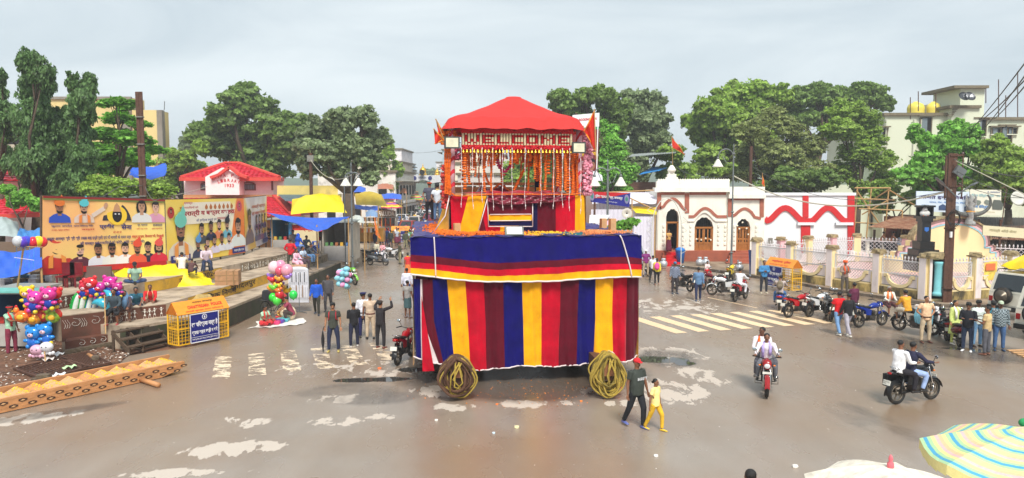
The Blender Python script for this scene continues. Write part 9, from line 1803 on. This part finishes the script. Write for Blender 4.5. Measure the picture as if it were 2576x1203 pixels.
o=lk('cloth_bundle',sn(0,(.5,.6,.4),0,m=cm((40,40,46))));o.location=WM[bc.name]@V((0,.25,1.0));tq(o,'black plastic bundle on the bicycle saddle','bag');o=lk('cloth_bundle',sn(0,(.3,.4,.5),0,m=cm((226,206,70))));o.location=WM[bc.name]@V((0,-.42,.95));tq(o,'yellow flowery cloth over the bicycle handlebar','cloth')
sel=pn('balloon seller in red head scarf, striped green shirt and maroon trousers at the left edge',G(30,893),80,'stand',1.72,(160,206,176),(130,42,66),'short',sK9=0,hat='band',hC=(200,30,36),sH=(150,60,60),over=dict(ua=((-.1,-.6,-.5),(.2,.1,-1)),fa=((0,-1,.1),(.1,-.2,-1)),th=((-.1,0,-1),(.12,-.05,-1))),sF=(206,36,40),vox=.02)
def foil(c):return cm(c,'foil')
def string_to(c,m_,t,dz):MB().tu([c,c+V((.02,0,dz*.5)),c+V((0,0,dz))],.004,4).bd('string',TRIM,t)
EYE=cm((20,20,24),'plastic');BLUEF=foil((20,60,170))
def bR(l9,px,py,Y,col,s=1.,tilt=0.,body=(20,60,170)):
 c=P(px,py,Y);t=tg('balloon',l9,'balloon',c-V((0,0,.35*s)),tilt);m_=foil(col);R_=Mx9.Rotation(rb.uniform(-.3,.3),3,'Y')
 f=lambda v:c+R_@(V(v)*s)
 MB().ell(c,(.24*s,.15*s,.2*s),14,10).bd('head',m_,t,1)
 for k in(-1,1):
  MB().ell(f((k*.19,0,.15)),(.08*s,.05*s,.08*s)).bd('ear',m_,t,1);MB().ell(f((k*.17,-.02,-.26)),(.1*s,.07*s,.06*s)).bd('arm',m_,t,1);MB().ell(f((k*.1,-.02,-.44)),(.07*s,.07*s,.07*s)).bd('foot',m_ if k<0 else foil((240,210,40)),t,1);MB().ell(f((k*.07,-.145,.03)),.02*s,6,5).bd('eye',EYE,t)
 MB().ell(f((0,0,-.29)),(.16*s,.1*s,.16*s),12,8).bd('body',foil(body),t,1);MB().ell(f((0,-.13,-.05)),(.09*s,.05*s,.065*s),10,7).bd('muzzle',foil((240,200,210)),t,1);MB().ell(f((0,-.18,-.03)),.02*s,6,5).bd('nose',EYE,t)
 return t
def rB9(l9,px,py,Y,col,r_=.2,print_=None):
 c=P(px,py,Y);t=tg('balloon',l9,'balloon',c-V((0,0,r_*1.2)),0);MB().ell(c,(r_,r_,r_*1.08),14,10).bd('envelope',foil(col)if print_ is None else mat('printed_'+str(col[0])+str(col[2]),col,.15,var=.25,s9=5),t,1);MB().lh([(.002,.03),(.03,-.02),(.025,-.03)],c-V((0,0,r_*1.1)),8).bd('knot',foil(col),t);return t
rb=random.Random(9)
mast=tg('balloon_pole','bamboo pole carrying the big column of bear balloons at the left','pole',G(100,925));MB().tu([G(100,925)+V((0,.3,0)),P(98,730,24.2)],.02,6).bd('pole',mat('bamboo',(186,148,96)),mast)
YBn=23.6
for px,py,c_,s_,lb in((68,735,(246,206,20),1.,'yellow bear balloon at the left of the top row'),(88,748,(226,60,170),1.05,'big magenta bear balloon in the middle of the top row'),(122,740,(222,50,150),1.05,'second magenta bear balloon right of the big magenta one'),(112,770,(206,30,60),.9,'dark red bear balloon below the two magenta ones'),(137,738,(226,40,40),1.,'red bear balloon reaching out to the right of the top row')):bR(lb,px,py,YBn+rb.uniform(-.3,.3),c_,s_)
for k,(px,py,c_,lb)in en(((55,797,(240,120,40),'orange rooster balloon at the left of the second row'),(84,803,(236,150,40),'gold rooster balloon in the middle of the second row'),(108,795,(230,70,40),'red rooster balloon right of the middle of the second row'),(133,798,(150,190,60),'green and orange rooster balloon at the right of the second row'))):
 c=P(px,py,YBn+rb.uniform(-.2,.2));t=tg('balloon',lb,'balloon',c-V((0,0,.25)));m_=mat('rooster_foil_%d'%k,c_,.2,m9=.2,var=.5,s9=12);MB().ell(c,(.24,.13,.2),14,10).bd('body',m_,t,1);MB().ell(c+V((-.17,0,.2)),(.09,.08,.12)).bd('head',m_,t,1);MB().ell(c+V((.2,0,.14)),(.1,.05,.16),R=Mx9.Rotation(-.5,3,'Y')).bd('tail',foil((226,60,40)),t,1);MB().ell(c+V((.02,-.12,0)),(.12,.04,.09)).bd('wing',foil((246,190,50)),t,1);MB().ell(c+V((-.17,0,.33)),(.05,.03,.05)).bd('comb',foil((210,20,30)),t,1);MB().lh([(.03,0),(.003,.08)],c+V((-.27,0,.18)),6,M=Mx9.Rotation(-PI/2,3,'Y')).bd('beak',foil((246,210,40)),t)
for px,py,lb in((83,838,'blue bear balloon at the left of the third row'),(112,830,'blue bear balloon at the right of the third row')):bR(lb,px,py,YBn-.1,(30,140,226),1.05,body=(30,110,210))
for px,py,c_,lb in((93,880,(240,190,214),'pale pink octopus balloon at the bottom of the pole'),(117,873,(236,236,240),'white smiling octopus balloon at the bottom of the pole')):
 c=P(px,py,YBn-.2);t=tg('balloon',lb,'balloon',c-V((0,0,.2)));MB().ell(c,(.22,.15,.17),14,10).bd('head',foil(c_),t,1)
 for k in rn(5):MB().ell(c+V((-.22+.11*k,-.02,-.19-.02*(k%2))),(.06,.04,.06)).bd('tentacle',foil(c_),t,1)
 for k in(-1,1):MB().ell(c+V((k*.07,-.145,.02)),.018,6,5).bd('eye',EYE,t)
mast=tg('balloon_pole','thin pole carrying the dolphin and striped fish balloons','pole',G(266,840,.8));MB().tu([G(266,840,.8),P(262,715,27.1)],.02,6).bd('pole',mat('bamboo',(186,148,96)),mast)
YB2=26.5
for px,py,c_,s_,lb in((228,712,(226,40,50),1.05,'red bear balloon above the striped fish balloons'),(213,722,(214,30,60),.9,'second red bear balloon left of the first, above the fish'),(275,710,(226,40,160),1.05,'magenta bear balloon above the dolphins'),(250,722,(206,50,160),.9,'purple pink bear balloon between red and magenta ones'),(295,722,(200,40,140),.8,'small magenta bear balloon at the right above the dolphins')):bR(lb,px,py,YB2+rb.uniform(-.3,.3),c_,s_)
for k,(px,py,c_,lb)in en(((188,770,(30,170,70),'green striped fish balloon furthest left'),(206,762,(40,180,60),'second green striped fish balloon'),(222,770,(30,110,200),'blue striped fish balloon in the middle'),(236,764,(40,130,210),'second blue striped fish balloon right of the first'))):
 c=P(px,py,YB2+.1*k);t=tg('balloon',lb,'balloon',c-V((0,0,.5)));R_=Mx9.Rotation(.25,3,'Y');MB().ell(c,(.17,.12,.52),14,12,R=R_).bd('body',foil(c_),t,1);MB().ell(c+V((.05,-.04,0)),(.1,.1,.45),12,10,R=R_).bd('pale_belly',foil((225,235,230)),t,1)
 for j in rn(5):MB().ell(c+R_@V((-.16+.02*abs(j-2),-.03,-.3+.15*j)),(.035,.03,.04),6,5).bd('spike',foil(c_),t,1)
for k,(px,py,a_,lb)in en(((268,760,.3,'turquoise dolphin balloon curling over the pole'),(262,790,-.6,'second turquoise dolphin balloon pointing down'),(300,755,.5,'blue grey dolphin balloon at the right'),(282,745,.9,'pale blue dolphin balloon between the others'))):
 c=P(px,py,YB2-.2+.1*k);t=tg('balloon',lb,'balloon',c-V((0,0,.4)));pts_=[c+V((.42*mh.sin(a_+j*.28)-.2,0,.45*mh.cos(a_+j*.28)))for j in rn(9)];m_=foil((60,186,216)if k<2 else(110,150,190));MB().tu(pts_,[.03,.08,.13,.16,.17,.15,.11,.06,.03],12).bd('body',m_,t,1);MB().ell(pts_[4]+V((.18,0,.1)),(.12,.03,.08)).bd('fin',m_,t,1);MB().ell(pts_[8]+V((0,0,-.03)),(.17,.03,.06)).bd('tail',m_,t,1);MB().ell(pts_[3]+V((-.02,-.14,0)),.02,6,5).bd('eye',EYE,t)
for k,(px,c_,lb)in en(((45,(200,204,210),'clear silver round balloon at the left of the row by the blue tarpaulin'),(58,(90,60,190),'purple printed round balloon in the row'),(67,(60,70,200),'blue printed round balloon in the row'),(84,(214,40,60),'red printed round balloon in the middle of the row'),(97,(246,214,40),'yellow printed round balloon in the row'),(106,(226,40,50),'red round balloon at the right end of the row touching the hoarding'))):rB9(lb,px,607+(k%2)*2,24.5+.1*k,c_,.17,1)
bp_=tg('balloon_rack','leaning bamboo pole with a crossbar for the row of round balloons','rack',G(40,860));MB().tu([P(44,722,25),P(60,618,24.6)],.03,6).bd('pole',mat('bamboo',(186,148,96)),bp_);MB().tu([P(36,620,24.6),P(108,622,24.6)],.015,6).bd('crossbar',mat('bamboo',(186,148,96)),bp_);MB().tu([P(36,648,24.6),P(86,655,24.6)],.01,6).bd('crossbar',TRIM,bp_)
for k in rn(5):MB().tu([P(42+k*11,622,24.6),P(40+k*11,675,24.6)],.008,5).bd('hanging_cord',cm((60,150,220)),bp_)
YB3=31.
mast=tg('balloon_pole','pole of mixed balloons standing beside the mossy wall','pole',G(712,805));MB().tu([G(712,805),P(705,680,YB3)],.02,6).bd('pole',BLK,mast)
for px,py,c_,r_,lb in((690,673,(246,214,222),.26,'large pale pink spotted balloon at the top left of the mixed bunch'),(706,668,(244,160,190),.22,'pink balloon at the top centre of the mixed bunch'),(704,682,(226,90,120),.2,'deep pink printed balloon below the top ones'),(722,680,(246,170,190),.25,'pink balloon at the top right of the mixed bunch'),(687,748,(60,226,70),.18,'green balloon low at the left of the mixed bunch'),(697,756,(90,236,80),.19,'lower green balloon of the mixed bunch'),(703,742,(214,40,50),.2,'red balloon low in the mixed bunch'),(712,748,(222,60,60),.17,'second red balloon low in the mixed bunch'),(738,742,(50,222,90),.18,'bright green balloon at the right of the mixed bunch')):rB9(lb,px,py,YB3+rb.uniform(-.3,.3),c_,r_)
for k in rn(22):
 px,py=704+rb.uniform(-22,24),713+rb.uniform(-22,24);c_=rb.choice([(250,210,40),(120,220,60),(240,130,60),(246,110,160),(170,130,220),(236,60,70),(250,170,60)]);cn={(250,210,40):'yellow',(120,220,60):'lime green',(240,130,60):'orange',(246,110,160):'pink',(170,130,220):'lilac',(236,60,70):'red',(250,170,60):'amber'}[c_]
 c=P(px,py,YB3+rb.uniform(-.35,.35));t=tg('balloon','small %s animal shaped balloon in the mixed bunch'%cn,'balloon',c-V((0,0,.12)),0,'small %s animal balloons in the mixed bunch'%cn);MB().ell(c,(.14,.08,.1),10,8).bd('body',foil(c_),t,1);MB().ell(c+V((.13,0,.08)),.07,8,6).bd('head',foil(c_),t,1);MB().ell(c+V((-.14,0,.06)),(.07,.03,.08),8,6).bd('tail',foil(c_),t,1)
rk=tg('toy_rack','white covered rack of hanging toys beside the mixed balloons','rack',G(752,790));c=P(752,720,33)
MB().tu([(c.x,33,0),(c.x,33,c.z+.6)],.02,6).bd('pole',LG,rk);MB().box((c.x-.02,33.05,c.z),(.9,.12,1.5)).bd('white_cover',cm((226,228,236),'tarp'),rk);MB().ell((c.x-.02,33.05,c.z+.75),(.46,.08,.14)).bd('white_cover',cm((226,228,236),'tarp'),rk,1)
for j in rn(9):
 MB().tu([(c.x-.38+j*.095,32.9,c.z+.65),(c.x-.38+j*.095,32.9,c.z+.2)],.018,6).bd('hanging_toy',cm((40,40,46)if j%2 else(230,230,236),'plastic'),rk);MB().tu([(c.x-.38+j*.095,32.9,c.z+.05),(c.x-.38+j*.095,32.9,c.z-.5)],.02,6).bd('hanging_toy',cm((240,240,246)if j%3 else(150,110,70),'plastic'),rk)
MB().tu([(c.x-.45,32.6,.02),(c.x+.45,33.4,.02)],.02,6).bd('foot',LG,rk);MB().tu([(c.x-.45,33.4,.02),(c.x+.45,32.6,.02)],.02,6).bd('foot',LG,rk)
cf=tg('candy_floss_stick','bamboo stick of pink and blue bagged candy floss','candy floss',G(885,800));MB().tu([P(884,770,27.5),P(868,690,27.5)],.02,6).bd('stick',mat('bamboo',(186,148,96)),cf)
for k in rn(22):
 a=k*.9;c=P(864+16*mh.cos(a)*(1-abs(k-11)/22),700+(k-11)*2.1,27.5+.2*mh.sin(a));MB().ell(c,(.14,.1,.1),8,6,R=Mx9.Rotation(a,3,'Z')).bd('floss_bag',mat('floss_blue' if k%3!=1 else 'floss_pink',(160,226,240)if k%3!=1 else(246,170,214),.4,bump=.8,bs9=20,trans=.2),cf,1)
aW9('big blue tarpaulin stall roof behind the balloon seller',[P(-40,700,27),P(106,672,27.5),P(104,618,30),P(-40,620,30)],.25,BT,[P(104,676,27.6)]);aW9('second blue tarpaulin above the shops at the far left',[P(40,600,33),P(110,600,33),P(105,568,36),P(50,572,36)],.2,mat('pale_blue_tarp',(70,140,210),.45,bump=.6,bs9=4),name='awning');aW9('grey white plastic canopy with lettering at the left edge',[P(-40,600,34),P(50,600,34),P(46,560,37),P(-40,560,37)],-.2,cm((176,190,190),'tarp'),bulge=.4)
t=sT('blue vendor cart with turquoise canopy edge behind the balloon seller',-30,62,25.5,735,cm((40,100,150),'paint'),1.6,z0=.1);bp9=P(20,740,25);MB().box((bp9.x,25.2,bp9.z+.1),(2.2,.9,.06)).bd('canopy_edge',cm((120,200,190),'tarp'),t)
t=tg('shop_row','dim open shop with goods below the blue tarpaulins at the far left','stall',(P(40,600,31).x,31,0));MB().box((P(30,600,33).x,33,1.6),(5.5,.2,3.2)).bd('back_wall',cm((120,100,84),'wall'),t)
for k in rn(20):c=P(-10+k*6.5,715,30);MB().box((c.x,30+.4*(k%3),Z3*.9+.15*(k%2)),(.3,.35,.4+.2*(k%3))).bd('goods',cm(rnd.choice([(60,60,70),(190,60,50),(120,100,80),(200,200,200),(60,110,150)])),t)
for k,px in en((165,185)):c=G(px,722,Z3);t=tg('plastic_chair',['dark red plastic chair under the orange hoarding, left one','dark red plastic chair under the orange hoarding, right one'][k],'chair',c);m_=cm((120,26,36),'plastic');MB().box(c+V((0,0,.43)),(.5,.5,.06)).bd('seat',m_,t);MB().box(c+V((0,.25,.7)),(.5,.06,.5)).bd('backrest',m_,t);[MB().bar(c+V((x,y,0)),c+V((x,y,.43)),.05).bd('leg',m_,t)for x in(-.2,.2)for y in(-.2,.2)]
MB_=MB().box(P(215,700,30.5),(2.2,.1,1.0)).bd('metal_shutter',cm((110,90,84),'wall'));tq(MB_,'low rusty metal shutter under the orange hoarding','shutter')
R=[(1697,739,5,'stand',dict(H=1.72,ct=(74,84,108),cp2=(56,50,54),sK9=0,hat='cap',hC=(60,110,150),sH=(60,70,90),pattern='check'),'man in dark checked shirt and blue cap beside the black motorcycle'),(1756,757,170,'walk',dict(H=1.74,ct=(96,130,168),cp2=(32,40,74),sK9=0,sH=(70,90,120)),'man in denim blue shirt striding away in navy trousers'),(1776,700,20,'sit',dict(H=1.3,ct=(236,214,214),cp2=(206,24,30),sK9=0,wo=1,hair='bun'),'child in white and red sitting behind the motorcycles'),(1652,716,170,'walk',dict(H=1.58,ct=(236,214,50),cp2=(30,26,30),sK9=2,wo=1,sH=(150,90,60),hair='bun',ex=lambda t:backpack(t,(236,80,160))),'girl in yellow top with pink backpack walking away'),(1642,708,150,'walk',dict(H=1.6,ct=(236,236,240),cp2=(30,28,30),sK9=0),'person in white walking beside the girl in yellow'),(1624,696,10,'hips',dict(H=1.72,ct=(130,44,116),cp2=(176,156,132),sK9=0,hat='cap',hC=(230,230,230)),'man in purple shirt and white cap near the rear of the chariot'),(1921,738,0,'cross',dict(H=1.74,ct=(62,132,186),cp2=(44,46,56),sK9=0,sH=(206,196,170)),'man with folded arms in blue denim shirt before the right police barricade'),(2124,738,8,'cross',dict(H=1.72,ct=(150,128,118),cp2=(92,84,76),sK9=0,hat='turban',hC=(246,100,30),sF=(210,80,24)),'bearded holy man in orange turban leaning at the garden fence'),(2108,842,190,'walk',dict(H=1.72,ct=(232,14,26),cp2=(120,160,206),sK9=0,sv='short',sH=(226,222,210)),'man in bright red T-shirt and light jeans walking'),(2132,846,195,'walk',dict(H=1.7,ct=(26,26,30),cp2=(176,172,184),sK9=0,sH=(220,216,206)),'man in black shirt and grey trousers walking beside the man in red'),(2146,808,200,'stand',dict(H=1.66,ct=(96,30,62),cp2=(50,50,60),sK9=0),'man in maroon sweater partly behind the two walking men'),(2230,790,5,'sit',dict(H=1.66,ct=(226,228,214),cp2=(84,44,48),sK9=0,hair='grey',sF=(246,120,50),bt='lungi'),'grey haired man with orange scarf sitting at the kerb'),(2281,830,190,'sit',dict(H=1.66,ct=(226,160,40),cp2=(200,190,170),sK9=0,sF=(226,190,180),bt='lungi',over=dict(hz=.8)),'man in mustard shirt with pale pink scarf beside the sacks'),(2327,862,2,'hips',dict(H=1.74,ct=(236,196,156),cp2=(196,176,146),sK9=3,bE=(40,24,20),ft=1.1,sH=(90,50,40),sv='short'),'moustached man in peach shirt and khaki trousers with his hand on his belt'),(2400,866,15,'stand',dict(H=1.62,ct=(206,220,130),cp2=(214,220,120),sK9=3,wo=1,bt='kurta',hair='long',sF=(240,238,228),sH=(226,222,210)),'smiling young woman in lime green kurta with white scarf'),(2432,884,-40,'phone',dict(H=1.72,ct=(22,24,34),cp2=(40,54,80),sK9=0,hair='thick',sH=(236,236,236),ft=1.15),'young man in black hoodie looking at his phone'),(2457,872,5,'phone',dict(H=1.68,ct=(224,236,230),cp2=(110,150,186),sK9=2,hair='thick',sH=(70,50,44),sv='short'),'grinning young man in white shirt and light jeans'),(2480,893,215,'phone',dict(H=1.68,ct=(206,178,128),cp2=(90,90,98),sK9=0,sv='short',sH=(120,74,54),over=dict(head=(30,0))),'man in tan T-shirt and grey trousers seen from behind in the group'),(2494,872,170,'stand',dict(H=1.66,ct=(50,130,150),cp2=(30,44,90),sK9=0,hair='thick',sH=(50,50,60)),'young man in teal half hidden in the middle of the group'),(2512,882,-20,'stand',dict(H=1.76,ct=(60,74,84),cp2=(64,96,140),sK9=2,hat='cap',hC=(170,184,160),sH=(40,60,90),pattern='check2',ft=1.2),'tall young man in checked flannel and pale cap beside the white jeep')]
def checkmat(key,c1,c2,sc):
 m=mat(key,c1,.85);nt=m.node_tree;N=nt.nodes;L=nt.links;tc=N.new('ShaderNodeTexCoord');ck=N.new('ShaderNodeTexChecker');ck.inputs['Scale'].default_value=sc;ck.inputs['Color1'].default_value=srgb(c1)+(1,);ck.inputs['Color2'].default_value=srgb(c2)+(1,)
 L.new(tc.outputs['Object'],ck.inputs['Vector']);L.new(ck.outputs['Color'],N['Principled BSDF'].inputs['Base Color']);return m
CK={'check':checkmat('checked_cotton',(52,62,88),(150,160,180),16),'check2':checkmat('checked_flannel',(40,54,60),(150,164,170),22)}
for px,py,yaw,pose,kw,lb in R:
 kw=dict(kw);
 if kw.get('pattern'):kw['pattern']=CK[kw['pattern']]
 z=.13 if px in(1921,2124,2230,2281)else 0
 pn(lb,G(px,py,z),yaw,pose,**kw)
pn('woman in maroon sari standing at the top of the temple steps',(P(1687,600,52.6).x,53.2,zpl),15,'phone',H=1.6,ct=(206,160,90),cp2=(96,14,46),sv='short',bt='sari',wo=1,hair='bun',sK9=0)
for k,(px,lb)in en(((2095,'bare chested man bending over the pickup truck'),(2120,'second bare chested man by the pickup truck'))):
 pn(lb,(P(2200+px-2095+15,600,50.6).x,50.6,0.9),60,'hunch',H=1.66,ct=None,cp2=(60,60,60),sK9=0,over=dict(hz=.9,lean=(0,-.4,1),th=((-.1,0,-1),(.1,0,-1)),sh=((0,0,-1),(0,0,-1))))
pn('man in pale blue shirt beyond the statue',(P(2268,600,51).x,51,.7),180,'stand',H=1.68,ct=(176,206,236),cp2=(60,60,70),sK9=0)
t=tg('waste_bin','blue plastic waste bin before the temple plinth','bin',G(1711,662,.13));c=G(1711,662,.13);MB().lh([(.26,0),(.34,.8),(.36,.85)],c,12).bd('bucket',cm((30,110,200),'plastic'),t,1);MB().lh([(.37,.85),(.35,1.05),(.1,1.15)],c,12).bd('lid',cm((40,130,220),'plastic'),t,1)
t=tg('waste_bin','green plastic waste bin left of the carpeted steps','bin',G(1640,660,.13));c=G(1640,660,.13)+V((-.6,-.5,.6));MB().lh([(.26,0),(.34,.8),(.36,.85)],c,12).bd('bucket',cm((60,130,80),'plastic'),t,1);MB().lh([(.37,.85),(.35,1.0),(.1,1.1)],c,12).bd('lid',cm((60,140,90),'plastic'),t,1)
for k,(px,py,lb)in en(((1648,672,'silver wrapped pot at the foot of the carpeted steps'),(1669,672,'silver wrapped pot left of the blue bin'),(1760,668,'left silver wrapped pot before the temple plinth'),(1775,668,'right silver wrapped pot before the temple plinth'),(1860,682,'silver wrapped bundle before the right temple steps'))):
 o=MB().lh([(.12,0),(.24,.08),(.29,.22),(.24,.38),(.1,.46),(.16,.52),(.13,.6)],G(px,py,.13),9).bd('wrapped_pot',mat('silver_foil',(196,200,206),.35,m9=.5,bump=1,bs9=14),None,1);tq(o,lb,'pot')
q=MB();q.p9(G(1886,690,.13),(.85,.2,0),(0,.25,1),[(0,0),(.9,0),(.9,1.5),(0,1.5)],.04);o=q.bd('standing_poster',cm((60,90,160),'print'));tq(o,'leaning blue poster stand right of the temple steps','poster')
gt2=tg('decorative_arch','thin wire heart shaped light arch before the carpeted temple steps','arch',G(1640,670,.13));a,b=P(1639,655,50.5),P(1713,655,50.5)
MB().tu([(a.x,50.5,.13)]+[(a.x+(b.x-a.x)*(1-mh.cos(t_))/2,50.5,P(0,575,50.5).z+2.1*mh.sin(t_))for t_ in[k/12*PI for k in rn(13)]]+[(b.x,50.5,.13)],.035,6).bd('arch_tube',cm((206,206,196),'plastic'),gt2)
for s_ in(-1,1):
 for k in rn(5):z=1+k*.7;xx=a.x if s_<0 else b.x;MB().tu([(xx,50.5,z),(xx+s_*.35,50.5,z+.2),(xx+s_*.1,50.5,z+.45)],.02,5).bd('scroll',cm((206,206,196),'plastic'),gt2)
bc9('yellow police barricade with Hindi roof lettering before the garden fence',G(1926,722,.13)+V((0,0,0)),G(1992,735,.13),hi=1,depth=.6,hgt=1.15)
bk=bikes['motorcycle loaded with printed sacks before the corner column']
for k,(x,y,lb,c_,pr)in en(((.42,.5,'blue and yellow striped bag hanging on the loaded motorcycle',(110,170,190),None),(-.3,.5,'white printed sack on the loaded motorcycle, left of the other',(230,226,226),1),(-.36,.1,'second white printed sack with orange lettering on the loaded motorcycle',(236,226,220),1))):
 me=sn(0,(.4,.55,.6),0,m=mat('sack_%d'%k,c_,.7,var=.5 if k==0 else .1,s9=5,z9=(6,6,1)if k==0 else None));o=lk('sack',me);o.location=WM[bk.name]@V((x,y,.78));o.rotation_euler=(0,0,bk.rotation_euler[2]);tq(o,lb,'bag')
 if pr:WM[o.name]=Mx9.Translation(o.location)@Mx9.Rotation(bk.rotation_euler[2],4,'Z');tX('CEMENT',(-.18,.0,.02),(1,0,0),(0,0,1),.36,.12,cm((190,50,30),'print'),o,off=.3,wd=0);
def jeep(l9,loc,yaw,tarp):
 t=car(l9,loc,yaw,4.4,1.78,1.95,'suv',(226,222,206),'parked_jeep','jeep');MB().lh([(.36,-.1),(.37,0),(.36,.1)],(.15,2.34,1.0),18,M=Mx9.Rotation(PI/2,3,'X')).bd('spare_tyre',RUB,t,1,wd=0);MB().lh([(.24,-.12),(.27,-.13)],(.15,2.34,1.0),18,M=Mx9.Rotation(PI/2,3,'X')).bd('spare_cover',RIM,t,1,wd=0)
 for x in(-.7,.7):MB().tu([(x,-.9,2.02),(x,-.85,2.1),(x,1.9,2.1),(x,1.95,2.02)],.02,6).bd('roof_rail',BLK,t,wd=0)
 for k in rn(6):MB().bar((-.7,-.8+k*.5,2.1),(.7,-.8+k*.5,2.1),.03).bd('rack_bar',BLK,t,wd=0)
 return t
j1=jeep('white jeep with roof rack behind the group, partly cut by the right edge',(23.4,32.0,0),112,0);j2=jeep('nearer white jeep with spare wheel cut by the right edge of the photo',(21.5,27.6,0),114,1)
me=MB().gd(lambda u,v:((1.7*(u-.5))*(1-.1*v),2.4*(v-.5),-.25+.62*min(1,edge0(u,4))**.5*min(1,edge0(v,4))**.5+.06*mh.sin(u*11+v*4)+.05*mh.sin(v*14)),20,20).mesh('load',MATS['yellow_tarpaulin'],1);o=lk('tarpaulin_load',me);o.location=WM[j1.name]@V((0,.5,2.35));o.rotation_euler=(0,0,j1.rotation_euler[2]);tq(o,'yellow tarpaulin covered luggage on the roof of the white jeep','luggage')
car('silver jeep half hidden behind the right side of the chariot',G(1612,690)+V((-.6,1.5,0)),20,4.2,1.75,1.8,'suv',(150,154,156),'parked_jeep','jeep')
for k in rn(4):a=G(2535+k*12,884+k*5);tq(MB().bar(a+V((0,0,.03)),a+V((1.6,.2-.1*k,.03)),.12,.03).bd('plank',CUT),['uppermost','second','third','lowest'][k]+' pale plank lying on the wet road at the right edge','plank')
c1=P(2240,1176,9.2);pS('faded white sun umbrella with pink finial at the bottom edge',(c1.x,9.2,0),1.05,c1.z,[cm((224,216,200))],10,'sun_umbrella',cm((226,110,120),'plastic'),.32)
SB,SG_,SY,SO,SP,SV=[mat('umbrella_'+k,c_,.7,var=.06,s9=30,trans=.15)for k,c_ in(('blue',(90,176,214)),('green',(186,222,170)),('yellow',(246,232,160)),('orange',(246,206,160)),('pink',(246,198,196)),('lilac',(222,226,206)))]
c2=P(2600,1086,9.8);pS('large sun umbrella with pastel rainbow stripes at the lower right corner',(c2.x,9.8,0),1.36,c2.z,[SB,SG_,SY,SO,SP,SY,SG_],30,'sun_umbrella',None,.36)
pn('dark haired head of a passer-by at the bottom edge beside the white umbrella',G(1885,1176+265*1.0,0)if 0 else(P(1888,1190,10.3).x,10.3,-.02),170,'stand',H=1.72,ct=(70,70,76),cp2=(40,40,50),sK9=0,vox=.014)
o=MB().ell(P(2577,1064,11),(.08,.08,.07)).bd('green_umbrella_top',cm((40,150,90)),None,1);tq(o,'green cap of an object behind the striped umbrella at the right edge','umbrella')
def roadpt(cx,cy,sx_,sy_):return lambda r:G(r.gauss(cx,sx_),min(1195,max(930,r.gauss(cy,sy_))))+V((0,0,.008))
li('petals','orange and yellow petals scattered on the road before the chariot',260,roadpt(1330,985,130,24),.018,mat('road_petals',(206,120,40),.7,i9=.5),5);li('litter','tiny pale scraps scattered over the wet road',220,lambda r:G(r.uniform(50,2500),r.uniform(900,1195))+V((0,0,.006)),.012,mat('paper_scraps',(0,0,0)),6)
for k,(px,py,c_,s_,lb)in en(((1250,1018,(246,130,60),.03,'orange marigold head on the road left below the chariot'),(1462,1010,(246,140,60),.03,'orange marigold head on the road below the right rope coil'),(1300,1076,(226,216,170),.05,'torn pale yellow wrapper lying in front of the chariot'),(1098,1058,(226,222,216),.035,'white paper cup flattened on the road at left'),(1242,1090,(200,220,236),.03,'small blue white wrapper on the road'),(1650,1148,(230,228,222),.04,'small white pebble of paper at the lower middle'),(955,928,(246,120,70),.05,'orange flower head beside the left road marking'),(1080,930,(246,120,50),.045,'orange flower head left of the left rope coil'),(2000,1175,(226,222,216),.05,'white scrap near the white umbrella'),(1560,975,(236,110,60),.045,'orange flower head near the man in the red cap'))):
 o=lk('road_litter',sn(0,(s_*2.2,s_*1.6,s_),0,m=cm(c_)));o.location=G(px,py,.005)+V((0,0,s_*.4));tq(o,lb,'litter')
hz=bpy.data.materials.new('haze');hz.use_nodes=1;hn=hz.node_tree.nodes;hn.remove(hn['Principled BSDF']);pv=hn.new('ShaderNodeVolumePrincipled');pv.inputs['Color'].default_value=(.86,.9,.95,1);pv.inputs['Density'].default_value=.0011;pv.inputs['Anisotropy'].default_value=.1;hz.node_tree.links.new(pv.outputs[0],hn['Material Output'].inputs['Volume'])
o=MB().box((0,210,11),(1400,480,24.2)).bd('haze',hz);o['kind']='stuff';tq(o,'thin pale monsoon haze over the street and the far trees','haze')
run_jobs()
